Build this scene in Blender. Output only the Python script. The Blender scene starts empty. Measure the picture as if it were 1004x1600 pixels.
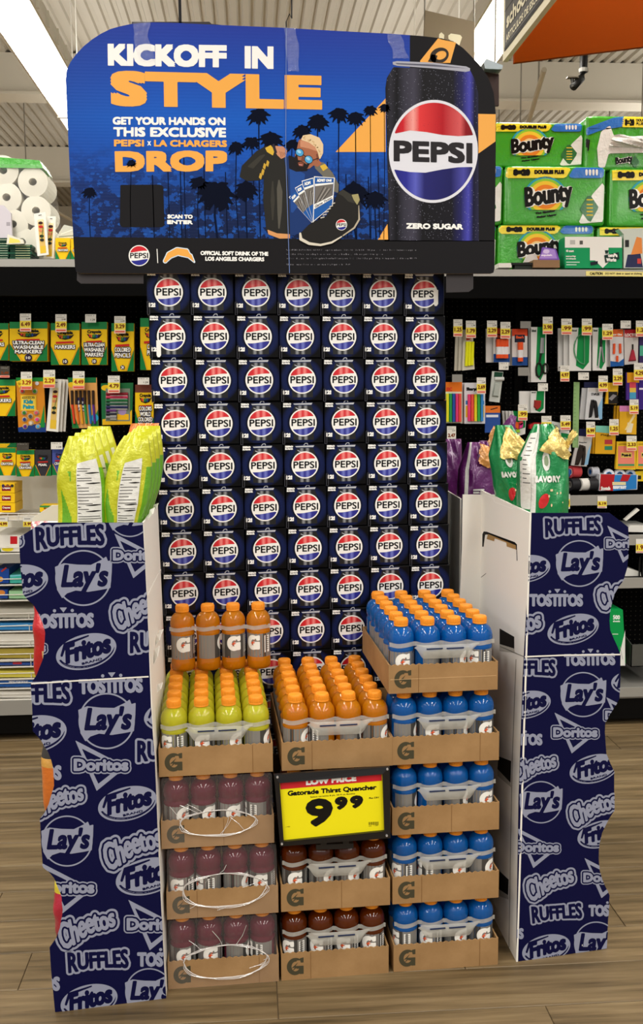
import bpy, math, random
import numpy as np
from mathutils import Vector, Matrix

SC = bpy.context.scene
COL = SC.collection
random.seed(7)

# ---------------------------------------------------------------- camera
F_PX, YAW, PITCH, ROLL = 1560.0, .0712, .1177, -.0063
CAM = np.array([-.0378, -2.5831, 1.5886])
cy_, sy_, cp_, sp_ = math.cos(YAW), math.sin(YAW), math.cos(PITCH), math.sin(PITCH)
FWD = np.array([sy_*cp_, cy_*cp_, -sp_])
_r = np.array([cy_, -sy_, 0.0])
_u = np.cross(_r, FWD)
RGT = math.cos(ROLL)*_r + math.sin(ROLL)*_u
UPV = -math.sin(ROLL)*_r + math.cos(ROLL)*_u
cam_data = bpy.data.cameras.new('camera')
cam_data.sensor_fit = 'AUTO'
cam_data.sensor_width = 36.0
cam_data.lens = 36.0*F_PX/1600.0
cam_data.clip_start = .05
cam = bpy.data.objects.new('camera', cam_data)
COL.objects.link(cam)
cam.matrix_world = Matrix(((RGT[0], UPV[0], -FWD[0], CAM[0]), (RGT[1], UPV[1], -FWD[1], CAM[1]), (RGT[2], UPV[2], -FWD[2], CAM[2]), (0, 0, 0, 1)))
SC.camera = cam

# ---------------------------------------------------------------- light of the shop: soft fill of the big hall, long lamp rows overhead
SC.view_settings.view_transform = 'Standard'
SC.view_settings.look = 'None'
SC.view_settings.gamma = 1.0
SC.view_settings.use_curve_mapping = False
SC.view_settings.exposure = 0.0
world = bpy.data.worlds.new('hall_fill')
SC.world = world
world.use_nodes = True
world.node_tree.nodes['Background'].inputs[0].default_value = (1.0, .96, .9, 1)
world.node_tree.nodes['Background'].inputs[1].default_value = .44
LAMP_Z = 4.0
LAMP_ROWS = (-4.6, -1.47, 1.62, 4.7)
for lx in LAMP_ROWS:
    for ly in (-6.2, -2.6, 1.0, 4.6, 8.2, 11.8):
        ld = bpy.data.lights.new('lamp_light', 'AREA')
        ld.shape = 'RECTANGLE'
        ld.size, ld.size_y = .26, 2.9
        ld.energy = 83
        ld.color = (1.0, .965, .9)
        lo = bpy.data.objects.new('lamp_light', ld)
        COL.objects.link(lo)
        lo.location = (lx, ly, LAMP_Z - .03)
        ud = bpy.data.lights.new('ceiling_fill', 'AREA')  # added fill lights aimed up to brighten the ceiling deck
        ud.shape = 'RECTANGLE'
        ud.size, ud.size_y, ud.energy, ud.color = .2, 3.2, 19, (1.0, .965, .9)
        uo = bpy.data.objects.new('ceiling_fill', ud)
        COL.objects.link(uo)
        uo.location = (lx, ly, LAMP_Z + .13)
        uo.rotation_euler = (math.pi, 0, 0)


# ---------------------------------------------------------------- helpers: colour, material
def lin(c):
    return c/12.92 if c <= .04045 else ((c + .055)/1.055)**2.4


def rgb(h):
    h = h.lstrip('#')
    return tuple(lin(int(h[i:i+2], 16)/255) for i in (0, 2, 4)) + (1.0,)


_mats = {}


def C(h, rough=.55, metal=0.0, spec=.16, coat=0.0, emit=0.0, trans=0.0, name=None):
    """plain procedural paint / print / plastic with a little colour unevenness"""
    k = (h, rough, metal, spec, coat, emit, trans)
    if k in _mats:
        return _mats[k]
    m = bpy.data.materials.new(name or 'paint_' + h.strip('#'))
    m.use_nodes = True
    b = m.node_tree.nodes['Principled BSDF']
    b.inputs['Base Color'].default_value = rgb(h)
    b.inputs['Roughness'].default_value = rough
    b.inputs['Metallic'].default_value = metal
    b.inputs['Specular IOR Level'].default_value = spec
    b.inputs['Coat Weight'].default_value = coat
    b.inputs['Transmission Weight'].default_value = trans
    if emit:
        b.inputs['Emission Color'].default_value = rgb(h)
        b.inputs['Emission Strength'].default_value = emit
    _mats[k] = m
    return m


class NT:
    """short-hand for node trees"""
    def __init__(self, name):
        self.m = bpy.data.materials.new(name)
        self.m.use_nodes = True
        self.t = self.m.node_tree
        self.b = self.t.nodes['Principled BSDF']
        self.out = self.t.nodes['Material Output']

    def n(self, kind, **kw):
        nd = self.t.nodes.new(kind)
        for k, v in kw.items():
            if k.startswith('i_'):
                nd.inputs[int(k[2:]) if k[2:].isdigit() else k[2:].replace('_', ' ')].default_value = v
            else:
                setattr(nd, k, v)
        return nd

    def l(self, a, b):
        self.t.links.new(a, b)

    def math(self, op, a, b=None, c=None):
        nd = self.t.nodes.new('ShaderNodeMath')
        nd.operation = op
        for i, v in enumerate((a, b, c)):
            if v is None:
                continue
            if isinstance(v, (int, float)):
                nd.inputs[i].default_value = v
            else:
                self.l(v, nd.inputs[i])
        return nd.outputs[0]

    def mix(self, f, a, b):
        nd = self.t.nodes.new('ShaderNodeMix')
        nd.data_type = 'RGBA'
        for s, v in ((0, f), (6, a), (7, b)):
            if isinstance(v, (int, float, tuple)):
                nd.inputs[s].default_value = v
            else:
                self.l(v, nd.inputs[s])
        return nd.outputs[2]

    def ramp(self, f, stops, interp='LINEAR'):
        nd = self.t.nodes.new('ShaderNodeValToRGB')
        cr = nd.color_ramp
        cr.interpolation = interp
        while len(cr.elements) < len(stops):
            cr.elements.new(.5)
        for e, (p, c) in zip(cr.elements, stops):
            e.position = p
            e.color = c
        self.l(f, nd.inputs[0])
        return nd.outputs[0]

    def coords(self, which='Object'):
        return self.t.nodes.new('ShaderNodeTexCoord').outputs[which]

    def sep(self, v):
        nd = self.t.nodes.new('ShaderNodeSeparateXYZ')
        self.l(v, nd.inputs[0])
        return nd.outputs

    def noise(self, vec, scale, detail=3, rough=.5):
        nd = self.t.nodes.new('ShaderNodeTexNoise')
        nd.inputs['Scale'].default_value = scale
        nd.inputs['Detail'].default_value = detail
        nd.inputs['Roughness'].default_value = rough
        self.l(vec, nd.inputs['Vector'])
        return nd.outputs[0]

    def scaled(self, vec, s, loc=(0, 0, 0)):
        nd = self.t.nodes.new('ShaderNodeMapping')
        nd.inputs['Scale'].default_value = s
        nd.inputs['Location'].default_value = loc
        self.l(vec, nd.inputs['Vector'])
        return nd.outputs[0]

    def bump(self, h, strength=.3, dist=.002):
        nd = self.t.nodes.new('ShaderNodeBump')
        nd.inputs['Strength'].default_value = strength
        nd.inputs['Distance'].default_value = dist
        self.l(h, nd.inputs['Height'])
        self.l(nd.outputs[0], self.b.inputs['Normal'])

    def set(self, **kw):
        for k, v in kw.items():
            i = self.b.inputs[k.replace('_', ' ')]
            if isinstance(v, (int, float, tuple)):
                i.default_value = v
            else:
                self.l(v, i)
        return self.m


# ---------------------------------------------------------------- helpers: geometry
ORG = {}


class MB:
    """collects faces, then links them as ONE mesh object"""
    def __init__(self):
        self.v, self.f, self.mi, self.mats = [], [], [], []

    def slot(self, m):
        if m not in self.mats:
            self.mats.append(m)
        return self.mats.index(m)

    def add(self, verts, faces, m):
        o = len(self.v)
        self.v.extend([tuple(map(float, p)) for p in verts])
        s = self.slot(m)
        for f in faces:
            self.f.append(tuple(i + o for i in f))
            self.mi.append(s)
        return self

    def box(self, x0, x1, y0, y1, z0, z1, m):
        return self.hexa([(x0, y0, z0), (x1, y0, z0), (x1, y0, z1), (x0, y0, z1)], [(x0, y1, z0), (x1, y1, z0), (x1, y1, z1), (x0, y1, z1)], m)

    def hexa(self, front, back, m):
        return self.add(list(front) + list(back), [(0, 1, 2, 3), (5, 4, 7, 6), (4, 0, 3, 7), (1, 5, 6, 2), (3, 2, 6, 7), (4, 5, 1, 0)], m)

    def prism(self, pts, off, m, cap=True):
        """polygon (3-D points) pushed along the vector off"""
        n = len(pts)
        a = [tuple(p) for p in pts]
        b = [tuple(np.array(p) + off) for p in pts]
        fs = [(i, (i+1) % n, n + (i+1) % n, n+i) for i in range(n)]
        if cap:
            fs += [tuple(range(n))[::-1], tuple(range(n, 2*n))]
        return self.add(a + b, fs, m)

    def lathe(self, prof, m, c=(0, 0, 0), seg=20, caps=True, a0=0, a1=2*math.pi):
        full = abs(a1 - a0 - 2*math.pi) < 1e-6
        k = seg if full else seg + 1
        vs = []
        for r, z in prof:
            for i in range(k):
                a = a0 + (a1 - a0)*i/seg
                vs.append((c[0] + r*math.cos(a), c[1] + r*math.sin(a), c[2] + z))
        fs = []
        for j in range(len(prof) - 1):
            for i in range(seg):
                i2 = (i+1) % k
                fs.append((j*k+i, j*k+i2, (j+1)*k+i2, (j+1)*k+i))
        if caps and full:
            fs.append(tuple(range(k))[::-1])
            fs.append(tuple((len(prof)-1)*k + i for i in range(k)))
        return self.add(vs, fs, m)

    def tube(self, pts, r, m, seg=6):
        pts = [Vector(p) for p in pts]
        rs = r if isinstance(r, (list, tuple)) else [r]*len(pts)
        vs, fs = [], []
        for i, p in enumerate(pts):
            d = (pts[min(i+1, len(pts)-1)] - pts[max(i-1, 0)]).normalized()
            a = d.cross(Vector((0, 0, 1)) if abs(d.z) < .9 else Vector((1, 0, 0))).normalized()
            b = d.cross(a)
            for k in range(seg):
                t = 2*math.pi*k/seg
                vs.append(p + rs[i]*(math.cos(t)*a + math.sin(t)*b))
        for i in range(len(pts)-1):
            for k in range(seg):
                k2 = (k+1) % seg
                fs.append((i*seg+k, i*seg+k2, (i+1)*seg+k2, (i+1)*seg+k))
        fs.append(tuple(range(seg))[::-1])
        fs.append(tuple((len(pts)-1)*seg + k for k in range(seg)))
        return self.add(vs, fs, m)

    def grid(self, fn, nu, nv, m, mfun=None, closed=False):
        """surface fn(u, v); mfun(u, v) may pick the material of each face"""
        vs = [fn(i/nu, j/nv) for j in range(nv+1) for i in range(nu+1)]
        o = len(self.v)
        self.v.extend([tuple(map(float, p)) for p in vs])
        for j in range(nv):
            for i in range(nu):
                a = o + j*(nu+1) + i
                self.f.append((a, a+1, a+nu+2, a+nu+1))
                self.mi.append(self.slot(mfun((i+.5)/nu, (j+.5)/nv) if mfun else m))
        return self

    def mesh(self, name, org=(0, 0, 0), smooth=False, angle=None):
        me = bpy.data.meshes.new(name)
        v = np.array(self.v, dtype=float).reshape(-1, 3) - np.array(org)
        me.from_pydata(v.tolist(), [], self.f)
        for m in self.mats:
            me.materials.append(m)
        me.polygons.foreach_set('material_index', self.mi)
        if smooth:
            me.polygons.foreach_set('use_smooth', [True]*len(self.f))
            if angle:
                me.set_sharp_from_angle(angle=angle)
        me.update()
        return me

    def build(self, name, parent=None, smooth=False, angle=None, label=None):
        org = ORG.get(parent.name, (0, 0, 0)) if parent is not None else (0, 0, 0)
        o = bpy.data.objects.new(name, self.mesh(name, org, smooth, angle))
        COL.objects.link(o)
        if parent is not None:
            o.parent = parent
            ORG[o.name] = org
        if label:
            o['label'] = label
        return o


def thing(name, label, cat, loc=(0, 0, 0), group=None, local=False):
    """an Empty at the base of a thing; local=True: its parts are given in its own coordinates"""
    o = bpy.data.objects.new(name, None)
    COL.objects.link(o)
    o.location = loc
    o.empty_display_size = .05
    ORG[o.name] = (0, 0, 0) if local else tuple(loc)
    o['label'], o['category'] = label, cat
    if group:
        o['group'] = group
    return o


def tag(o, label, cat, group=None):
    o['label'], o['category'] = label, cat
    if group:
        o['group'] = group
    return o


def struct(mb, name, smooth=False):
    o = mb.build(name, None, smooth)
    o['kind'] = 'structure'
    return o


def link_copy(src, parent=None):
    c = src.copy()
    COL.objects.link(c)
    c.parent = parent
    return c


def copy_tree(src, loc, rz=0.0, label=None, group=None):
    r = link_copy(src)
    r.location = loc
    r.rotation_euler = (0, 0, rz)
    if label:
        r['label'] = label
    if group:
        r['group'] = group
    for ch in list(src.children):
        c = link_copy(ch, r)
        for g in list(ch.children):
            link_copy(g, c)
    return r


def sight(px, py):
    return (px-502)/F_PX*RGT - (py-800)/F_PX*UPV + FWD


def at(px, py, Y=None, Z=None, X=None):
    """point of a plane Y=, Z= or X= that the photograph shows at pixel px, py"""
    d = sight(px, py)
    if Y is not None:
        t = (Y - CAM[1])/d[1]
    elif Z is not None:
        t = (Z - CAM[2])/d[2]
    else:
        t = (X - CAM[0])/d[0]
    return CAM + t*d


def on_plane(p0, n):
    """map (px, py, off) -> 3-D point on the plane through p0 with normal n, raised by off"""
    p0, n = np.array(p0, float), np.array(n, float)
    n = n/np.linalg.norm(n)

    def q(px, py, off=0.0):
        d = sight(px, py)
        return CAM + d*(((p0 - CAM) @ n)/(d @ n)) + n*off
    return q


# ---------------------------------------------------------------- flat print: signed-distance shapes turned into thin meshes
_gl = {}


def glyph_loops(s):
    if s in _gl:
        return _gl[s]
    c = bpy.data.curves.new('type', 'FONT')
    c.body, c.fill_mode, c.resolution_u = s, 'NONE', 3
    o = bpy.data.objects.new('type', c)
    COL.objects.link(o)
    dg = bpy.context.evaluated_depsgraph_get()
    dg.update()
    e = o.evaluated_get(dg)
    m = e.to_mesh()
    v = np.array([(p.co.x, p.co.y) for p in m.vertices])
    seg = np.array([(a.vertices[0], a.vertices[1]) for a in m.edges])
    e.to_mesh_clear()
    bpy.data.objects.remove(o)
    bpy.data.curves.remove(c)
    _gl[s] = (v, seg)
    return _gl[s]


def seg_sdf(X, Y, A, B):
    """signed distance to a set of closed outlines given as segments"""
    d2 = np.full(X.shape, 1e9)
    ins = np.zeros(X.shape, bool)
    for (ax, ay), (bx, by) in zip(A, B):
        ex, ey = bx-ax, by-ay
        L = ex*ex + ey*ey
        if L < 1e-12:
            continue
        t = np.clip(((X-ax)*ex + (Y-ay)*ey)/L, 0, 1)
        d2 = np.minimum(d2, (X-ax-t*ex)**2 + (Y-ay-t*ey)**2)
        if ay != by:
            c = (ay > Y) != (by > Y)
            ins ^= c & (X < ax + (Y-ay)*ex/ey)
    d = np.sqrt(d2)
    return np.where(ins, -d, d)


def s_poly(pts):
    P = np.array(pts, float)
    return lambda X, Y: seg_sdf(X, Y, P, np.roll(P, -1, 0))


def s_ell(cx, cy, rx, ry, a=0.0):
    ca, sa = math.cos(a), math.sin(a)

    def f(X, Y):
        x, y = (X-cx)*ca + (Y-cy)*sa, -(X-cx)*sa + (Y-cy)*ca
        k = np.sqrt((x/rx)**2 + (y/ry)**2)
        g = np.sqrt((x/rx**2)**2 + (y/ry**2)**2)
        return k*(k-1)/np.maximum(g, 1e-6)
    return f


def s_stroke(pts, r):
    rs = r if isinstance(r, (list, tuple)) else [r]*len(pts)

    def f(X, Y):
        d = np.full(X.shape, 1e9)
        for (ax, ay), (bx, by), ra, rb in zip(pts[:-1], pts[1:], rs[:-1], rs[1:]):
            ex, ey = bx-ax, by-ay
            t = np.clip(((X-ax)*ex + (Y-ay)*ey)/max(ex*ex + ey*ey, 1e-9), 0, 1)
            d = np.minimum(d, np.hypot(X-ax-t*ex, Y-ay-t*ey) - (ra + t*(rb-ra)))
        return d
    return f


def s_text(s, x0, y0, x1, y1, bold=0.0, shear=0.0, warp=None, square=False):
    """type whose ink fills the box x0..x1, y0..y1 (y down) after it is fattened by bold"""
    v, seg = glyph_loops(s)
    v = v.copy()
    v[:, 0] += shear*v[:, 1]
    lo, hi = v.min(0), v.max(0)
    X = x0 + bold + (v[:, 0]-lo[0])/(hi[0]-lo[0])*(x1-x0-2*bold)
    Y = y1 - bold - (v[:, 1]-lo[1])/(hi[1]-lo[1])*(y1-y0-2*bold)
    P = np.stack([X, Y], 1)
    if warp:
        P = np.array([warp(*p) for p in P])
    A, B = P[seg[:, 0]], P[seg[:, 1]]
    if square:
        return lambda X, Y: np.minimum.reduce([seg_sdf(X-i*bold, Y-j*bold, A, B) for i in (-1, 0, 1) for j in (-1, 0, 1)])
    return lambda X, Y: seg_sdf(X, Y, A, B) - bold


def s_or(*fs):
    return lambda X, Y: np.minimum.reduce([f(X, Y) for f in fs])


def s_and(*fs):
    return lambda X, Y: np.maximum.reduce([f(X, Y) for f in fs])


def s_cut(a, b):
    return lambda X, Y: np.maximum(a(X, Y), -b(X, Y))


def s_grow(f, d):
    return lambda X, Y: f(X, Y) - d


def s_ring(f, w):
    return lambda X, Y: np.abs(f(X, Y)) - w


def march(f, box, res, maxrun=0):
    """marching squares: 2-D polygons that fill f < 0"""
    x0, y0, x1, y1 = box
    nx, ny = max(2, int((x1-x0)/res)), max(2, int((y1-y0)/res))
    xs, ys = np.linspace(x0, x1, nx+1), np.linspace(y0, y1, ny+1)
    X, Y = np.meshgrid(xs, ys)
    Fv = f(X, Y)
    Fv = np.where(np.abs(Fv) < 1e-9, 1e-9, Fv)
    I = Fv < 0
    n = I[:-1, :-1].astype(int) + I[:-1, 1:] + I[1:, 1:] + I[1:, :-1]
    V, P = [], []

    def emit(pts):
        P.append(tuple(range(len(V), len(V)+len(pts))))
        V.extend(pts)
    for j in range(ny):
        row = n[j]
        if not row.any():
            continue
        full = np.flatnonzero(row == 4)
        if len(full):
            cuts = np.flatnonzero(np.diff(full) > 1)
            st = np.concatenate([[full[0]], full[cuts+1]])
            en = np.concatenate([full[cuts], [full[-1]]])
            if maxrun:
                st, en = zip(*[(k, min(k+maxrun-1, b)) for a, b in zip(st, en) for k in range(a, b+1, maxrun)])
            for a, b in zip(st, en):
                emit([(xs[a], ys[j]), (xs[b+1], ys[j]), (xs[b+1], ys[j+1]), (xs[a], ys[j+1])])
        for i in np.flatnonzero((row > 0) & (row < 4)):
            cs = ((i, j), (i+1, j), (i+1, j+1), (i, j+1))
            pts = []
            for k in range(4):
                (ia, ja), (ib, jb) = cs[k], cs[(k+1) % 4]
                fa, fb = Fv[ja, ia], Fv[jb, ib]
                if fa < 0:
                    pts.append((xs[ia], ys[ja]))
                if (fa < 0) != (fb < 0):
                    t = fa/(fa-fb)
                    pts.append((xs[ia] + t*(xs[ib]-xs[ia]), ys[ja] + t*(ys[jb]-ys[ja])))
            if len(pts) > 2:
                emit(pts)
    return V, P


_mc = {}


class Print:
    """ink on a surface: q(x, y, off) maps the layout to the surface; each layer lies a hair above the one before"""
    def __init__(self, q, step=.00025, base=.0003, maxrun=0):
        self.maxrun = maxrun
        self.q, self.step, self.base, self.mb = q, step, base, MB()

    def off(self, layer):
        return self.base + self.step*layer

    def poly(self, pts, m, layer=0):
        self.mb.add([self.q(x, y, self.off(layer)) for x, y in pts], [tuple(range(len(pts)))], m)
        return self

    def rect(self, x0, y0, x1, y1, m, layer=0):
        return self.poly([(x0, y1), (x1, y1), (x1, y0), (x0, y0)], m, layer)

    def ell(self, cx, cy, rx, ry, m, layer=0, n=28, a=0.0):
        ca, sa = math.cos(a), math.sin(a)
        return self.poly([(cx + rx*math.cos(t)*ca - ry*math.sin(t)*sa, cy + rx*math.cos(t)*sa + ry*math.sin(t)*ca) for t in [-2*math.pi*k/n for k in range(n)]], m, layer)

    def line(self, pts, w, m, layer=0):
        for (ax, ay), (bx, by) in zip(pts[:-1], pts[1:]):
            L = math.hypot(bx-ax, by-ay) or 1
            nx, ny = -(by-ay)/L*w/2, (bx-ax)/L*w/2
            self.poly([(ax+nx, ay+ny), (bx+nx, by+ny), (bx-nx, by-ny), (ax-nx, ay-ny)], m, layer)
        return self

    def sdf(self, f, box, m, layer=0, res=1.0, key=None, tf=None):
        if key is None or key not in _mc:
            r = march(f, box, res, self.maxrun)
            if key is not None:
                _mc[key] = r
        else:
            r = _mc[key]
        V, P = r
        o = self.off(layer)
        if tf:
            V = [tf(x, y) for x, y in V]
        self.mb.add([self.q(x, y, o) for x, y in V], P, m)
        return self

    def text(self, s, x0, y0, x1, y1, m, layer=0, bold=0.0, shear=0.0, res=None, quad=None, warp=None, square=False):
        """type in a box, or, with quad = (tl, tr, br, bl), in a four-sided field"""
        w, h = x1-x0, y1-y0
        res = res or max(h/11.0, w/500)
        key = (s, round(w, 3), round(h, 3), bold, shear, res, id(warp) if warp else 0, square)
        if quad:
            a, b, c, d = [np.array(p, float) for p in quad]

            def tf(x, y):
                u, v = x/w, y/h
                p = (a*(1-u) + b*u)*(1-v) + (d*(1-u) + c*u)*v
                return p[0], p[1]
        else:
            def tf(x, y):
                return x + x0, y + y0
        pad = bold + res
        return self.sdf(s_text(s, 0, 0, w, h, bold, shear, warp, square), (-pad, -pad, w+pad, h+pad), m, layer, res, key, tf)

    def qtext(self, s, tl, tr, br, bl, m, layer=0, bold=0.0, shear=0.0, res=None, square=False):
        w = (math.dist(tl, tr) + math.dist(bl, br))/2
        h = (math.dist(tl, bl) + math.dist(tr, br))/2
        return self.text(s, 0, 0, w, h, m, layer, bold, shear, res, (tl, tr, br, bl), None, square)

    def build(self, name, parent, label=None):
        return self.mb.build(name, parent, label=label)

# ================================================================ THE SETTING
def wood_mat():
    t = NT('vinyl_wood')
    oi = t.n('ShaderNodeObjectInfo')
    co = t.coords('Object')
    mp = t.n('ShaderNodeMapping')
    t.l(co, mp.inputs['Vector'])
    cb = t.n('ShaderNodeCombineXYZ')
    t.l(t.math('MULTIPLY', oi.outputs['Random'], 37.0), cb.inputs[0])
    t.l(t.math('MULTIPLY', oi.outputs['Random'], 91.0), cb.inputs[1])
    t.l(cb.outputs[0], mp.inputs['Location'])
    v = mp.outputs[0]
    g1 = t.noise(t.scaled(v, (1.6, 34, 1)), 1.0, 6, .62)
    g2 = t.noise(t.scaled(v, (.9, 9, 1)), 1.0, 3, .5)
    g3 = t.noise(t.scaled(v, (4, 120, 1)), 1.0, 2, .5)
    c = t.ramp(g1, [(.30, rgb('#4d4029')), (.44, rgb('#6c5a3e')), (.56, rgb('#7f6b4c')), (.72, rgb('#93805f'))])
    k = t.ramp(g2, [(.3, (.62, .6, .56, 1)), (.6, (1, 1, 1, 1))])
    mx = t.n('ShaderNodeMix', data_type='RGBA', blend_type='MULTIPLY')
    mx.inputs[0].default_value = .8
    t.l(c, mx.inputs[6]); t.l(k, mx.inputs[7])
    tone = t.math('MULTIPLY_ADD', oi.outputs['Random'], .22, .88)
    hs = t.n('ShaderNodeHueSaturation')
    t.l(mx.outputs[2], hs.inputs['Color']); t.l(tone, hs.inputs['Value'])
    dark = t.ramp(g3, [(.27, (.45, .42, .38, 1)), (.36, (1, 1, 1, 1))])
    m2 = t.n('ShaderNodeMix', data_type='RGBA', blend_type='MULTIPLY')
    m2.inputs[0].default_value = .7
    t.l(hs.outputs[0], m2.inputs[6]); t.l(dark, m2.inputs[7])
    t.bump(g1, .15, .001)
    return t.set(Base_Color=m2.outputs[2], Roughness=.42)


WOOD = wood_mat()
fl = MB().box(-16, 16, -7, 26, -.05, -.004, C('#6f604a', .6))
floor = struct(fl, 'floor')
PL, PW = 1.22, .182
pm = MB()
e = .0012
pm.hexa([(e, e, -.006), (PL-e, e, -.006), (PL-e, e, -.001), (e, e, -.001)], [(e, PW-e, -.006), (PL-e, PW-e, -.006), (PL-e, PW-e, -.001), (e, PW-e, -.001)], WOOD)
pm.add([(e*2, e*2, 0), (PL-e*2, e*2, 0), (PL-e*2, PW-e*2, 0), (e*2, PW-e*2, 0), (e, e, -.001), (PL-e, e, -.001), (PL-e, PW-e, -.001), (e, PW-e, -.001)],
       [(0, 1, 2, 3), (4, 5, 1, 0), (5, 6, 2, 1), (6, 7, 3, 2), (7, 4, 0, 3)], WOOD)
plank_mesh = pm.mesh('plank')
n_pl = 0
for j in range(33):
    y = -.74 + j*PW
    sh = (j*.43) % 1.0*PL
    xa, xb = (-1.9 - .12*max(y, 0), 1.7 + .42*max(y, 0))
    x = -4.0 + sh
    while x < xb:
        if x + PL > xa and n_pl < 298 and not (y > 2.3 and x < 1.2):
            o = bpy.data.objects.new('plank', plank_mesh)
            COL.objects.link(o)
            o.location = (x, y, 0)
            o.parent = floor
            n_pl += 1
        x += PL

# ceiling: white ribbed deck between cross beams, far wall, lamps
def deck_mat():
    t = NT('painted_metal_deck')
    n = t.noise(t.coords('Object'), .6, 2)
    return t.set(Base_Color=t.ramp(n, [(.3, rgb('#b5afa2')), (.7, rgb('#c2bcb0'))]), Roughness=.6)


DECK = deck_mat()
CEIL_Z = 5.3
ceil = MB()
x = -13.0
pr = []
while x < 13:
    pr += [(x, 0), (x+.055, 0), (x+.068, .03), (x+.105, .03), (x+.118, 0)]
    x += .12
vs = [(a, -6, CEIL_Z+b) for a, b in pr] + [(a, 24, CEIL_Z+b) for a, b in pr]
n = len(pr)
ceil.add(vs, [(i, i+1, n+i+1, n+i) for i in range(n-1)], DECK)
struct(ceil, 'ceiling')
BEAMW = C('#d8d2c4', .6)
for i, (yb, d) in enumerate(((9.0, .42), (13.2, .5), (18.0, .5), (-3.0, .42))):
    struct(MB().box(-13, 13, yb, yb+.22, CEIL_Z-d, CEIL_Z, BEAMW).box(-13, 13, yb-.06, yb+.28, CEIL_Z-d-.03, CEIL_Z-d, BEAMW), 'trim_%d' % (i+1))
struct(MB().box(-13, 13, 23.6, 23.8, 0, CEIL_Z, C('#b9b1a2', .7)).box(-13, 13, 23.5, 23.6, 2.7, 3.6, C('#e9e4d8', .6)), 'wall_back')
# bar joists hung under the deck
for k, (yj, zj) in enumerate(()):
    t = thing('bar_joist', 'white open web steel joist crossing below the ribbed ceiling, %s of two' % ('the nearer', 'the farther')[k], 'joist', (0, yj, zj), 'steel joists')
    MB().tube([(-12, yj, zj+.5), (12, yj, zj+.5)], .025, BEAMW).build('top_chord', t)
    MB().tube([(-12, yj, zj), (12, yj, zj)], .025, BEAMW).build('bottom_chord', t)
    w = MB()
    for i in range(40):
        w.tube([(-12+i*.6, yj, zj), (-12+i*.6+.3, yj, zj+.5)], .01, BEAMW, 4).tube([(-12+i*.6+.3, yj, zj+.5), (-12+i*.6+.6, yj, zj)], .01, BEAMW, 4)
    w.build('web', t)
for k, (xp, yp) in enumerate(((-3.1, 9), (2.95, 8.6), (4.6, 10.5))):
    t = thing('ceiling_conduit', ('white conduit on hangers over the far left of the shop', 'white conduit running above the green paper packs', 'white conduit at the far right under the ceiling')[k], 'pipe', (xp, yp, 4.1), 'white conduits')
    MB().tube([(xp-.6, yp-3.0, 4.15), (xp, yp, 4.15), (xp+.8, yp+6, 4.15)], .022, BEAMW).build('pipe', t)
    for q in range(4):
        yy = yp - 2.5 + q*2.2
        xx = xp - .6 + (yy-yp+3)/3*.6 if yy < yp else xp + (yy-yp)/6*.8
        MB().tube([(xx, yy, 4.15), (xx, yy, 5.3)], .008, C('#8d887e', .5), 5).build('hanger', t)

# fluorescent strips: a white tray with two glowing tubes, in long rows
LAMPW = C('#f4f1e8', .35)
GLOW = C('#fffaf0', .4, emit=7.5, name='lamp_glow')
lm = MB()
lm.box(-.15, .15, -1.79, 1.79, .03, .10, LAMPW)
lm.hexa([(-.15, -1.79, .03), (-.13, -1.79, .03), (-.15, -1.79, -.05), (-.165, -1.79, -.05)], [(-.15, 1.79, .03), (-.13, 1.79, .03), (-.15, 1.79, -.05), (-.165, 1.79, -.05)], LAMPW)
lm.hexa([(.13, -1.79, .03), (.15, -1.79, .03), (.165, -1.79, -.05), (.15, -1.79, -.05)], [(.13, 1.79, .03), (.15, 1.79, .03), (.165, 1.79, -.05), (.15, 1.79, -.05)], LAMPW)
tray_me = lm.mesh('housing')
tb = MB().box(-.115, -.02, -1.78, 1.78, .0, .03, GLOW)
tube_me = tb.mesh('lamp_tube')
tb2 = MB().box(.02, .115, -1.78, 1.78, .0, .03, GLOW)
tube_me2 = tb2.mesh('lamp_tube')
wf = MB()
for i in range(11):
    y = -1.6 + i*.32
    wf.box(.165, .185, y, y+.02, -.05, .05, LAMPW)
br = MB().box(-.165, .165, -1.79, -1.76, -.055, .0, LAMPW)
rod1 = MB().tube([(-.1, -1.3, .1), (-.1, -1.3, 1.3)], .006, LAMPW, 5).mesh('hanger_rod')
rod2 = MB().tube([(.1, 1.3, .1), (.1, 1.3, 1.3)], .006, LAMPW, 5).mesh('hanger_rod')
br_me = br.mesh('bracket')
wf_me = wf.mesh('guard')
rows_n = ('far left', 'left', 'right', 'far right')
for ri, lx in enumerate(LAMP_ROWS):
    for li, ly in enumerate((4.6, 8.2, 11.8, 15.4)):
        t = thing('strip_lamp', 'white fluorescent ceiling strip lamp, %s row, %s from the camera' % (rows_n[ri], ('first', 'second', 'third', 'fourth')[li]), 'lamp', (lx, ly, LAMP_Z), 'ceiling strip lamps', local=True)
        for nm, me in (('housing', tray_me), ('lamp_tube', tube_me), ('lamp_tube', tube_me2), ('bracket', br_me), ('guard_frame', wf_me), ('hanger_rod', rod1), ('hanger_rod', rod2)):
            o = bpy.data.objects.new(nm, me)
            COL.objects.link(o)
            o.parent = t
            if nm == 'guard_frame':
                o['kind'] = 'stuff'

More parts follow.
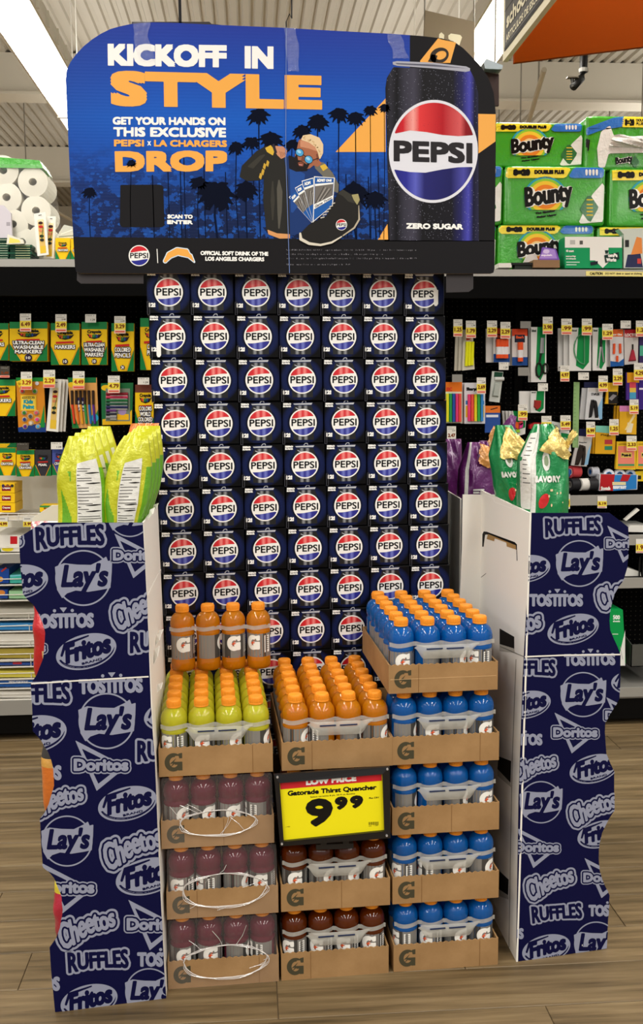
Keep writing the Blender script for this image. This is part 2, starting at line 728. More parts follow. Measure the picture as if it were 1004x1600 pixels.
# ================================================================ THE SHELVING BEHIND
def peg_mat():
    t = NT('black_pegboard')
    s = t.sep(t.coords('Object'))
    fx = t.math('ABSOLUTE', t.math('SUBTRACT', t.math('FRACT', t.math('DIVIDE', s[0], .0254)), .5))
    fz = t.math('ABSOLUTE', t.math('SUBTRACT', t.math('FRACT', t.math('DIVIDE', s[2], .0254)), .5))
    d = t.math('SQRT', t.math('ADD', t.math('MULTIPLY', fx, fx), t.math('MULTIPLY', fz, fz)))
    hole = t.math('LESS_THAN', d, .13)
    return t.set(Base_Color=t.mix(hole, rgb('#050505'), rgb('#35322d')), Roughness=.7, Specular_IOR_Level=.05)


PEG = peg_mat()
BLK, BLK2 = C('#050505', .6, spec=.05), C('#0a0908', .6, spec=.08)
GREYM = C('#8b8984', .35, .3)
LIP = C('#a3a19b', .35, .2)
CREAM = C('#d9d4c5', .5)
YB, YF = 2.44, 2.02          # back panel and front edge of the run
gl = thing('gondola_shelving', 'black pegboard shop shelving bay with white wire racks, behind the lime bags', 'shelving', (-.9, YB, 0), 'pegboard shelving bays')
MB().box(-2.6, -.02, YB, YB+.03, .13, 2.155, PEG).build('pegboard', gl)
MB().box(-2.6, -.02, YF-.02, YB, .03, .17, BLK2).box(-2.6, -.02, YF-.03, YF-.02, .12, .19, LIP).build('base_deck', gl)
tl = MB().box(-2.6, -.02, YF, YB+.45, 2.17, 2.19, GREYM).box(-2.6, -.02, YF-.012, YF, 2.155, 2.188, LIP).box(-2.6, -.02, YF-.011, YF+.03, 2.03, 2.153, BLK).box(-2.6, -.02, YF+.03, YB, 2.16, 2.169, BLK)
tl.build('top_shelf', gl)
for xx in (-1.36, -.14):
    MB().box(xx-.02, xx+.02, YB-.02, YB, .13, 2.155, BLK2).build('upright', gl)
MB().box(-2.6, -.6, YB-.012, YB-.002, .75, 1.25, CREAM).build('back_panel', gl)
gr = thing('gondola_shelving', 'black pegboard shop shelving bay behind the green and purple bags', 'shelving', (1.3, YB, 0), 'pegboard shelving bays')
MB().box(0.0, 3.2, YB, YB+.03, .13, 2.115, PEG).build('pegboard', gr)
MB().box(0.0, 3.2, YF-.07, YB, .03, .13, BLK2).box(0.0, 3.2, YF-.08, YF-.07, .14, .185, LIP).box(0, 3.2, YF-.07, YB, .13, .185, GREYM).build('base_deck', gr)
MB().box(0.0, 3.2, YF, YB+.45, 2.13, 2.15, GREYM).box(0.0, 3.2, YF-.012, YF, 2.118, 2.149, LIP).box(0, 3.2, YF-.011, YF+.03, 2.02, 2.116, BLK).box(0, 3.2, YF+.03, YB, 2.12, 2.129, BLK).build('top_shelf', gr)
for xx in (.1, 1.32, 2.54):
    MB().box(xx-.02, xx+.02, YB-.02, YB, .13, 2.115, BLK2).build('upright', gr)
for zz, dep, nm in ((1.092, .33, 'shelf'), (.905, .4, 'shelf'), (.70, .42, 'shelf')):
    MB().box(0.4, 3.2, YB-dep, YB, zz-.022, zz, BLK2).box(.4, 3.2, YB-dep-.012, YB-dep, zz-.045, zz+.004, LIP).build(nm, gr)
WIRE = C('#d9d5cc', .35)
for zz in [at(20, v, Y=YF-.008)[2]-.004 for v in (863, 912, 936.5, 966, 985, 1008, 1029, 1040, 1059, 1074, 1091)]:
    w = MB()
    w.box(-2.2, -.62, YF-.02, YB-.02, zz-.004, zz, C('#e9e5dc', .5))
    w.tube([(-2.2, YF-.02, zz+.028), (-.62, YF-.02, zz+.028)], .0025, WIRE, 5).tube([(-2.2, YF-.02, zz), (-.62, YF-.02, zz)], .003, WIRE, 5)
    for q in range(9):
        w.tube([(-2.2+q*.19, YF-.02, zz), (-2.2+q*.19, YF-.02, zz+.03)], .002, WIRE, 4)
    w.build('wire_shelf', gl)
MB().box(-2.2, -.62, YF-.035, YF-.02, at(20, 880, Y=YF-.035)[2], at(20, 866, Y=YF-.035)[2], LIP).build('shelf_lip', gl)

# ================================================================ DRINK CASES IN THEIR TRAYS
def cardboard():
    t = NT('corrugated_card')
    co = t.coords('Object')
    n = t.noise(co, 9, 4, .6)
    f = t.noise(t.scaled(co, (160, 40, 160)), 1, 2)
    c = t.ramp(n, [(.3, rgb('#94724a')), (.7, rgb('#aa865b'))])
    c = t.mix(t.math('MULTIPLY', f, .22), c, rgb('#8f6a42'))
    t.bump(f, .1, .001)
    return t.set(Base_Color=c, Roughness=.75, Specular_IOR_Level=.2)


CARD = cardboard()
CARDE = C('#d3b48a', .8)
INK = C('#46412f', .7, spec=.2)


def drink_mat(name, a, b, d):
    """coloured drink in a clear glossy bottle: part light passes straight on, part scatters through"""
    t = NT(name)
    tl_ = t.n('ShaderNodeBsdfTranslucent')
    tl_.inputs[0].default_value = rgb(a)
    tr = t.n('ShaderNodeBsdfTransparent')
    tr.inputs[0].default_value = rgb(b)
    df = t.n('ShaderNodeBsdfDiffuse')
    df.inputs[0].default_value = rgb(d)
    m1, m2, m3 = [t.n('ShaderNodeMixShader') for _ in range(3)]
    m1.inputs[0].default_value = .50
    t.l(tl_.outputs[0], m1.inputs[1]); t.l(tr.outputs[0], m1.inputs[2])
    m2.inputs[0].default_value = .40
    t.l(m1.outputs[0], m2.inputs[1]); t.l(df.outputs[0], m2.inputs[2])
    gl_ = t.n('ShaderNodeBsdfGlossy')
    gl_.inputs['Roughness'].default_value = .025
    fr = t.n('ShaderNodeFresnel')
    fr.inputs[0].default_value = 1.56
    t.l(fr.outputs[0], m3.inputs[0])
    t.l(m2.outputs[0], m3.inputs[1]); t.l(gl_.outputs[0], m3.inputs[2])
    t.l(m3.outputs[0], t.out.inputs['Surface'])
    return t.m


DR = {'yellow': drink_mat('lime_drink', '#ffff48', '#ffff78', '#f4f03a'), 'orange': drink_mat('orange_drink', '#ffb42a', '#ffb03c', '#fa9c14'),
      'blue': drink_mat('blue_drink', '#46bcff', '#5ab4ff', '#0b76d6'), 'amber': drink_mat('dark_orange_drink', '#a84e0e', '#944610', '#7a3206'),  # amber: darker, browner orange for the trays below the orange one
      'red': drink_mat('berry_drink', '#b02a4c', '#9a2c4c', '#84173a')}
CAPM = C('#ee9428', .4, spec=.3)
CAPD = C('#e07f14', .4)
SILV = C('#8f8d89', .38, .35)
SILVD = C('#4e4c49', .4, .3)
WHITE = C('#f2f0ea', .5)
BOLT = C('#d9562a', .5)

prof = [(.0285, 0), (.0325, .003), (.0345, .011), (.0352, .02), (.0350, .029), (.0338, .034), (.0338, .108), (.0350, .112), (.0347, .116), (.0326, .121), (.0327, .125), (.0346, .130), (.0355, .138), (.0353, .146), (.0338, .155), (.0303, .163), (.0245, .170), (.0180, .1745), (.0148, .177), (.0148, .181)]
prof = [(r_, z_*.975) for r_, z_ in prof]
cap_prof = [(.0150, .1765), (.0192, .1767), (.0192, .1800), (.0186, .1806), (.0190, .1815), (.0186, .1948), (.0172, .1972), (.0120, .1978), (.0, .1980)]
cap_prof = [(r_, z_*.975) for r_, z_ in cap_prof]
bot_me = {}
for k, m in DR.items():
    bot_me[k] = MB().lathe(prof, m, seg=22).mesh('bottle_body', smooth=True)
cb = MB().lathe(cap_prof[:-1], CAPM, seg=26)
for i in range(26):
    a = 2*math.pi*i/26
    c_, s_ = math.cos(a), math.sin(a)
    cb.prism([(c_*.0186 - s_*.0008, s_*.0186 + c_*.0008, .178), (c_*.0186 + s_*.0008, s_*.0186 - c_*.0008, .178), (c_*.0196, s_*.0196, .178)], (0, 0, .0105), CAPM)
cap_me = cb.mesh('bottle_cap', smooth=True, angle=.6)


def cyl_map(R, a0):
    def q(x, y, off=0.0):
        a = a0 + x/R
        return ((R+off)*math.sin(a), -(R+off)*math.cos(a), y)
    return q


def g_sdf(s):
    """the slab-ended G with room for its bolt, s metres tall, centred on 0 (y up)"""
    big = s_ell(0, 0, .46*s, .5*s)
    hole = s_ell(.02*s, 0, .22*s, .28*s)
    gap = s_poly([(.08*s, .34*s), (.08*s, -.02*s), (.6*s, -.02*s), (.6*s, .34*s)])
    bar = s_poly([(.06*s, .02*s), (.46*s, .02*s), (.46*s, -.46*s), (.24*s, -.46*s), (.24*s, -.14*s), (.06*s, -.14*s)])
    slab = s_poly([(.26*s, .46*s), (.46*s, .5*s), (.46*s, .2*s), (.3*s, .2*s)])
    return s_or(s_cut(s_cut(big, hole), gap), bar, slab)


def bolt_pts(s):
    return [(.16*s, .24*s), (-.2*s, -.08*s), (-.02*s, -.06*s), (-.2*s, -.3*s), (.18*s, .02*s), (.02*s, .03*s)]


# labels: silver wrap, white G standing at several turns
lab_me, logo_me = [], []
for kind in range(3):
    ang = (0.0, .95, -.8)[kind]
    b = MB()
    q = cyl_map(.0341, ang)
    for i in range(16):
        x0, x1 = -.08+i*.01, -.08+(i+1)*.01
        m = SILVD if i in ((3, 11) if kind == 0 else (5, 6, 10)) else SILV
        b.add([q(x0, .037), q(x1, .037), q(x1, .106), q(x0, .106)], [(0, 1, 2, 3)], m)
    lab_me.append(b.mesh('bottle_label', smooth=True))
    p = Print(q, base=.0005, maxrun=1)
    G = g_sdf(.040)
    def up(f, yc):
        return lambda X, Y: f(X, Y - yc)
    p.sdf(up(s_grow(G, .002), .08), (-.025, .053, .025, .108), WHITE, 0, .0022)
    p.poly([(x, y+.08) for x, y in bolt_pts(.04)], BOLT, 2)
    p.rect(-.022, .046, .022, .043, SILVD, 1)
    p.rect(-.017, .041, .017, .039, BOLT, 1)
    p.rect(.034, .1, .052, .05, WHITE, 1)
    for i in range(7):
        p.rect(.036, .096-i*.006, .05, .0945-i*.006, SILVD, 2)
    logo_me.append(p.mb.mesh('bottle_logo'))

ordw = ('first', 'second', 'third', 'fourth', 'fifth', 'sixth', 'seventh', 'eighth', 'ninth', 'tenth', 'eleventh', 'twelfth', 'thirteenth', 'fourteenth', 'fifteenth')


def bottle(kind, loc, rz, label, group, lab=True, logo=True):
    t = thing('drink_bottle', label, 'bottle', loc, group, local=True)
    t.rotation_euler = (0, 0, rz)
    v = random.choice((0, 0, 1, 2))
    for nm, me in (('bottle_body', bot_me[kind]), ('bottle_cap', cap_me)):
        o = bpy.data.objects.new(nm, me)
        COL.objects.link(o)
        o.parent = t
    if lab:
        o = bpy.data.objects.new('bottle_label', lab_me[v])
        COL.objects.link(o)
        o.parent = t
        o['label'] = 'silver label'
        if logo:
            g = bpy.data.objects.new('bottle_logo', logo_me[v])
            COL.objects.link(g)
            g.parent = o
    return t


LV = .198
TRAY_H, TRAY_D = .080, .445
SC.cycles.transparent_max_bounces = 16


def film_mat(name, fac, white):
    t = NT(name)
    tr = t.n('ShaderNodeBsdfTransparent')
    mx = t.n('ShaderNodeMixShader')
    mx.inputs[0].default_value = fac
    t.l(tr.outputs[0], mx.inputs[1])
    t.l(t.b.outputs[0], mx.inputs[2])
    t.l(mx.outputs[0], t.out.inputs['Surface'])
    n = t.noise(t.coords('Object'), 38, 3)
    t.bump(n, .5, .006)
    return t.set(Base_Color=rgb(white), Roughness=.12, Specular_IOR_Level=.8, Coat_Weight=.5)


FILM = film_mat('shrink_film', .10, '#b9aeac')
FILM2 = film_mat('film_rim', .75, '#e8e3df')
CARR = film_mat('carrier_plastic', .55, '#cfcdc4')


def tray(col, k, x0, y0, yaw, W, kind, words_, rows, seam=0):
    """one cardboard tray, its bottles and carrier"""
    z = k*LV
    name_tr, name_b = words_
    t = thing('cardboard_tray', name_tr, 'tray', (x0, y0, z), 'cardboard drink trays', local=True)
    t.rotation_euler = (0, 0, yaw)
    th = .004
    teeth = []
    n = 36
    for i in range(n+1):
        teeth.append((W*(1-i/n), 0, TRAY_H - (.0035 if i % 2 else 0) - random.random()*.001))
    MB().prism([(0, 0, 0), (W, 0, 0)] + teeth, (0, th, 0), CARD).build('front_wall', t)
    MB().box(0, W, TRAY_D-th, TRAY_D, 0, TRAY_H, CARD).build('back_wall', t)
    MB().box(0, th, th, TRAY_D-th, .0, TRAY_H-.002, CARD).build('side_wall', t)
    MB().box(W-th, W, th, TRAY_D-th, .0, TRAY_H-.002, CARD).build('side_wall', t)
    MB().box(th, W-th, th, TRAY_D-th, .0, .004, CARD).build('tray_bottom', t)
    def q(x, y, off=0.0):
        return (x, -off, y)
    p = Print(q)
    G = g_sdf(.05)
    cx, cz = .038, .0385
    p.sdf(lambda X, Y: G(X-cx, Y-cz), (.01, .01, .068, .067), INK, 0, .0014)
    p.poly([(x+cx, y+cz) for x, y in bolt_pts(.05)], INK, 1)
    p.build('printed_logo', t)
    s = MB()
    xs = (.55*W, .82*W, .27*W)[seam % 3]
    s.box(xs, xs+.0012, -.0006, 0, .001, TRAY_H-.004, C('#84603a', .8))
    if seam % 2 == 0 and k == 4:
        s.box(.004, W-.004, -.0006, 0, .038, .0392, C('#c9a678', .8))
    s.build('fold_line', t)
    P = (W - .009)/4
    ca, sa = math.cos(yaw), math.sin(yaw)
    for r in rows:
        for c in range(4):
            lx, ly = .0045 + P*(c+.5), .006 + P*.5 + r*.0722
            jx = random.uniform(-.0003, .0003)
            loc = (x0 + (lx+jx)*ca - ly*sa, y0 + (lx+jx)*sa + ly*ca, z+.004)
            lab = '%s, %s row, %s from the lime-bag side' % (name_b, ('front', 'second', 'third', 'fourth', 'fifth', 'rear')[r], ordw[c])
            bottle(kind, loc, random.uniform(-1.2, 1.2), lab, name_b.replace('bottle', 'bottles', 1).replace(' drink bottles', ' drink bottles'), lab=(r < 2 or c in (0, 3)), logo=(r == 0))
    return t, P


def carrier(x0, y0, z, yaw, P, label, handle=True):
    """clear plastic collar across four bottle fronts with a drooping grip"""
    t = thing('plastic_carrier', label, 'carrier', (x0, y0, z), 'clear multipack carriers', local=True)
    t.rotation_euler = (0, 0, yaw)
    R = .0362

    def front(x):
        u = (x/P) % 1.0
        d = (u-.5)*P
        return P*.5 - math.sqrt(max(R*R - d*d, .00035)) + .0002

    def fn(u, v):
        x = .001 + u*4*P*.995
        top = .131
        sag = 0.0
        if handle:
            sag = .026*max(0.0, min(1.0, min((u-.22)/.1, (.86-u)/.1)))
        y = front(x)
        return (x, y - .0012, top - v*.012 - .0015*math.sin(u*25))
    MB().grid(fn, 64, 6, CARR).build('collar', t, smooth=True)
    if handle:
        def gr(u, v):
            s_ = min(1.0, min(u, 1-u)/.16)
            s_ = s_*s_*(3-2*s_)
            return (P*(.95 + 2.35*u) + .004*math.sin(5*v), -.003 - .004*math.sin(math.pi*v)*s_, .1275 - v*(.010 + .027*s_) - .003*s_)
        MB().grid(gr, 40, 8, CARR).build('grip', t, smooth=True)
        s = MB()
        for a, b in ((1.35, 1.95), (2.1, 2.75)):
            s.hexa([(a*P, -.0085, .1135), (b*P, -.0085, .1140), (b*P, -.0085, .1170), (a*P, -.0085, .1165)], [(a*P, -.0055, .1135), (b*P, -.0055, .1140), (b*P, -.0055, .1170), (a*P, -.0055, .1165)], C('#2a3350', .4))
        s.build('grip_slot', t)
    return t


TRAYS = {
    ('R', 0): ((614.6, 1519.6), (777.7, 1502.5)), ('R', 1): ((612.4, 1412.8), (779.3, 1398.6)), ('R', 2): ((612.4, 1303), (779.3, 1292.9)),
    ('R', 3): ((611.6, 1192.2), (779.2, 1183.9)), ('R', 4): ((605.5, 1081.3), (778.6, 1073.2)),
    ('M', 0): ((439.5, 1533), (607, 1516)), ('M', 1): ((438.7, 1427), (609.8, 1415)), ('M', 2): ((438.5, 1313), (610, 1303)), ('M', 3): ((440.2, 1202), (612.3, 1190.9)),
    ('L', 0): ((260.8, 1547.5), (434.9, 1533.8)), ('L', 1): ((260.8, 1441.5), (435, 1426.3)), ('L', 2): ((251.4, 1325), (428, 1312.8)), ('L', 3): ((248, 1215), (427, 1205.2)),
}
COLY = {'L': -.042, 'M': -.027, 'R': -.012}
from_floor = ('on the floor', 'second tray up', 'third tray up', 'fourth tray up', 'on top')
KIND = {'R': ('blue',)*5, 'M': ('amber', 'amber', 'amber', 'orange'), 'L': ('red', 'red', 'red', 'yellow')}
CW = {'blue': 'blue', 'amber': 'dark amber', 'orange': 'orange', 'red': 'dark red', 'yellow': 'lime yellow'}
for (c, k), (pa, pb) in TRAYS.items():
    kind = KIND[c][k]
    a, b = at(*pa, Y=COLY[c]), at(*pb, Y=COLY[c]+.013)
    W = max(.2945, min(.2985, b[0]-a[0]))
    xa = (a[0]+b[0])/2 - W/2
    stack = {'R': 'all-blue stack', 'M': 'middle stack', 'L': 'shrink-wrapped stack'}[c]
    pos = from_floor[k] if not (c != 'R' and k == 3) else 'on top'
    top = pos == 'on top'
    full = range(6) if top else range(2)
    tn = 'brown cardboard tray of %s bottles, %s, %s' % (CW[kind], pos, stack)
    bn = '%s bottle, %s, %s' % (CW[kind], pos, stack)
    if top:
        bn = '%s drink bottle in its open top tray' % CW[kind]
    if c == 'L':
        xa = max(xa, -.278 - .0205*k*LV)
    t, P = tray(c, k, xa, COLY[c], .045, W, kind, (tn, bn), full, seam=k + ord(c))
    if c != 'L':
        carrier(xa + .0045, COLY[c] + .006, k*LV + .004, .045, P, 'clear plastic carrier round the front %s bottles, %s, %s' % (CW[kind], pos, stack))
    elif k == 3:
        carrier(xa + .0045, COLY[c] + .006, k*LV + .004, .045, P, 'clear plastic carrier round the front lime yellow bottles on top', handle=True)
    else:
        # shrink film over the case, torn open to an oval at the front
        s = thing('shrink_wrap', 'clear shrink film with an oval opening over the dark red case %s' % pos, 'film', (xa, COLY[c], k*LV), 'shrink wrapped cases', local=True)
        s.rotation_euler = (0, 0, .045)
        ex, ez, rx, rz = (.5*W, .066, .33*W, .034) if k == 2 else (.52*W, .075 if k == 1 else .07, .37*W, .046)
        f = s_cut(s_poly([(.0, .001), (W, .001), (W-.004, .194), (.004, .194)]), s_ell(ex, ez, rx, rz))
        pf = Print(lambda x, y, off=0.0: (x, -.003 - off + max(0, y-.085)*.05, y), base=0)
        pf.sdf(f, (-.004, -.001, W+.004, .197), FILM, 0, .006)
        pf.build('front_film', s)
        MB().grid(lambda u, v: (.004 + u*(W-.008), .002 + v*.43, .1975), 6, 6, FILM).build('top_film', s)
        rim = MB()
        rng = random.Random(k)
        for rr in range(3):
            pts = []
            for i in range(41):
                a_ = 2*math.pi*i/40
                wob = 1 + .03*math.sin(5*a_+rr) + .015*rng.uniform(-1, 1)
                pts.append((ex + rx*wob*(1+.02*rr)*math.cos(a_), -.005 - .001*rr, ez + rz*wob*(1+.03*rr)*math.sin(a_)))
            rim.tube(pts, .0008 + .0006*(rr == 0), FILM2, 4)
        for i in range(6):
            a_ = rng.uniform(0, 2*math.pi)
            p0 = (ex + rx*math.cos(a_), -.005, ez + rz*math.sin(a_))
            p1 = (min(W, max(0, p0[0] + rng.uniform(-.05, .05))), -.0045, min(.17, max(.005, p0[2] + rng.uniform(-.02, .08))))
            rim.tube([p0, ((p0[0]+p1[0])/2+.004, -.006, (p0[2]+p1[2])/2), p1], .0006, FILM2, 4)
        rim.build('opening_rim', s)

# the loose eight-pack of orange bottles standing on the yellow caps
xa = at(248, 1215, Y=-.042)[0]
yaw = .045
PX = .0735
px0 = at(287, 1046, Y=.30)[0]
for r in range(1):
    for c in range(4):
        bottle('orange', (px0 + c*PX - r*.003, .288 + r*.0724 + c*.003, 3*LV + .004 + .1932), (0.1, .55, -.9, -.5)[c],
               'orange bottle standing on the caps of the lime yellow ones, %s from the lime-bag side' % ordw[c], 'orange bottles standing on the yellow ones', logo=(r == 0))
carrier(px0 - PX/2, .288 - PX/2, 3*LV + .1975, .04, PX, 'clear plastic carrier round the loose orange pack on the yellow bottles', handle=False)

# ================================================================ CARTONS OF THE COLA WALL
CWD, CHT = .1276, .1285
def case_mat():
    t = NT('carton_dot_halo')
    s = t.sep(t.coords('Object'))
    d = t.math('SQRT', t.math('ADD', t.math('MULTIPLY', s[0], s[0]), t.math('MULTIPLY', s[2], s[2])))
    per = .0031
    gx = t.math('ABSOLUTE', t.math('SUBTRACT', t.math('FRACT', t.math('DIVIDE', t.math('ADD', s[0], s[2]), per)), .5))
    gz = t.math('ABSOLUTE', t.math('SUBTRACT', t.math('FRACT', t.math('DIVIDE', t.math('SUBTRACT', s[0], s[2]), per)), .5))
    g = t.math('SQRT', t.math('ADD', t.math('MULTIPLY', gx, gx), t.math('MULTIPLY', gz, gz)))
    dot = t.math('LESS_THAN', g, .3)
    halo = t.ramp(t.math('DIVIDE', d, .1), [(.42, (0, 0, 0, 1)), (.50, (1, 1, 1, 1)), (.58, (.8, .8, .8, 1)), (.68, (0, 0, 0, 1))])
    m = t.math('MULTIPLY', dot, halo)
    back = t.mix(halo, rgb('#060608'), rgb('#070a1e'))
    front = t.math('LESS_THAN', s[1], .002)
    m = t.math('MULTIPLY', m, front)
    return t.set(Base_Color=t.mix(m, back, rgb('#24377f')), Roughness=.4, Specular_IOR_Level=.12)


CASE = case_mat()
BLACKP = C('#0b0b0e', .35)


def streak(name, dark, base, light, xs=(-.009, .0085), w=.007, k=.05):
    """printed picture of a shiny can: light streaks down its length (x in the object's own metres)"""
    t = NT(name)
    s = t.sep(t.coords('Object'))
    v = t.math('MULTIPLY_ADD', s[0], 1/(2*k), .5)
    st = [(0, rgb(dark))]
    for x in xs:
        u, dw = x/(2*k)+.5, w/(2*k)
        st += [(max(0, u-dw), rgb(base)), (u, rgb(light)), (u+dw, rgb(base))]
    st += [(1, rgb(dark))]
    return t.set(Base_Color=t.ramp(v, st), Roughness=.3)


CANB = streak('can_black', '#050506', '#141416', '#8f9196')
CANR = streak('can_red', '#b3131f', '#d3222c', '#f08a86', w=.008)
CANU = streak('can_blue', '#1b1a6e', '#26288e', '#6f78c8', w=.008)
PWHITE = C('#f4f3f0', .35)
GREYT = C('#b9bcc4', .35)


def emblem(p, cx, cy, R, white, red, blue, ink, layer, q=1, shear=0.0):
    """the round mark: red over white over blue, the name across it (y down)"""
    p.ell(cx, cy, R, R, white, layer, 40)
    Ri = R*.905
    f = s_ell(cx, cy, Ri, Ri)
    top = s_poly([(cx-2*R, cy-2*R), (cx+2*R, cy-2*R)] + [(cx+R*(1-2*i/12)*1.2, cy-R*(.385+.085*math.sin(2.6*(1-2*i/12)+.4))) for i in range(13)])
    bot = s_poly([(cx+2*R, cy+2*R), (cx-2*R, cy+2*R)] + [(cx-R*(1-2*i/12)*1.2, cy+R*(.40+.085*math.sin(2.6*(1-2*i/12)+.4))) for i in range(13)])
    b = (cx-R, cy-R, cx+R, cy+R)
    p.sdf(s_and(f, top), b, red, layer+1, R/16)
    p.sdf(s_and(f, bot), b, blue, layer+1, R/16)
    # letters built heavy and square
    p.text('PEPSI', cx-R*.86, cy-R*.27, cx+R*.86, cy+R*.25, ink, layer+2, bold=R*.014, res=R/30)


fm = MB()
hw, hh, dp, ch = CWD/2-.0007, CHT/2-.0007, .392, .0025
fm.hexa([(-hw, ch, -hh), (hw, ch, -hh), (hw, ch, hh), (-hw, ch, hh)], [(-hw, dp, -hh), (hw, dp, -hh), (hw, dp, hh), (-hw, dp, hh)], CASE)
fm.f.pop(0); fm.mi.pop(0)
fm.add([(-hw, ch, -hh), (hw, ch, -hh), (hw, ch, hh), (-hw, ch, hh), (-hw+ch, 0, -hh+ch), (hw-ch, 0, -hh+ch), (hw-ch, 0, hh-ch), (-hw+ch, 0, hh-ch)],
       [(4, 5, 6, 7), (0, 1, 5, 4), (1, 2, 6, 5), (2, 3, 7, 6), (3, 0, 4, 7)], CASE)
case_me = fm.mesh('carton')
qc = lambda x, y, off=0.0: (x, -off, -y)
pc = Print(qc)
U = CWD/402
pc.poly([(-100*U, -105*U), (-78*U, -160*U), (82*U, -160*U), (104*U, -105*U), (104*U, 166*U), (-92*U, 166*U)], CANB, 0)
pc.poly([(-92*U, -180*U), (92*U, -186*U), (84*U, -168*U), (-82*U, -168*U)], GREYT, 1)
pc.line([(-10*U, -186*U), (4*U, -204*U), (26*U, -206*U), (30*U, -190*U)], 6*U, GREYT, 1)
pc.line([(-70*U, -140*U), (-30*U, -120*U), (20*U, -128*U)], 7*U, GREYT, 1)
can_me = pc.mb.mesh('can_picture')
pe = Print(qc)
emblem(pe, 2*U, 2*U, 131*U, PWHITE, CANR, CANU, BLACKP, 2)
emb_me = pe.mb.mesh('emblem_print')
ps_ = Print(qc)
ps_.text('12!', -182*U, 100*U, -122*U, 140*U, PWHITE, 1, bold=4*U, res=3*U)
cnt_me = ps_.mb.mesh('count_lettering')
pt = Print(qc)
pt.text('ZERO', -190*U, -185*U, -112*U, -166*U, PWHITE, 1, bold=2.5*U, res=2*U)
pt.text('SUGAR', -190*U, -162*U, -112*U, -145*U, PWHITE, 1, bold=2*U, res=2*U)
let_me = pt.mb.mesh('name_lettering')
pt = Print(qc)
slit = [(-196, 90), (-176, 90), (-176, 205), (-196, 205)]
for i in range(4):
    pt.line([(slit[i][0]*U, slit[i][1]*U), (slit[(i+1) % 4][0]*U, slit[(i+1) % 4][1]*U)], 4*U, C('#4c4c55', .5), 1)
slit_me = pt.mb.mesh('handle_slit_line')
PX0, PY0, PZ0, PYAW, LEAN = -.2688, .4261, 1.8886, .0734, .0284
for r in range(14):
    for c in range(7):
        x = PX0 + c*CWD + LEAN*r*CHT + (random.uniform(-.0008, .0008))
        y = PY0 + c*CWD*PYAW + random.uniform(-.002, .002) - (.004 if r < 3 else 0)
        lab = 'dark cola carton in the tall wall, %s row down, %s from the lime bags' % (ordw[r], ordw[c])
        t = thing('drink_carton', lab, 'carton', (x, y, PZ0 - r*CHT), 'cola cartons of the tall wall', local=True)
        t.rotation_euler = (0, 0, PYAW)
        for nm, me in (('carton', case_me), ('can_picture', can_me), ('emblem_print', emb_me), ('name_lettering', let_me), ('count_lettering', cnt_me), ('handle_slit_line', slit_me)):
            o = bpy.data.objects.new(nm, me)
            COL.objects.link(o)
            o.parent = t
            if nm != 'carton':
                o['label'] = {'can_picture': 'printed picture of a black can', 'emblem_print': 'round red, white and blue mark', 'name_lettering': 'small white lettering', 'count_lettering': 'white pack count'}.get(nm, 'pale slit outline')
        if (r, c) == (0, 6) or (r, c) == (1, 0):
            sx = .030 if c == 6 else -.043
            MB().prism([(sx, -.0022, .012 if c else -.012), (sx+.013, -.0022, .012 if c else -.012), (sx+.013, -.0022, -.03 if c else -.055), (sx+.009, -.0022, -.036 if c else -.061), (sx+.003, -.0022, -.036 if c else -.061), (sx, -.0022, -.03 if c else -.055)], (0, .002, 0), PWHITE).build('handle_tab', t, label='white torn handle tab')
zb = PZ0 - 13.5*CHT
pal = thing('pallet_base', 'dark low pallet base under the wall of cola cartons', 'pallet', (.13, .65, 0))
ca = math.cos(PYAW)
for q in range(3):
    MB().box(-.31, .62, .47+q*.14, .55+q*.14, 0, zb-.03, BLK2).build('runner', pal)
MB().box(-.32, .64, .44, .86, zb-.03, zb-.001, BLK2).build('deck', pal)

# ================================================================ THE PRINTED HEADER SIGN
def shape_tf(f, cx, cy, s, a=0.0):
    ca, sa = math.cos(a), math.sin(a)
    return lambda X, Y: f(((X-cx)*ca + (Y-cy)*sa)/s, (-(X-cx)*sa + (Y-cy)*ca)/s)*s


def poster_blue():
    """printed picture: blue sky over a dim blue city"""
    t = NT('poster_blue')
    co = t.coords('Object')
    s = t.sep(co)
    z = t.math('DIVIDE', s[2], .7)
    base = t.ramp(z, [(0.0, rgb('#08204f')), (.22, rgb('#0a3583')), (.45, rgb('#0d4fb4')), (.62, rgb('#1059c0')), (.8, rgb('#1848ac')), (1.0, rgb('#24389a'))])
    n = t.noise(t.scaled(co, (22, 1, 30)), 1, 5, .7)
    v = t.n('ShaderNodeTexVoronoi')
    v.inputs['Scale'].default_value = 1.0
    t.l(t.scaled(co, (34, 1, 60)), v.inputs['Vector'])
    city = t.mix(t.math('GREATER_THAN', n, .52), rgb('#05122e'), rgb('#12489a'))
    city = t.mix(t.math('LESS_THAN', v.outputs['Distance'], .22), city, rgb('#1f5cb4'))
    low = t.ramp(t.math('ADD', z, t.math('MULTIPLY', t.math('SUBTRACT', n, .5), .35)), [(.30, (1, 1, 1, 1)), (.52, (0, 0, 0, 1))])
    c = t.mix(t.math('MULTIPLY', low, .8), base, city)
    vig = t.ramp(t.math('ABSOLUTE', t.math('ADD', s[0], .0)), [(.36, (0, 0, 0, 1)), (.62, (1, 1, 1, 1))])
    c = t.mix(t.math('MULTIPLY', vig, .35), c, rgb('#10307c'))
    fl = t.n('ShaderNodeTexWave', wave_type='BANDS', bands_direction='Z')
    fl.inputs['Scale'].default_value = 36
    t.l(co, fl.inputs['Vector'])
    t.bump(fl.outputs[0], .12, .001)
    return t.set(Base_Color=c, Roughness=.5, Specular_IOR_Level=.15)


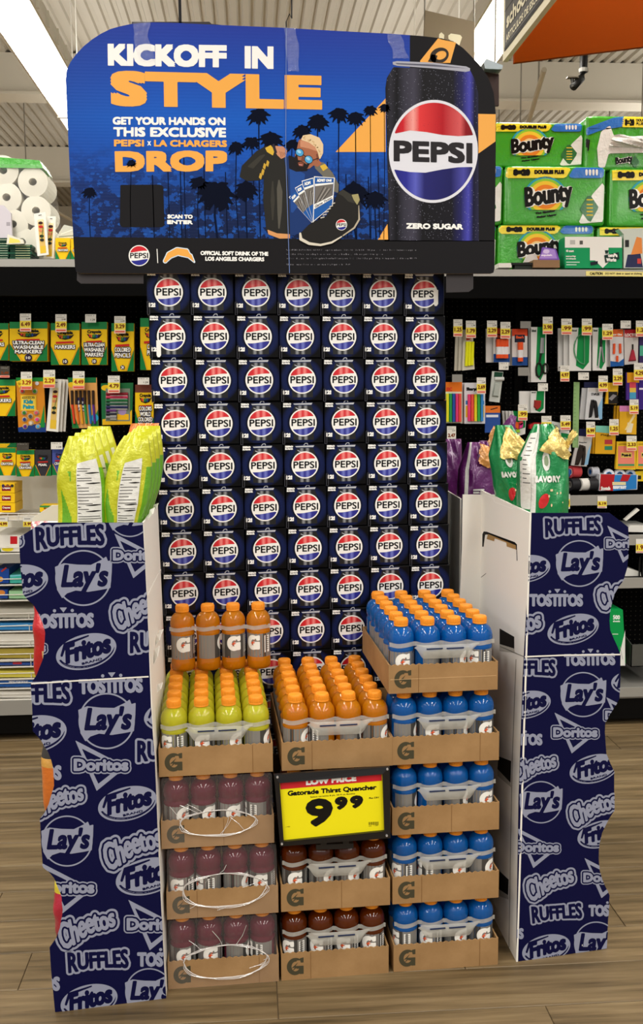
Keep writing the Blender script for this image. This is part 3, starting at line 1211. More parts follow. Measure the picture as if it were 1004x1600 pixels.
HY = .395
hq = on_plane((0, HY, 2), (0, -1, 0))
out = [(117, 418), (119, 424), (125, 427), (448, 428), (766, 427.5), (770.5, 426), (772, 420), (774.5, 200), (774, 178), (771, 145), (766, 130), (761, 119), (750, 103), (736, 88), (723, 75), (710, 66), (690, 60), (660, 56.5), (614, 53),
       (520, 48), (441, 43.3), (341, 39), (280, 36), (240, 35), (220, 36), (205, 37.5), (188, 41), (172, 45.5), (157, 53), (144, 61.5), (131, 72), (119, 84.5), (110, 97), (104, 110), (102.5, 124), (104, 160), (109, 270)]
OUT = out[::-1]
o0 = hq(445, 428)
hd = thing('header_sign', 'large blue printed header board with rounded top above the cola wall', 'sign', tuple(o0))
BLUE = poster_blue()
DKEDGE = C('#3d3a3c', .6)
pts = [hq(x, y) for x, y in OUT]
hb = MB()
hb.prism(pts, (0, .007, 0), C('#a08a68', .7), cap=False)
n = len(pts)
hb.add(pts, [tuple(range(n))], BLUE)
hb.add([p + np.array((0, .007, 0)) for p in pts], [tuple(range(n))[::-1]], C('#b39a74', .8))
hb.build('board', hd)
# dark card behind it, hooked over the cartons
bk = [(141, 443), (700, 456), (733, 455), (739, 448), (739, 300), (330, 34), (205, 33), (120, 300), (120, 437), (128, 443)]
bq = on_plane((0, HY+.012, 2), (0, -1, 0))
MB().prism([bq(*p) for p in ((120, 430), (120, 438), (126, 443), (224, 443), (224, 300), (697, 300), (697, 457), (732, 456), (739, 451), (739, 300), (500, 60), (330, 37), (327, 34), (206, 34), (206, 60), (150, 120))], (0, .005, 0), DKEDGE).build('backing_card', hd)
MB().box(-.25, .45, HY+.018, HY+.30, PZ0+CHT/2+.004, PZ0+CHT/2+.03, C('#b39a74', .8)).build('support_foot', hd)

PB = C('#171619', .55, spec=.12)
ORG_ = C('#f0ab4e', .42)
PW = C('#f5f4f1', .42)
p = Print(hq)
pan = s_poly(OUT)
bx = (95, 30, 785, 432)
p.sdf(s_and(pan, s_poly([(90, 370), (448, 373), (800, 376), (800, 440), (90, 440)])), bx, PB, 0, 1.5)
dark = s_poly([(640, 50), (690, 50), (800, 40), (800, 377), (600, 377), (604, 350), (640, 300)])
p.sdf(s_and(pan, dark), bx, PB, 0, 1.5)
p.build('dark_band', hd)
p = Print(hq)
TRUNK = C('#081430', .55, spec=.05)
LEAF = C('#070d20', .55, spec=.05)
rng = random.Random(5)


def palm(px, py, r, yb):
    p.line([(px, py), (px + rng.uniform(-2, 2), (py+yb)/2), (px + rng.uniform(-1, 4), yb)], max(1.1, r*.1), TRUNK, 1)
    fr = []
    for i in range(11):
        a = -math.pi*.5 + (i-5)*.47 + rng.uniform(-.12, .12)
        L = r*rng.uniform(.8, 1.1)
        ex, ey = px + L*math.cos(a), py + L*math.sin(a)*.85 + r*.25
        fr.append(s_stroke([(px, py), ((px+ex)/2, (py+ey)/2 - r*.14), (ex, ey)], [r*.10, r*.16, r*.03]))
    for i in range(12):
        a = rng.uniform(0, 6.28)
        fr.append(s_stroke([(px, py+r*.1), (px + r*.6*math.cos(a), py + r*.15 + r*.75*abs(math.sin(a)))], [r*.12, r*.02]))
    p.sdf(s_or(*fr), (px-r*1.3, py-r*1.3, px+r*1.3, py+r*1.5), LEAF, 2, r/11)


for px, py, r, yb in ((404, 180, 19, 372), (369, 230, 15, 372), (393, 223, 15, 300), (423, 218, 20, 330), (472, 205, 16, 330), (496, 190, 19, 372), (456, 226, 14, 300), (529, 178, 17, 374), (555, 184, 16, 374), (578, 172, 12, 374),
                      (600, 168, 10, 374), (337, 302, 34, 372), (384, 296, 22, 372), (552, 300, 26, 374), (205, 255, 9, 372), (140, 300, 13, 371), (585, 310, 20, 374), (310, 285, 15, 372)):
    palm(px, py, r, yb)
for px in (238, 262, 281, 287, 318, 352, 575, 590, 540, 511, 518):
    p.line([(px, 270 + rng.uniform(-30, 10)), (px+3, 372)], 1.5, TRUNK, 1)
p.build('palm_picture', hd, 'printed dark palm trees')

if True:
    p = Print(hq)
    p.poly([(524, 237.5), (602, 154), (602, 237.5)], ORG_, 1).build('orange_bolt', hd, 'printed orange triangle')
    p = Print(hq)
    p.poly([(746.5, 178), (774, 178.5), (773.5, 221), (747, 240)], ORG_, 1).build('orange_bolt', hd)
p = Print(hq)
p.poly([(590, 374.5), (605, 350), (606, 374.5)], ORG_, 1).build('orange_bolt', hd)
p = Print(hq)
p.poly([(656, 95), (684, 60), (690, 62), (712, 66.5), (703, 98.5), (656, 98)], ORG_, 1)
p.build('orange_bolt', hd, 'printed orange bolt shapes')

# can picture
def can_mat():
    t = NT('printed_big_can')
    co = t.coords('Object')
    s = t.sep(co)
    u = t.math('DIVIDE', t.math('SUBTRACT', s[0], hq(602, 200)[0]-o0[0]), hq(747, 200)[0]-hq(602, 200)[0])
    c = t.ramp(u, [(0, rgb('#131219')), (.05, rgb('#2a2933')), (.12, rgb('#0d0d12')), (.2, rgb('#33323f')), (.30, rgb('#403e4d')), (.4, rgb('#141317')), (.72, rgb('#15141c')), (.82, rgb('#22225a')), (.9, rgb('#4646ac')), (.955, rgb('#11112e')), (1, rgb('#24243e'))])
    v = t.n('ShaderNodeTexVoronoi')
    v.inputs['Scale'].default_value = 1
    t.l(t.scaled(co, (150, 1, 150)), v.inputs['Vector'])
    d = t.math('LESS_THAN', v.outputs['Distance'], .16)
    return t.set(Base_Color=t.mix(t.math('MULTIPLY', d, .6), c, rgb('#8f90a4')), Roughness=.45, Specular_IOR_Level=.12)


def grad_x(name, xa, xb, stops):
    t = NT(name)
    co = t.coords('Object')
    s = t.sep(co)
    a, b = hq(xa, 230)[0]-o0[0], hq(xb, 230)[0]-o0[0]
    c = t.ramp(t.math('DIVIDE', t.math('SUBTRACT', s[0], a), b-a), [(q, rgb(h)) for q, h in stops])
    v = t.n('ShaderNodeTexVoronoi')
    v.inputs['Scale'].default_value = 1
    t.l(t.scaled(co, (130, 1, 130)), v.inputs['Vector'])
    d = t.math('LESS_THAN', v.outputs['Distance'], .14)
    return t.set(Base_Color=t.mix(t.math('MULTIPLY', d, .35), c, rgb('#3a2630')), Roughness=.45, Specular_IOR_Level=.12)


p = Print(hq)
p.poly([(601.7, 138), (604, 122), (614, 105), (734, 110), (742, 126), (746.5, 146), (747.5, 376.3), (608, 375.6)], can_mat(), 2)
RIM = C('#a9aab8', .4)
p.poly([(613, 97), (620, 95.6), (676, 98), (728, 104), (734, 107), (733.5, 111), (727, 112.5), (676, 107), (620, 103), (613.5, 101)], RIM, 3)
p.poly([(617, 98.6), (676, 101), (729, 107), (676, 104), (620, 100.6)], C('#5d5e6d', .4), 4)
p.sdf(s_cut(shape_tf(s_ell(0, 0, 15, 12), 686, 87, 1, -.4), shape_tf(s_ell(1, 1, 9, 6.5), 687, 86, 1, -.4)), (665, 68, 708, 98), C('#2a2118', .4), 3, 1)
p.poly([(668, 96.5), (674, 85), (683, 87), (680, 97.5)], C('#2a2118', .4), 3)
p.build('can_picture', hd, 'printed picture of a wet dark can')
p = Print(hq)
p.ell(676.5, 236.7, 69.5, 80.5, C('#dfe0ea', .4), 4, 60, .05)
f = s_ell(676.5, 236.7, 65.5, 76, .05)
top = s_poly([(590, 120), (770, 120), (770, 210), (738, 211.5), (715, 213), (690, 211), (665, 206.5), (640, 204), (612, 210), (590, 212)])
bot = s_poly([(770, 340), (590, 340), (590, 264), (613, 264.5), (640, 269), (664, 270), (690, 265), (715, 261.5), (740, 261), (770, 262)])
p.sdf(s_and(f, top), (600, 150, 750, 330), grad_x('printed_red', 607, 746, [(0, '#a3131f'), (.16, '#c9202c'), (.27, '#f0a09a'), (.34, '#dd3a3c'), (.6, '#b01622'), (.8, '#d25a5c'), (.86, '#8a0e1a'), (1, '#6d0c18')]), 5, 1.6)
p.sdf(s_and(f, bot), (600, 150, 750, 330), grad_x('printed_navy', 607, 746, [(0, '#20206e'), (.2, '#2c2e93'), (.3, '#5a5fc0'), (.4, '#24246c'), (.7, '#1c1c5c'), (.84, '#4a4aa4'), (.95, '#16164a'), (1, '#16164a')]), 5, 1.6)
p.build('emblem_picture', hd, 'printed round red, white and blue mark')
p = Print(hq)
INKB = C('#201c20', .42)
p.qtext('PEPSI', (614.5, 219), (737.5, 223.5), (737.5, 256), (614.5, 252.5), INKB, 6, bold=2.0, res=.9, square=True)
p.qtext('ZERO SUGAR', (634, 348.5), (723, 350), (723, 359), (634, 357.5), PW, 4, bold=.75)
p.build('can_lettering', hd)

# words
p = Print(hq)
p.qtext('KICKOFF', (168, 68), (354, 70.3), (354, 106), (168.5, 103), PW, 2, bold=2.6, res=.9, square=True)
p.qtext('IN', (382, 72), (427, 72.8), (427, 108), (382, 107), PW, 2, bold=2.6, res=.9, square=True)
p.qtext('STYLE', (172, 110), (503, 118), (503, 172), (173, 166), ORG_, 2, bold=4.6, res=1.1, square=True)
p.qtext('GET YOUR HANDS ON', (176, 182.5), (352, 183.5), (352, 196), (176, 195), PW, 2, bold=.8, square=True)
p.qtext('THIS EXCLUSIVE', (177, 198.5), (353, 199.5), (353, 215), (177, 213.5), PW, 2, bold=.95, square=True)
p.qtext('PEPSI', (178, 218), (225, 218.3), (225, 229.3), (178, 229), ORG_, 2, bold=.7, square=True)
p.qtext('x', (230, 220.5), (236, 220.5), (236, 227.5), (230, 227.5), PW, 2, bold=.3)
p.qtext('LA CHARGERS', (240.5, 218.5), (354.5, 219.2), (354.5, 230), (240.5, 229.2), ORG_, 2, bold=.7, square=True)
p.qtext('DROP', (179, 236), (355, 234.8), (354.5, 268), (180, 269), ORG_, 2, bold=2.9, res=.9, square=True)
p.qtext('SCAN TO', (261.4, 335), (301, 335.5), (301, 342), (261.4, 341.7), PW, 2, bold=.55)
p.qtext('ENTER', (261, 343.7), (301, 344.2), (301, 350.6), (261, 350.2), PW, 2, bold=.6)
p.qtext('OFFICIAL SOFT DRINK OF THE', (313, 392), (419, 393.5), (419, 400), (313, 398.7), PW, 2, bold=.45)
p.qtext('LOS ANGELES CHARGERS', (320.5, 401), (412.7, 402), (412.7, 408.5), (320.5, 407.5), PW, 2, bold=.45)
FINE = C('#75737a', .5)
for y, x1, s in ((389, 651, 'NO PURCHASE NECESSARY. Legal residents of the 50 US & DC, 18 years or older. Enter between approx.'),
                 (395.5, 600, 'For Official Rules including how to enter, entry deadlines, odds and prize descriptions,'),
                 (402, 651, 'and details, see the Los Angeles Football Company, LLC, One Chargers Way, El Segundo, California 90245'),
                 (411.5, 547, 'All other featured trademarks are owned by PepsiCo, Inc. 2024')):
    p.text(s, 446.5, y, x1, y+4.2, FINE, 2, bold=.05, res=.8)
p.build('lettering', hd, 'white and orange headline lettering')
p = Print(hq)
p.sdf(s_poly([(188, 289), (249, 288.5), (255, 291), (257, 352), (253, 355), (191, 355), (187, 351)]), (180, 284, 262, 360), PB, 1, 1.5)
p.build('code_panel', hd, 'blank dark square')
p = Print(hq)
emblem(p, 217.3, 399.5, 16.4, PW, C('#cf2531', .4), C('#2a2c8e', .4), INKB, 2)
p.poly([(244.6, 389), (245.8, 389), (247, 411), (245.8, 411)], PW, 2)
bo = s_or(s_stroke([(258, 408), (265, 398.5), (277, 393), (290, 394), (300, 404)], [2.2, 4.6, 5.4, 4.6, .6]), s_poly([(283, 391), (292, 389.5), (289, 394), (299, 398), (303.5, 409.5), (294, 402), (280, 399)]))
p.sdf(s_grow(bo, 1.5), (250, 384, 310, 415), C('#d7e6f3', .4), 2, .7)
p.sdf(bo, (250, 384, 310, 415), ORG_, 3, .7)
p.build('club_marks', hd, 'round mark and curved lightning bolt')


# the man in the dark jacket, the tickets and the boot (layout in the units of an enlarged view)
def cq(x, y, off=0.0):
    return hq(360 + x/4.564, 190 + y/4.564, off)


p = Print(cq)
JK, JK2, JK3 = C('#23221f', .45), C('#37352f', .45), C('#55524a', .45)
SKIN, SKIN2, SKIN3 = C('#a5664a', .5), C('#7d4632', .5), C('#c98c6c', .5)
SHIRT, SHIRT2 = C('#16346e', .45), C('#1f4a95', .45)
_bl = [0]
def blob(pts, m, layer, r=6, res=3.0):
    _bl[0] = (_bl[0] + 1) % 8
    layer += _bl[0]*.1
    x = [a for a, b in pts]; y = [b for a, b in pts]
    p.sdf(s_grow(s_poly(pts), r), (min(x)-r-4, min(y)-r-4, max(x)+r+4, max(y)+r+4), m, layer, res)
blob([(385, 250), (560, 300), (680, 350), (740, 420), (750, 500), (640, 640), (500, 790), (430, 810), (395, 500)], SHIRT, 2)
blob([(430, 330), (520, 380), (500, 560), (440, 640)], SHIRT2, 3, 10)
# jacket: left arm over the shoulder, long open front
blob([(75, 390), (90, 320), (190, 220), (250, 185), (300, 215), (330, 250), (330, 300), (250, 390), (200, 410), (120, 415)], JK, 3, 10)
blob([(260, 300), (320, 245), (370, 250), (400, 400), (410, 600), (415, 800), (330, 800), (262, 770), (240, 560), (245, 420)], JK, 3, 8)
blob([(345, 420), (365, 500), (360, 640), (345, 760), (338, 620), (335, 480)], JK3, 4, 5)
blob([(300, 430), (310, 560), (300, 700), (290, 560)], JK2, 4, 5)
blob([(130, 320), (210, 250), (240, 240), (160, 330)], JK2, 4, 6)
blob([(266, 775), (330, 800), (420, 806), (420, 830), (350, 832), (272, 802)], C('#d99a62', .45), 4, 3)
blob([(250, 190), (285, 172), (312, 205), (300, 238), (262, 215)], C('#d8b13c', .45), 4, 3)
for a in ((228, 360), (240, 320), (262, 300), (212, 390)):
    blob([(a[0], a[1]-22), (a[0]+12, a[1]-10), (a[0]+4, a[1]+22), (a[0]-8, a[1]+8)], C('#c9a23a', .45), 5, 2)
blob([(322, 178), (372, 182), (398, 208), (392, 248), (362, 262), (338, 240), (322, 215)], SKIN3, 4, 4)
for i in range(4):
    p.line([(350+i*11, 212+i*3), (362+i*10, 256-i*6)], 3, SKIN2, 5)
blob([(296, 168), (310, 160), (330, 222), (316, 226)], C('#2a2430', .4), 5, 2)
# right arm raised behind the head
blob([(600, 290), (660, 300), (720, 370), (762, 450), (760, 500), (720, 480), (660, 380), (610, 330)], C('#6f6c62', .45), 3, 8)
blob([(640, 318), (672, 306), (690, 330), (660, 350)], C('#d8b13c', .45), 4, 3)
blob([(590, 285), (630, 280), (645, 300), (620, 320), (592, 310)], SKIN, 4, 3)
# neck, head, beard, hair, glasses
blob([(420, 250), (470, 270), (560, 300), (540, 345), (470, 350), (425, 330)], C('#151319', .5), 4, 8)
blob([(478, 200), (490, 140), (530, 110), (610, 150), (640, 210), (622, 280), (560, 330), (500, 335), (468, 290), (465, 240)], SKIN, 5, 6)
blob([(500, 140), (540, 128), (600, 165), (618, 210), (560, 190), (500, 178)], SKIN3, 6, 4)
blob([(470, 240), (478, 280), (498, 282), (540, 310), (560, 300), (545, 332), (500, 345), (468, 318), (455, 270)], C('#1a1416', .55), 6, 4)
blob([(482, 296), (500, 288), (520, 300), (514, 318), (490, 316)], SKIN2, 7, 3)
blob([(486, 304), (514, 308), (508, 314), (488, 311)], C('#c47f76', .5), 8, 1)
blob([(512, 250), (530, 262), (524, 282), (505, 278)], SKIN2, 7, 3)
blob([(508, 128), (520, 104), (570, 96), (630, 120), (655, 165), (654, 225), (636, 262), (626, 220), (606, 178), (560, 146)], C('#e3c8a0', .55), 7, 5)
for i in range(22):
    a = rng.uniform(0, 1)
    x, y = 520+a*125, 110+a*a*110+rng.uniform(-5, 22)
    p.ell(x, y, 5, 4, C('#caa878', .6), 8, 8)
blob([(612, 235), (632, 228), (634, 262), (618, 276)], SKIN2, 6, 3)
for gx, gy, rx, ry in ((492, 222, 28, 24), (556, 272, 28, 25)):
    p.ell(gx, gy, rx+4, ry+4, C('#241c1c', .4), 8, 24, .6)
    p.ell(gx, gy, rx, ry, C('#4da3d8', .25), 9, 24, .6)
    p.ell(gx-4, gy-6, rx*.6, ry*.4, C('#9fd3f0', .25), 10, 16, .6)
p.line([(514, 236), (534, 250)], 6, C('#241c1c', .4), 9)
p.line([(582, 278), (624, 262)], 5, C('#241c1c', .4), 9)
p.build('man_picture', hd, 'printed man with blond hair, mirror glasses and dark jacket')
# tickets
p = Print(cq)
TB, TG = C('#1d5aa8', .45), C('#6f6a66', .45)
for k, q in enumerate((((415, 540), (462, 492), (600, 690), (578, 722)), ((458, 474), (510, 444), (604, 690), (584, 722)), ((506, 424), (590, 400), (612, 690), (588, 722)), ((594, 392), (742, 402), (728, 600), (586, 720)))):
    a, b, c, d = [np.array(v, float) for v in q]
    P4 = lambda u, v: tuple((a*(1-u)+b*u)*(1-v) + (d*(1-u)+c*u)*v)
    L = 3 + k*4
    p.poly([tuple(d), tuple(c), tuple(b), tuple(a)], PW, L)
    p.poly([P4(.04, .98), P4(.96, .98), P4(.96, .02), P4(.04, .02)], TB, L+1)
    p.poly([P4(.06, .62), P4(.94, .62), P4(.94, .22), P4(.06, .22)], TG, L+2)
    p.poly([P4(.06, .22), P4(.94, .22), P4(.94, .17), P4(.06, .17)], PW, L+2)
    for i in range(5):
        p.line([P4(.1+.1*i, .6), P4(.5+.09*i, .26+.03*i)], 3.5, C('#b7b2ac' if i % 2 else '#2d2b2c', .5), L+3)
    if k == 3:
        p.qtext('ADMIT ONE', P4(.14, .05), P4(.86, .06), P4(.86, .14), P4(.14, .13), PW, L+3, bold=1.4)
        p.poly([P4(.02, .73), P4(.98, .73), P4(.98, .62), P4(.02, .62)], PW, L+3)
        p.qtext('Game Ticket', P4(.08, .645), P4(.92, .645), P4(.92, .715), P4(.08, .715), C('#6a6c74', .5), L+4, bold=1)
    else:
        p.qtext('ADM', P4(.14, .05), P4(.7, .06), P4(.7, .14), P4(.14, .13), PW, L+3, bold=1.2)
p.build('ticket_picture', hd, 'printed fan of blue tickets')
p = Print(cq)
blob([(500, 800), (560, 740), (680, 680), (740, 590), (768, 510), (800, 490), (850, 520), (900, 525), (918, 560), (915, 700), (880, 760), (800, 820), (720, 870), (620, 885), (540, 870), (495, 835)], C('#1d1b19', .45), 20, 4)
f = s_stroke([(496, 800), (500, 840), (560, 872), (640, 882), (720, 864), (790, 822)], [7, 11, 10, 8, 7, 4])
p.sdf(f, (470, 770, 820, 910), C('#d9d2c2', .45), 21, 3)
p.sdf(s_stroke([(800, 815), (880, 760), (915, 700), (912, 600)], [4, 6, 6, 2]), (780, 580, 940, 830), C('#b8ad98', .45), 21, 3)
blob([(866, 528), (905, 522), (915, 560), (900, 590), (880, 560)], C('#a39a6c', .5), 21, 4)
blob([(770, 515), (800, 493), (850, 525), (880, 580), (840, 570), (800, 530)], C('#35332d', .45), 21, 4)
for i in range(6):
    p.line([(640+i*16, 690-i*20), (668+i*15, 682-i*20)], 7, C('#cfc8ba', .5), 22)
emblem(p, 789, 738, 40, PW, C('#cf2531', .4), C('#2a2c8e', .4), INKB, 23)
p.build('boot_picture', hd, 'printed dark high-top shoe with a round mark')
# clear tape strips and hanging wire at the top edge
TAPE = film_mat('clear_tape', .13, '#dfe3f5')
def tape(pts, w, seed):
    r = random.Random(seed)
    mb = MB()
    n_ = 14
    def fn(u, v):
        i = v*(len(pts)-1); k = min(int(i), len(pts)-2); f_ = i-k
        x = pts[k][0]*(1-f_) + pts[k+1][0]*f_ + (u-.5)*w*(1+.12*math.sin(9*v+seed))
        y = pts[k][1]*(1-f_) + pts[k+1][1]*f_
        return hq(x, y, .0045 + .0022*math.sin(17*u+6*v+seed) + .0018*math.sin(31*v+5*u))
    mb.grid(fn, 10, n_, TAPE)
    return mb.build('clear_tape', hd, smooth=True)
tape([(222, 33.5), (220, 60), (231, 97)], 24, 1)
tape([(452, 43), (456, 70), (458, 112)], 19, 3)
tape([(614, 52), (626, 92)], 22, 5)
p = Print(hq)
p.line([(447, 44), (446, 240), (452, 427)], 1.0, C('#6f86bd', .5), 12)
p.build('fold_line', hd)
w = MB()
a = hq(447, 45, -.004)
w.tube([a, a+np.array((.0, 0, .02)), a+np.array((.01, .0, .042)), a+np.array((.016, 0, .03)), a+np.array((.018, .01, 1.5))], .0022, C('#1b1a1c', .4), 6)
w.build('hanging_wire', hd)
w = MB()
b = hq(281, 37, -.012)
w.box(b[0]-.004, b[0]+.004, b[1], b[1]+.008, b[2]-.06, b[2]+1.6, C('#1b1a1c', .4)).box(b[0]-.004, b[0]+.085, b[1]-.004, b[1]+.012, b[2]-.012, b[2]+.002, C('#1b1a1c', .4))
w.build('hanging_bar', hd)

# ================================================================ PRICE SIGN
sq = on_plane((.17, -.052, .7), (.0, -1, 0))
corn = [(437.5, 1321), (609.5, 1308), (608, 1197), (427.5, 1209.5)]
s0 = sq(523, 1314)
ps = thing('price_sign', 'yellow price sign reading 9.99 in a black frame on the middle stack', 'sign', tuple(s0))
FR = C('#121113', .3, spec=.5)
inn = [(443, 1312.5), (599.5, 1296.5), (596.5, 1207.5), (436.5, 1221.5)]
fr = MB()
po, pi_ = [sq(*c) for c in corn], [sq(*c) for c in inn]
for i in range(4):
    j = (i+1) % 4
    oo, oi = po[i], po[j]
    ii, ij = pi_[i], pi_[j]
    up_ = np.array((0, -.010, 0))
    fr.add([oo, oi, ij, ii, oo + up_*.6, oi + up_*.6, ij + up_, ii + up_], [(0, 1, 5, 4), (4, 5, 6, 7), (7, 6, 2, 3), (1, 0, 3, 2)], FR)
fr.prism(po, (0, .004, 0), FR)
fr.build('frame', ps)
p = Print(sq)
YEL = C('#f2e51a', .45)
RED = C('#cf2a33', .45)
KB = C('#16130f', .5)
p.poly(inn, YEL, 0)
p.build('price_card', ps)
p = Print(sq)
o4 = lambda x, y: (420 + x/4.705, 1000 + y/4.705)
p.poly([o4(85, 1098), o4(829, 1034), o4(827, 975), o4(79, 1043)], RED, 1)
p.build('red_band', ps)
p = Print(sq)
p.qtext('LOW PRICE', o4(272, 1018), o4(642, 990), o4(642, 1036), o4(272, 1068), PW, 2, bold=.8, square=True)
p.qtext('Gatorade Thirst Quencher', o4(137, 1108), o4(790, 1062), o4(790, 1104), o4(137, 1153), KB, 2, bold=.5)
p.qtext('Select varieties 8 pk, 20 fl oz Bottles', o4(303, 1148), o4(632, 1122), o4(632, 1136), o4(303, 1163), KB, 2, bold=.05, res=.35)
p.qtext('9', o4(268, 1168), o4(470, 1158), o4(468, 1362), o4(270, 1376), KB, 2, bold=3.2, res=.9)
p.qtext('9', o4(482, 1153), o4(578, 1146), o4(578, 1242), o4(484, 1250), KB, 2, bold=2.0, res=.7)
p.qtext('9', o4(594, 1145), o4(692, 1137), o4(692, 1232), o4(596, 1240), KB, 2, bold=2.0, res=.7)
p.qtext('Plus CRV', o4(735, 1156), o4(808, 1150), o4(808, 1162), o4(735, 1168), KB, 2, bold=.1, res=.3)
p.qtext('12.08A', o4(120, 1368), o4(155, 1366), o4(155, 1375), o4(120, 1378), KB, 2, res=.3)
for i in range(14):
    x = 732 + i*5.2
    p.poly([o4(x, 1358), o4(x+(2, 3.2, 1.4)[i % 3], 1358), o4(x+(2, 3.2, 1.4)[i % 3], 1337-.05*i*5), o4(x, 1338-.05*i*5)], KB, 2)
p.qtext('00011110491', o4(732, 1362), o4(805, 1355), o4(805, 1366), o4(732, 1372), KB, 2, res=.3)
p.build('price_lettering', ps)
cl = MB()
for c in ((433, 1212), (604, 1199.5), (440, 1316), (603, 1303)):
    b = sq(*c, .008)
    cl.tube([b, b + np.array((0, -.004, 0))], .003, C('#cfcfd2', .3, .6), 8)
cl.build('corner_rivets', ps)
k_ = MB()
for x_ in (s0[0]-.03, s0[0]+.03):
    k_.box(x_-.008, x_+.008, -.048, -.032, s0[2]-.012, s0[2]+.05, FR)
k_.box(s0[0]-.05, s0[0]+.05, -.0479, -.030, s0[2]-.025, s0[2]-.011, FR)
k_.build('holder_clip', ps)

# ================================================================ CHIP BINS
NAVY = C('#090b38', .5, spec=.12)
SILP = C('#8f93a8', .5, spec=.2)
WCARD = C('#ece8e0', .6, spec=.2)
KRAFT = C('#a3814f', .75)


def lg_ruffles(d):
    def w(x, y):
        u = x/100
        return (x, 15 + (y-15)*(1.12 - .5*u*(1-u)*1.6) + (2.2 if u < .16 else 0)*(1 if y > 15 else 0) - 3*u*(1-u))
    t = s_text('RUFFLES', 0, 0, 100, 30, 1.5, 0, w)
    return [(s_grow(t, 3.4), SILP), (t, NAVY)]


def lg_lays(d):
    ring = s_ring(s_ell(0, 0, 48.5, 48.5), 1.4)
    ban = s_poly([(-49, -20), (-34, -26), (-10, -23), (14, -22), (34, -31), (41, -36), (44, -28), (51, -30), (50, -10), (47, 18), (30, 21), (8, 24), (-14, 21), (-30, 26), (-38, 34), (-46, 20)])
    t = s_text("Lay's", -40, -26, 45, 28, 2.2, .22)
    return [(s_or(ring, s_grow(ban, 1)), SILP), (t, NAVY)]


def lg_doritos(d):
    tri = s_poly([(-47, -46), (46, 2), (-8, 46)])
    ring = s_cut(tri, s_poly([(-35, -31), (33, 3), (-5, 33)]))
    t = s_text('Doritos', -50, -13, 50, 10, 1.6, .0)
    return [(s_or(ring, s_grow(t, 5.4)), SILP), (s_grow(t, 3.0), NAVY), (t, SILP)]


def lg_cheetos(d):
    def w(x, y):
        u = (x+50)/100
        return (x, y*(1.25 - .45*u) - 12*u + 6 + 3*math.sin(u*9))
    t = s_text('Cheetos', -48, -19, 48, 19, 1.5, .1, w)
    return [(s_grow(t, 6.6), SILP), (s_grow(t, 3.0), NAVY), (t, SILP)]


def lg_tostitos(d):
    t = s_text('TOSTITOS', 0, 0, 100, 24, 1.7)
    dots = s_or(s_ell(38, -4, 2.6, 2.6), s_ell(66, -4, 2.6, 2.6), s_poly([(46, -9), (58, -9), (52, -1)]))
    return [(s_or(t, dots), SILP)]


def lg_fritos(d):
    e = s_ell(0, 0, 50, 28)
    lines = s_and(s_ell(0, 0, 47, 26), s_or(s_ring(s_ell(2, -4, 47, 27), .9), s_ring(s_ell(1, -2, 47, 27), .6)), lambda X, Y: -Y + 2)
    t = s_text('Fritos', -37, -21, 43, 12, 2.2, .3)
    top = s_stroke([(-40, -4), (-30, -20), (10, -24)], [2, 2.6, 1.2])
    b = s_text('BRAND', -12, 15.5, 22, 19.5, .3)
    return [(e, SILP), (s_or(t, lines, top, b), NAVY)]


LG = {'ruffles': (lg_ruffles, (-6, -8, 106, 42)), 'lays': (lg_lays, (-54, -52, 54, 52)), 'doritos': (lg_doritos, (-60, -50, 60, 50)),
      'cheetos': (lg_cheetos, (-58, -42, 58, 42)), 'tostitos': (lg_tostitos, (-3, -12, 103, 27)), 'fritos': (lg_fritos, (-53, -32, 53, 32))}


def panel_logos(q, outline, items, parent):
    """the repeated silver snack marks, cut off at the panel's edge"""
    pan_ = s_grow(s_poly(outline), .4)
    p = Print(q)
    for nm, cx, cy, s, a in items:
        fn, b = LG[nm]
        ca, sa = math.cos(a), math.sin(a)
        cs = [(cx + s*(x*ca - y*sa), cy + s*(x*sa + y*ca)) for x in (b[0], b[2]) for y in (b[1], b[3])]
        ox, oy = [c[0] for c in outline], [c[1] for c in outline]
        box = (max(min(c[0] for c in cs), min(ox)), max(min(c[1] for c in cs), min(oy)), min(max(c[0] for c in cs), max(ox)), min(max(c[1] for c in cs), max(oy)))
        if box[2] <= box[0] or box[3] <= box[1]:
            continue
        for L, (f, m) in enumerate(fn(0)):
            p.sdf(s_and(shape_tf(f, cx, cy, s, a), pan_), box, m, L, .75)
    p.build('printed_logos', parent, 'silver snack marks on navy')


def bin_(name, label, plane_pts, outline, seam, items, side, depth, Ztop, extra):
    a, b, c = [np.array(v, float) for v in plane_pts]
    nrm = np.cross(b-a, c-a)
    nrm /= np.linalg.norm(nrm)
    if nrm[1] > 0:
        nrm = -nrm
    q = on_plane(a, nrm)
    t = thing('chip_bin', label, 'bin', tuple(a), 'printed cardboard snack bins')
    up = [pt for pt in outline if pt[1] <= seam + .5]
    pts = [q(*v) for v in outline]
    # lower and upper front panels
    P = MB().prism(pts, -nrm*.004, NAVY, cap=False)
    n_ = len(pts)
    P.add(pts, [tuple(range(n_))], NAVY)
    P.add([v - nrm*.004 for v in pts], [tuple(range(n_))[::-1]], WCARD)
    P.build('printed_side_panel', t)
    MB().prism([v - nrm*depth for v in pts], nrm*.004, WCARD).build('far_side_panel', t)
    panel_logos(q, outline, items, t)
    return t, q, nrm


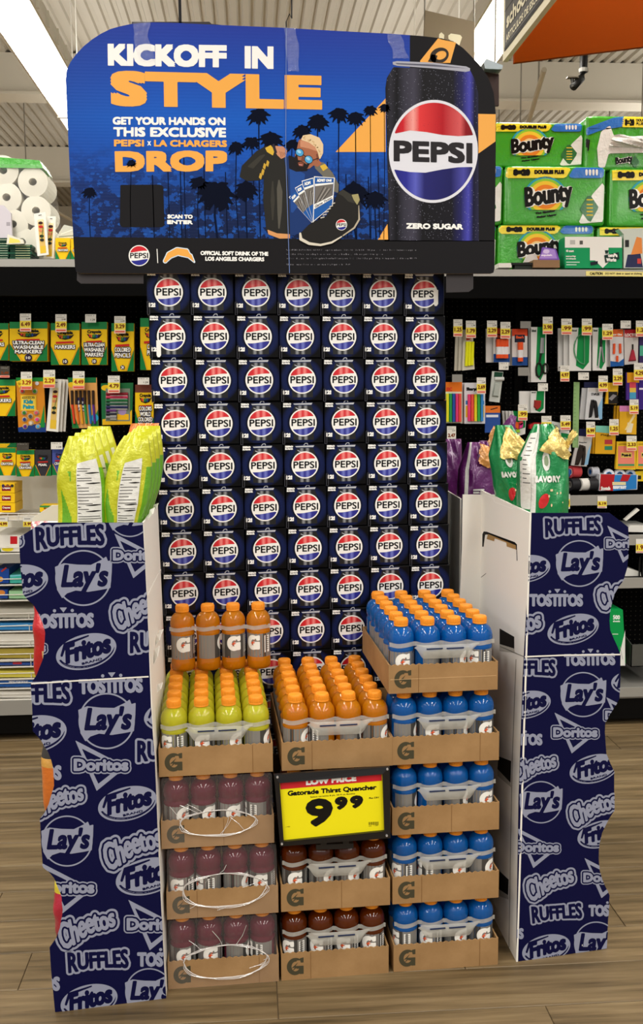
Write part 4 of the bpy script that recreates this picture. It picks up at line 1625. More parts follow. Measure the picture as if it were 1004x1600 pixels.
L1 = lambda x, y: (x/3.477, 660 + y/3.477)
L2 = lambda x, y: (x/3.2, 1100 + y/3.2)
lo = [(66, 816.7), (223, 816.7), (227, 890), (231.5, 985), (235.8, 1108.6), (242, 1190), (248.4, 1350), (257.8, 1537.5), (259.4, 1562), (86, 1581.5), (79.7, 1515.6), (77.5, 1481), (88, 1466), (93.8, 1450), (98.4, 1421.9), (95.3, 1396.9), (84.4, 1371.9), (76, 1362), (67, 1354.7),
      (64, 1318.7), (62.5, 1279.7), (70, 1270), (76.6, 1256), (84.4, 1228), (83.7, 1203), (80, 1188), (75, 1175), (64, 1156), (51.6, 1142), (50, 1100), (48.3, 1068.4), (50.3, 1065.5), (57, 1055), (62, 1042.5), (67, 1030), (69, 1016.6), (70.5, 988), (67, 974), (62, 962), (52, 944.7), (43, 937), (36, 927.5), (31, 870), (30, 839.8)]
lo = lo[::-1]
it = []
def A(fn, nm, cx, cy, wpx, k, a):
    x, y = fn(cx, cy)
    it.append((nm, x, y, wpx/k/100, a))
for r in (('ruffles', 375-185, 632-60, 375, -.05), ('doritos', 745, 725, 265, .0), ('lays', 452, 845, 305, -.02), ('fritos', 95, 868, 335, -.16), ('tostitos', 165, 1040, 345, -.02), ('cheetos', 760, 1000, 330, -.28), ('fritos', 468, 1245, 335, -.26),
          ('ruffles', 705, 1140, 345, .0), ('ruffles', 10, 1425, 370, -.03), ('tostitos', 425, 1395, 350, -.03), ('fritos', 930, 1590, 300, -.2), ('cheetos', 10, 655, 230, -.2), ('doritos', 130, 1225, 240, 0), ('lays', 705, 545-42, 240, 0)):
    A(L1, r[0], r[1], r[2], r[3], 3.477, r[4])
for r in (('lays', 533, 85, 282, -.02), ('fritos', 170, 152, 330, -.2), ('doritos', 505, 308, 275, -.0), ('ruffles', 685, 185, 320, .0), ('tostitos', -10, 305, 318, 0), ('cheetos', 285, 470, 280, -.2), ('fritos', 637, 498, 300, -.24), ('lays', 335, 685, 256, -.02), ('cheetos', 660, 705, 320, -.26),
          ('fritos', 735, 862, 320, -.26), ('doritos', 335, 920, 275, 0), ('cheetos', 430, 1105, 310, -.25), ('doritos', 770, 1105, 275, 0), ('ruffles', 335, 1245, 305, -.06), ('tostitos', 685, 1240, 310, 0), ('tostitos', -5, 1362, 305, 0), ('fritos', 445, 1485, 290, -.24), ('lays', 745, 1440, 240, -.02)):
    A(L2, r[0], r[1], r[2], r[3], 3.2, r[4])
binl, lq, ln = bin_('chip_bin', 'navy and silver printed snack bin with lime bags on top', ((-.564, -.12, 0), (-.283, -.082, 0), (-.307, -.08, 1.274)), lo, 1064, it, 'L', .42, 1.27, None)
it = []
R8 = lambda x, y: (730 + x/2.051, 760 + y/2.051)
for r in (('ruffles', 247, 104, 180, -.03), ('doritos', 508, 185, 130, .0), ('lays', 358, 247, 150, -.03), ('fritos', 188, 264, 155, -.16), ('tostitos', 198, 344, 172, .0), ('cheetos', 490, 330, 170, -.3), ('fritos', 338, 458, 168, -.26), ('cheetos', 150, 445, 180, -.2),
          ('ruffles', 110, 556, 172, 0), ('tostitos', 308, 537, 165, -.02), ('lays', 370, 667, 145, -.02), ('fritos', 190, 700, 155, -.22), ('doritos', 345, 790, 143, 0), ('tostitos', 80, 792, 160, 0), ('cheetos', 215, 893, 145, -.2), ('fritos', 405, 905, 160, -.26), ('lays', 235, 1012, 136, -.03),
          ('cheetos', 400, 1027, 165, -.28), ('fritos', 425, 1115, 150, -.28), ('doritos', 222, 1158, 142, 0), ('cheetos', 262, 1265, 165, -.26), ('doritos', 440, 1255, 140, 0), ('ruffles', 203, 1348, 162, -.08), ('tostitos', 387, 1340, 160, 0), ('fritos', 252, 1482, 158, -.26), ('lays', 412, 1465, 142, -.02),
          ('tostitos', 30, 1415, 150, 0), ('doritos', 505, 735, 130, 0), ('fritos', 530, 630, 140, 0)):
    A(R8, r[0], r[1], r[2], r[3], 2.051, r[4])
ro = [(827.5, 801.4), (951.8, 801.4), (966, 812), (981, 823.4), (982, 847.8), (979.6, 886.8), (973.8, 906), (966, 916), (959, 928), (953, 950), (951.8, 969.7), (953, 985), (959, 999), (965, 1012), (969, 1023), (967.4, 1091.5), (960, 1104), (951.8, 1116), (945, 1130), (944.5, 1145), (947, 1179), (953, 1194), (959, 1206),
      (959, 1267), (948, 1284), (939.7, 1301), (935.5, 1320), (934.8, 1340), (936, 1358), (939.7, 1374), (951.8, 1398.7), (947, 1481.6), (806.5, 1503.5), (810.4, 1247.6), (816.8, 1062), (818.7, 1025.7), (825, 906)]
binr, rq, rn = bin_('chip_bin', 'navy and silver printed snack bin with a white back, under the green bags', ((.686, .01, 0), (.959, .052, 0), (.704, .01, 1.268)), ro, 1024, it, 'R', .5, 1.27, None)
# seams, white edges, backs, shelves
def seam_strip(q, pts, parent, m=WCARD):
    p_ = Print(q, base=.001)
    p_.line(pts, 2.2, m, 2)
    p_.build('seam_edge', parent)
seam_strip(lq, [(49, 1068), (110, 1064), (232, 1057)], binl)
seam_strip(rq, [(819, 1026), (880, 1023.5), (968, 1022.5)], binr)
zt = 1.268
BULGE = ((58, 1065), (75, 1281), (90, 1478))
c0, c1 = lq(224, 816.7), lq(259.2, 1562)
bl = MB()
dL = np.array((.0, .395, 0))
bl.prism([c1, c0, c0 + dL + np.array((0, 0, .004)), c1 + dL], (-.004, 0, 0), WCARD)
bl.build('white_back', binl)
c2 = rq(827, 801.5)
c3 = rq(806, 1503)
dR = np.array((-.012, .52, 0))
MB().prism([c3, c2, c2 + dR + np.array((0, 0, .012)), c3 + dR], (.005, 0, 0), WCARD).build('white_back', binr)
for bt, cc, sx in ((binl, c1, -1), (binr, c3, 1)):
    for zz in ((.02, .33, .64, .95, 1.08) if sx > 0 else [.02] + [at(u_, v_, Y=-.06)[2]-.006 for u_, v_ in BULGE] + [1.08]):
        wid = .2
        MB().hexa([(cc[0] + sx*.02, cc[1]+.02, zz), (cc[0] + sx*wid, cc[1]+.03, zz), (cc[0] + sx*wid, cc[1]+.03, zz+.005), (cc[0] + sx*.02, cc[1]+.02, zz+.005)],
                  [(cc[0] + sx*.02, cc[1]+.39, zz), (cc[0] + sx*wid, cc[1]+.39, zz), (cc[0] + sx*wid, cc[1]+.39, zz+.005), (cc[0] + sx*.02, cc[1]+.39, zz+.005)], WCARD).build('bin_shelf', bt)
# marks on the white back of the right bin: grip cut-out with brown tabs, slots, printed ticks
nB = np.cross(c2-c3, dR)
nB /= np.linalg.norm(nB)
if nB[0] > 0:
    nB = -nB
wq = on_plane(c3, nB)
HOLE = C('#1b1714', .8)
C6 = lambda x, y: (690 + x/4.705, 620 + y/4.705)
p = Print(wq)
p.poly([C6(*v) for v in ((297, 1102), (307, 1102), (318, 1015), (330, 1012), (545, 1092), (545, 1125), (552, 1130), (552, 1085), (535, 1068), (330, 992), (308, 990), (298, 1010))], HOLE, 0)
p.poly([C6(*v) for v in ((330, 1012), (545, 1092), (540, 1072), (330, 995))], HOLE, 0)
p.poly([C6(*v) for v in ((550, 1205), (555, 1205), (553, 1130), (548, 1130))], HOLE, 0)
p.build('grip_cut', binr, 'dark grip cut-out')
p = Print(wq)
p.poly([C6(*v) for v in ((330, 1045), (385, 1062), (390, 1040), (475, 1072), (478, 1100), (545, 1122), (545, 1092), (340, 1008))], KRAFT, 2)
p.build('grip_tab', binr, 'brown folded tab')
p = Print(wq)
for i in range(3):
    p.line([C6(288+i*4, 1328-i*4), C6(318+i*4, 1305-i*4)], .6, C('#4a4742', .6), 0)
p.build('printed_ticks', binr)
p = Print(wq)
p.line([(745, 768.5), (771, 779), (772, 784), (800, 795), (802, 792), (828, 802)], 1.2, C('#f4f1ea', .6), 0)
p.build('torn_edge_line', binr)
p = Print(wq)
S8 = lambda x, y: (730 + x/2.051, 760 + y/2.051)
for v in (((103, 455), (150, 482), (150, 520), (103, 505)), ((100, 865), (140, 880), (138, 950), (96, 905)), ((100, 1230), (132, 1260), (130, 1310), (100, 1290))):
    p.poly([S8(*a) for a in v[::-1]], HOLE, 0)
    p.poly([S8(v[3][0], v[3][1]), S8(v[2][0], v[2][1]), S8(v[2][0]+2, v[2][1]+14), S8(v[3][0], v[3][1]+22)], C('#b9b4a9', .6), 1)
p.line([(781, 1010), (818, 1026)], 1.4, C('#8d897f', .6), 1)
p.line([(806, 1030), (800, 1190), (797, 1350), (795, 1480)], 1.3, C('#a7a299', .6), 1)
p.build('back_slots', binr, 'dark slots in the white back')
# torn flaps on the left bin's back edge
for (x, y, l, w_) in ((243, 1010, .035, .016), (240, 1040, .05, .02), (246, 996, .02, .01), (245, 1085, .03, .012), (232, 812, .03, .05), (238, 800, .022, .03)):
    b_ = at(x, y, X=c0[0]+.008)
    fb = MB().prism([b_, b_ + np.array((.012, 0, l*.5)), b_ + np.array((.016, .012, l)), b_ + np.array((.004, .016, l*.8)), b_ + np.array((0, .012, .004))], (-.002, -.001, 0), C('#e6e2da', .6))
    fb.build('torn_flap', binl)


# the second right-hand bin, behind the first
b0 = np.array((.645, .60, 0))
b2 = thing('chip_bin', 'navy and white snack bin standing behind the nearer white-backed bin', 'bin', tuple(b0), 'printed cardboard snack bins')
fq = on_plane(b0, (-.05, -1, 0))
H2 = 1.248
MB().prism([b0, b0 + (.29, -.015, 0), b0 + (.30, -.015, H2), b0 + (.0, 0, H2)], (0, .004, 0), NAVY).build('printed_side_panel', b2)
MB().prism([b0, b0 + (0, .4, 0), b0 + (0, .4, H2+.01), b0 + (0, 0, H2)], (-.005, 0, 0), WCARD).build('white_back', b2)
MB().prism([b0 + (.0, .4, 0), b0 + (.29, .4, 0), b0 + (.30, .4, H2), b0 + (0, .4, H2)], (0, .004, 0), WCARD).build('far_side_panel', b2)
MB().box(.655, .92, .61, .99, 1.06, 1.065, WCARD).build('bin_shelf', b2)
oo = [(723, 783), (800, 783), (800, 1100), (721, 1100)]
panel_logos(fq, [(723.5, 783), (860, 783), (860, 1480), (722, 1480)], [('ruffles', 690, 800, .5, 0), ('fritos', 716, 846, .42, -.2), ('tostitos', 725, 886, .45, 0), ('cheetos', 700, 930, .45, -.2), ('lays', 745, 985, .45, 0)], b2)

# ================================================================ SNACK BAGS
def foil(h, rough=.28, metal=.15):
    k = ('foil', h)
    if k in _mats:
        return _mats[k]
    t = NT('foil_' + h.strip('#'))
    co = t.coords('Object')
    n1 = t.noise(co, 26, 4, .6)
    t.bump(n1, .45, .012)
    _mats[k] = t.set(Base_Color=rgb(h), Roughness=rough, Metallic=metal, Specular_IOR_Level=.6, Coat_Weight=.35, Coat_Roughness=.12)
    return _mats[k]


LIME, LGRN, BAGW = foil('#c3c51c'), foil('#66a81f'), foil('#d9d8d2', .4, 0)
GRN, GOLD, PURP, REDB, ORB = foil('#0c8546'), foil('#cbb164', .3, .5), foil('#5f1a62'), foil('#c01a22'), foil('#e07a2a')
TXT = C('#54534f', .6)


class Bag:
    def __init__(self, W, H, D, seed, wr=.004, lean=0.0, wprof=None, fwd=0.0):
        self.W, self.H, self.D, self.wr, self.lean, self.fwd = W, H, D, wr, lean, fwd
        self.wprof = wprof or (lambda v: 1.0 - .10*max(0, v-.7)/.3 - .06*max(0, .15-v)/.15)
        r = random.Random(seed)
        self.waves = [(r.uniform(-2, 2)*9, r.uniform(2, 9)*2.2, r.uniform(0, 6.28), r.uniform(.4, 1)) for _ in range(9)]

    def pt(self, c, s, v, off=0.0):
        wv = self.W/2*self.wprof(v)
        dv = self.D/2*max(.05, min(1, math.sin(math.pi*min(max(v, .0), 1))**.55))
        xn = math.copysign(abs(c)**.72, c)
        w = sum(a*math.sin(kx*xn*.5 + kv*v + ph) for kx, kv, ph, a in self.waves)/4.0
        amp = self.wr*(1 + 1.2*max(0, v-.75)*4*.5 + .8*max(0, .2-v)*5)
        x = wv*xn + self.lean*v*v + w*amp*.5
        y = -(dv+off)*math.copysign(abs(s)**.85, s) + amp*w + self.fwd*v*v
        return (x, y, self.H*v)

    def front(self, x, y, off=0.0):
        c = math.copysign(min(1, abs(x))**(1/.72), x)
        return self.pt(c, math.sqrt(max(0, 1-c*c)), 1-y, off+.0030)

    def mesh(self, matfun, name, nu=72, nv=60):
        mb = MB()
        mb.grid(lambda u, v: self.pt(math.cos(2*math.pi*u), math.sin(2*math.pi*u), v), nu, nv, None, lambda u, v: matfun(math.copysign(abs(math.cos(2*math.pi*u))**.72, math.cos(2*math.pi*u)), v, math.sin(2*math.pi*u) > 0))
        return mb


def lines_(p, x0, x1, ys, m, h=.008, layer=2, r=None):
    r = r or random.Random(3)
    for y in ys:
        xe = x1 - (x1-x0)*r.choice((0, .05, .1, .35, .5))
        p.sdf(s_poly([(x0, y), (xe, y), (xe, y+h), (x0, y+h)]), (x0-.01, y-.004, xe+.01, y+h+.004), m, layer, max(h*.5, .008))


def lime_mf(x, v, f):
    if f and -.78 < x < -.36 and .12 < v < .78 and math.sin(v*11 + x*5) > -.35:
        return LGRN
    if x > .78 and .3 < v < .8:
        return LGRN
    return LIME


def lime_bag(seed, x0, x1, lean=0.0, foot=1.0):
    B = Bag(.121, .40, .062, seed, .0042, lean, lambda v: (foot + (1-foot)*min(1, max(0, v-.32)/.25)) - .5*(max(0, v-.6)/.4)**2.2 - .05*max(0, .1-v)/.1)
    t = thing('snack_bag', '', 'bag', (0, 0, 0), 'lime bags on the navy bin', local=True)
    B.mesh(lime_mf, 'bag', 120, 96).build('bag_film', t, smooth=True)
    p = Print(B.front, base=.0002, maxrun=1)
    p.sdf(s_poly([(x0, .17), (x1, .14), (x1+.03, .42), (x1+.02, 1-.02), (x0-.05, 1-.02), (x0, .5)]), (x0-.15, .1, min(1, x1+.15), 1.0), BAGW, 0, .022)
    r = random.Random(seed)
    for y in (.235, .30, .437, .475):
        p.sdf(s_poly([(x0+.02, y), (x1, y-.014), (x1, y-.004), (x0+.02, y+.010)]), (x0, y-.03, x1+.05, y+.02), KB, 1, .012)
    lines_(p, x0+.03, x1, [.20, .215, .26, .275, .32, .34, .36, .38, .40, .42, .455, .50, .515, .53, .545, .56, .575], TXT, .005, 1, r)
    p.build('nutrition_panel', t, 'white printed panel with lines of small type')
    return t


zb_ = 1.087
proto = [lime_bag(11, -.12, .84), lime_bag(23, -.22, .60, .05, .62)]
cx = [at(129, 760, Y=0)[0], at(203, 760, Y=0)[0]]
for col_ in range(2):
    for k in range(4):
        y = -.020 + .066*k + .008*col_
        lab = 'lime snack bag, %s of the row %s' % (('front one', 'second', 'third', 'rearmost')[k], ('on the outer side of the bin', 'beside the cola wall')[col_])
        loc = (cx[col_] - (.0 if not col_ else .028) + (.006*k if not col_ else .004*k), y, zb_ + .006*k)
        rz = (.06, -.02)[col_] + random.uniform(-.04, .04)
        if k == 0:
            o = proto[col_]
            o.location, o.rotation_euler, o['label'] = loc, (0, 0, rz), lab
        else:
            copy_tree(proto[col_], loc, rz, lab)

B = Bag(.085, .40, .055, 77, .004, .07)
t = thing('snack_bag', 'orange snack bag top showing behind the lime bags beside the cola wall', 'bag', (cx[1]+.012, .262, zb_ + .012), None, local=True)
t.location = (-.40, .285, zb_+.022)
B.mesh(lambda x, v, f: ORB if v > .8 else (BAGW if abs(x) < .3 else ORB), 'bag').build('bag_film', t, smooth=True)

def green_mf(x, v, f):
    if f and -.72 < x < -.55:
        return BAGW
    return GRN


def chip_print(B, t, tw=.5, ink=BAGW):
    p = Print(B.front, base=.0003, maxrun=1)
    p.sdf(s_ell(-.16, .24, .17, .065), (-.4, .14, .1, .36), BAGW, 0, .03)
    p.sdf(s_ell(-.16, .24, .10, .035), (-.4, .14, .1, .36), C('#8c9a7c', .5), 1, .02)
    p.build('round_badge', t)
    p = Print(B.front, base=.0003, maxrun=1)
    p.text('SAVORY', -.60, .335, .40, .38, BAGW, 1, bold=.006, res=.008)
    p.build('lettering', t)
    p = Print(B.front, base=.0003, maxrun=1)
    p.sdf(shape_tf(s_ell(0, 0, .2, .045), -.25, .50, 1, -.1), (-.6, .4, .2, .6), foil('#d9262e'), 0, .025)
    p.build('red_badge', t)
    p = Print(B.front, base=.0003, maxrun=1)
    r = random.Random(4)
    for i in range(8):
        p.sdf(s_ell(r.uniform(-.1, .6), r.uniform(.42, .54), .035, .009), (-.3, .35, .9, .65), C('#e6c9a0', .5), 0, .02)
    p.build('food_picture', t)


def crumple(pts, h, seed, m):
    """a folded-over foil top: a crumpled sheet between four corners"""
    r = random.Random(seed)
    a, b, c, d = [np.array(v, float) for v in pts]
    ph = [(r.uniform(3, 9), r.uniform(3, 9), r.uniform(0, 6)) for _ in range(5)]
    mb = MB()
    def fn(u, v):
        q_ = (a*(1-u) + b*u)*(1-v) + (d*(1-u) + c*u)*v
        w = sum(abs(math.sin(x*u + y*v + z)) - .6 for x, y, z in ph)*h
        return q_ + np.array((w*.4, -abs(w) - .012*math.sin(math.pi*u)*math.sin(math.pi*v), w*.3))
    return mb.grid(fn, 16, 14, m)


taper = lambda v: 1.0 - .06*max(0, .1-v)/.1 - .62*max(0, v-.78)/.22
# nearer green bag
B = Bag(.140, .415, .125, 41, .009, .0, taper)
t = thing('snack_bag', 'green snack bag nearest the camera, with white panel at its left edge', 'bag', (0, 0, 0), 'bags on the right-hand bins', local=True)
B.mesh(green_mf, 'bag').build('bag_film', t, smooth=True)
chip_print(B, t)
p = Print(B.front, base=.0004, maxrun=1)
p.sdf(s_poly([(-.995, .06), (-.68, .05), (-.74, .56), (-.985, .56)]), (-1.05, .0, -.6, .7), BAGW, 0, .03)
lines_(p, -.95, -.74, [.09, .12, .145, .17, .20, .23, .26, .29, .32, .35, .38], TXT, .006, 1)
p.build('nutrition_panel', t)
crumple([(-.030, -.052, .345), (.058, -.047, .315), (.060, -.022, .352), (.028, -.018, .412)], .006, 5, GOLD).build('folded_top', t, smooth=True, label='gold folded foil top')
crumple([(.058, -.03, .345), (.085, -.03, .39), (.075, -.02, .40), (.05, -.015, .36)], .004, 8, GOLD).build('folded_top', t, smooth=True, label='gold folded foil corner')
t.location, t.rotation_euler = (.776, .145, zb_), (0, 0, .05)
# farther green bag
B = Bag(.124, .405, .11, 52, .009, -.05, lambda v: taper(v)*(.74 + .26*min(1, max(0, v-.25)/.3)))
t = thing('snack_bag', 'green snack bag leaning over the white back of the right-hand bin', 'bag', (0, 0, 0), 'bags on the right-hand bins', local=True)
B.mesh(lambda x, v, f: GRN, 'bag').build('bag_film', t, smooth=True)
chip_print(B, t)
crumple([(-.068, -.05, .31), (.032, -.05, .30), (.02, -.02, .35), (-.045, -.02, .405)], .007, 15, GOLD).build('folded_top', t, smooth=True, label='gold folded foil top')
t.location, t.rotation_euler = (.772, .375, zb_), (0, 0, -.12)
# purple bags
B = Bag(.12, .36, .09, 63, .006, .01, lambda v: 1 - .4*max(0, v-.75)/.25)
t = thing('snack_bag', 'purple snack bag with a white stripe on the farther right-hand bin', 'bag', (0, 0, 0), 'bags on the right-hand bins', local=True)
B.mesh(lambda x, v, f: (BAGW if f and -.8 < x < -.62 else (foil('#a9979f') if v < .12 else PURP)), 'bag').build('bag_film', t, smooth=True)
p = Print(B.front, base=.0003, maxrun=1)
p.sdf(s_ell(-.25, .70, .2, .07), (-.6, .5, .2, .9), foil('#d9531f'), 0, .03)
lines_(p, -.35, .3, [.42, .445, .50, .525], BAGW, .016, 1)
p.build('lettering', t)
crumple([(.0, -.04, .29), (.06, -.04, .27), (.062, -.02, .33), (.01, -.02, .36)], .006, 25, foil('#c98a45')).build('folded_top', t, smooth=True, label='copper folded foil top')
t.location, t.rotation_euler = (.705, .68, 1.067), (0, 0, .08)
B = Bag(.12, .36, .08, 71, .006, -.0)
t = thing('snack_bag', 'purple snack bag rear of the farther right-hand bin, folded tip up', 'bag', (0, 0, 0), 'bags on the right-hand bins', local=True)
B.mesh(lambda x, v, f: PURP, 'bag').build('bag_film', t, smooth=True)
crumple([(-.055, -.03, .32), (.05, -.03, .30), (.075, -.01, .36), (-.01, -.01, .41)], .006, 35, foil('#b9813f')).build('folded_top', t, smooth=True, label='copper folded foil top')
crumple([(-.02, -.035, .36), (.055, -.035, .36), (.07, -.01, .44), (.05, -.01, .45)], .004, 36, PURP).build('folded_tip', t, smooth=True)
t.location, t.rotation_euler = (.80, .79, 1.067), (0, 0, .0)
B = Bag(.09, .36, .08, 73, .006, -.0)
t = thing('snack_bag', 'purple snack bag half hidden by the right edge of the cola wall', 'bag', (.672, .93, 1.067), 'bags on the right-hand bins', local=True)
B.mesh(lambda x, v, f: (BAGW if v < .2 else PURP), 'bag').build('bag_film', t, smooth=True)
# bags that bulge out of the left bin's open side
for (px, py, W_, H_, fn_, lab, sd) in ((58, 1065, .13, .20, lambda x, v, f: (foil('#e2c089') if (x+.1)**2*3 + (v-.35)**2*9 < .5 else REDB), 'red snack bag with a chip picture bulging from the left bin', 81),
                                       (75, 1281, .14, .22, lambda x, v, f: (C('#3a3836', .4) if v > .72 else (ORB if v < .62 else foil('#d8a24a'))), 'orange snack bag in the open side of the left bin, middle shelf', 82),
                                       (90, 1478, .13, .17, lambda x, v, f: (foil('#d9c63a') if v > .8 or (x > 0 and .3 < v < .5) else foil('#b3203a')), 'red and yellow snack bag low in the left bin', 83)):
    b = at(px, py, Y=-.06)
    zs = b[2] - .001
    B = Bag(W_, H_, .09, sd, .004)
    t = thing('snack_bag', lab, 'bag', (b[0]+.052, -.02, zs), None, local=True)
    B.mesh(fn_, 'bag', 40, 30).build('bag_film', t, smooth=True)
B = Bag(.16, .18, .06, 90, .004)
t = thing('snack_bag', 'pale pink snack bag lying at the top left of the left bin', 'bag', (-.53, .02, 1.087), None, local=True)
B.mesh(lambda x, v, f: (foil('#c4767a') if int((x+v*2)*8) % 2 else BAGW), 'bag', 40, 30).build('bag_film', t, smooth=True)

# ================================================================ GOODS ON THE PEGBOARDS
YP, YT = 2.17, 2.13
pegq = on_plane((0, YP, 1.5), (0, -1, 0))
tagq = on_plane((0, YT, 1.5), (0, -1, 0))
_hexm = {}


def K(h):
    return h if not isinstance(h, str) else C(h, .45)


def put(feats, q, parent, default):
    """prints and raised pieces of a flat pack, laid out in the photograph's pixels on the pack's own plane"""
    groups = {}
    for f in feats:
        kind = f[0]
        if kind == 'x':        # raised piece: ('x', name, pts, colour, depth)
            _, nm, pts, m, d = f
            P3 = [q(x, y) for x, y in pts]
            c = sum(P3)/len(P3)
            mb = MB()
            tops = [c + (v-c)*.8 + np.array((0, -d, 0)) for v in P3]
            n_ = len(P3)
            mb.add(P3 + tops, [tuple(range(n_, 2*n_))] + [(i, (i+1) % n_, n_+(i+1) % n_, n_+i) for i in range(n_)], K(m))
            mb.build(nm, parent)
        elif kind == 'tube':
            _, nm, a, b, r, m = f
            A_, B_ = q(*a), q(*b)
            MB().tube([A_ + np.array((0, -r, 0)), B_ + np.array((0, -r, 0))], r, K(m), 8).build(nm, parent)
        else:
            groups.setdefault(default, []).append(f)
    for nm, fs in groups.items():
        p_ = Print(q)
        for L, f in enumerate(fs):
            k = f[0]
            if k == 'r':
                p_.rect(f[1], f[2], f[3], f[4], K(f[5]), L)
            elif k == 'p':
                p_.poly(f[1], K(f[2]), L)
            elif k == 'e':
                p_.ell(f[1], f[2], f[3], f[4], K(f[5]), L, 18)
            elif k == 't':
                p_.text(f[1], f[2], f[3], f[4], f[5], K(f[6]), L, bold=f[7] if len(f) > 7 else .35, res=max((f[5]-f[3])/9, .35))
            elif k == 'l':
                p_.line(f[1], f[2], K(f[3]), L)
        p_.build(nm, parent)


def quad_of(r):
    if len(r) == 4 and not isinstance(r[0], tuple):
        x0, y0, x1, y1 = r
        return [(x0, y1), (x1, y1), (x1, y0), (x0, y0)]
    return list(r)


def pack(name, label, cat, r, base, feats, thick=.012, Y=YP, group=None, behind=0, q=None, step=.012, shift=-.004, edge=None, print_name='front_print'):
    q = q or on_plane((0, Y, 1.5), (0, -1, 0))
    qd = quad_of(r)
    P3 = [q(*c) for c in qd]
    c = sum(P3)/len(P3)
    loc = (c[0], Y + thick/2, min(v[2] for v in P3))
    t = thing(name, label, cat, loc, group)
    mb = MB()
    n_ = len(P3)
    mb.add(P3, [tuple(range(n_))], K(base))
    mb.prism(P3, (0, thick, 0), K(edge or base), cap=False)
    mb.add([v + np.array((0, thick, 0)) for v in P3], [tuple(range(n_))[::-1]], K(edge or base))
    mb.build('card', t)
    put(feats, q, t, print_name)
    for k in range(behind):
        o = thing(name, label.split(' at the ')[0].split(' under the ')[0].split(' beside the ')[0] + ', %s copy behind' % ordw[k], cat, (loc[0] + shift*(k+1), loc[1] + (thick+step)*(k+1), loc[2]), group)
        src = t.children[0]
        d = link_copy(src, o)
        ORG[o.name] = ORG[t.name]
    return t


CRAY = ['#d8332a', '#e8792a', '#3b8f3c', '#1f6f52', '#274f9a', '#2b2140']


def crayon_pack(x0, y0, x1, y1, words_, num, label, band='#1f8a4a', base='#f4c812', group='yellow boxes of drawing things', brand=True, thick=.03, Y=YP, cat='box', stack=0, side=True):
    w, h = x1-x0, y1-y0
    X = lambda u: x0 + u*w
    Z = lambda v: y0 + v*h
    f = [('r', X(0), Z(0), X(1), Z(.17), band),
         ('p', [(X(0), Z(1)), (X(.30), Z(1)), (X(0), Z(.55))], '#0f7a3a'), ('p', [(X(1), Z(1)), (X(1), Z(.55)), (X(.70), Z(1))], '#0f7a3a'),
         ('l', [(X(.04), Z(.58)), (X(.345), Z(1))], w*.03, '#e79a1a'), ('l', [(X(.96), Z(.58)), (X(.655), Z(1))], w*.03, '#e79a1a')]
    if brand:
        f += [('p', [(X(.20), Z(.27)), (X(.3), Z(.37)), (X(.5), Z(.40)), (X(.7), Z(.37)), (X(.82), Z(.27)), (X(.7), Z(.30)), (X(.5), Z(.32)), (X(.32), Z(.30))][::-1], '#17130f')]
        for i, c_ in enumerate(CRAY):
            u = .29 + i*.072
            f.append(('r', X(u), Z(.29), X(u+.055), Z(.365 if 0 < i < 5 else .345), c_))
        f += [('t', 'Crayola', X(.22), Z(.19), X(.78), Z(.285), '#17130f', w*.008)]
        f += [('l', [(X(.18), Z(.47)), (X(.8), Z(.455))], h*.045, '#c92a22')]
    n = len(words_)
    for i, s in enumerate(words_):
        a = .54 + i*.115 - .02*n
        ww = min(.43, .045*len(s)+.06)
        f += [('t', s, X(.5-ww), Z(a-.01), X(.5+ww), Z(a+.115), '#2c2a3a', w*.022), ('t', s, X(.5-ww+.02), Z(a+.005), X(.5+ww-.02), Z(a+.10), '#f5f2ea', w*.006)]
    if num:
        f += [('e', X(.5), Z(.92), w*.1, w*.1, '#2a1a3a'), ('t', num, X(.44), Z(.885), X(.56), Z(.955), '#f5f2ea', .2)]
    return pack('crayon_box', label, cat, (x0, y0, x1, y1), base, f, thick, Y, group, stack, edge=base)


crayon_pack(-30, 505, 13, 563, ('MARKERS',), '', 'yellow and green marker box cut by the left picture edge, upper row')
crayon_pack(15, 503, 74, 564, ('ULTRA-CLEAN', 'WASHABLE', 'MARKERS'), '10', 'wide yellow box of washable markers, second in the upper left row', stack=2)
crayon_pack(79.5, 505, 124, 570, ('MARKERS',), '10', 'yellow marker box with a red stripe under the 2.49 tag', stack=1)
crayon_pack(127.5, 503, 167, 570, ('ULTRA-CLEAN', 'WASHABLE', 'MARKERS'), '10', 'narrow yellow box of washable markers, fourth in the upper left row', stack=1)
crayon_pack(174, 505, 209, 580, ('COLORED', 'PENCILS'), '24', 'tall yellow box of colored pencils under the upper 3.29 tag', stack=1)
crayon_pack(219, 497, 252, 578, ('COL', 'PEN'), '', 'tall yellow pencil box partly hidden by the cola wall, upper row')
crayon_pack(-20, 593, 24, 650, ('MARKERS',), '', 'yellow marker box cut by the left picture edge, second row')
t = crayon_pack(211, 601, 243, 674, ('COLORS', 'WORLD', 'COLORED', 'PENCILS'), '24', 'yellow pencil box with a brown top beside the cola wall', band='#6d3a2c')
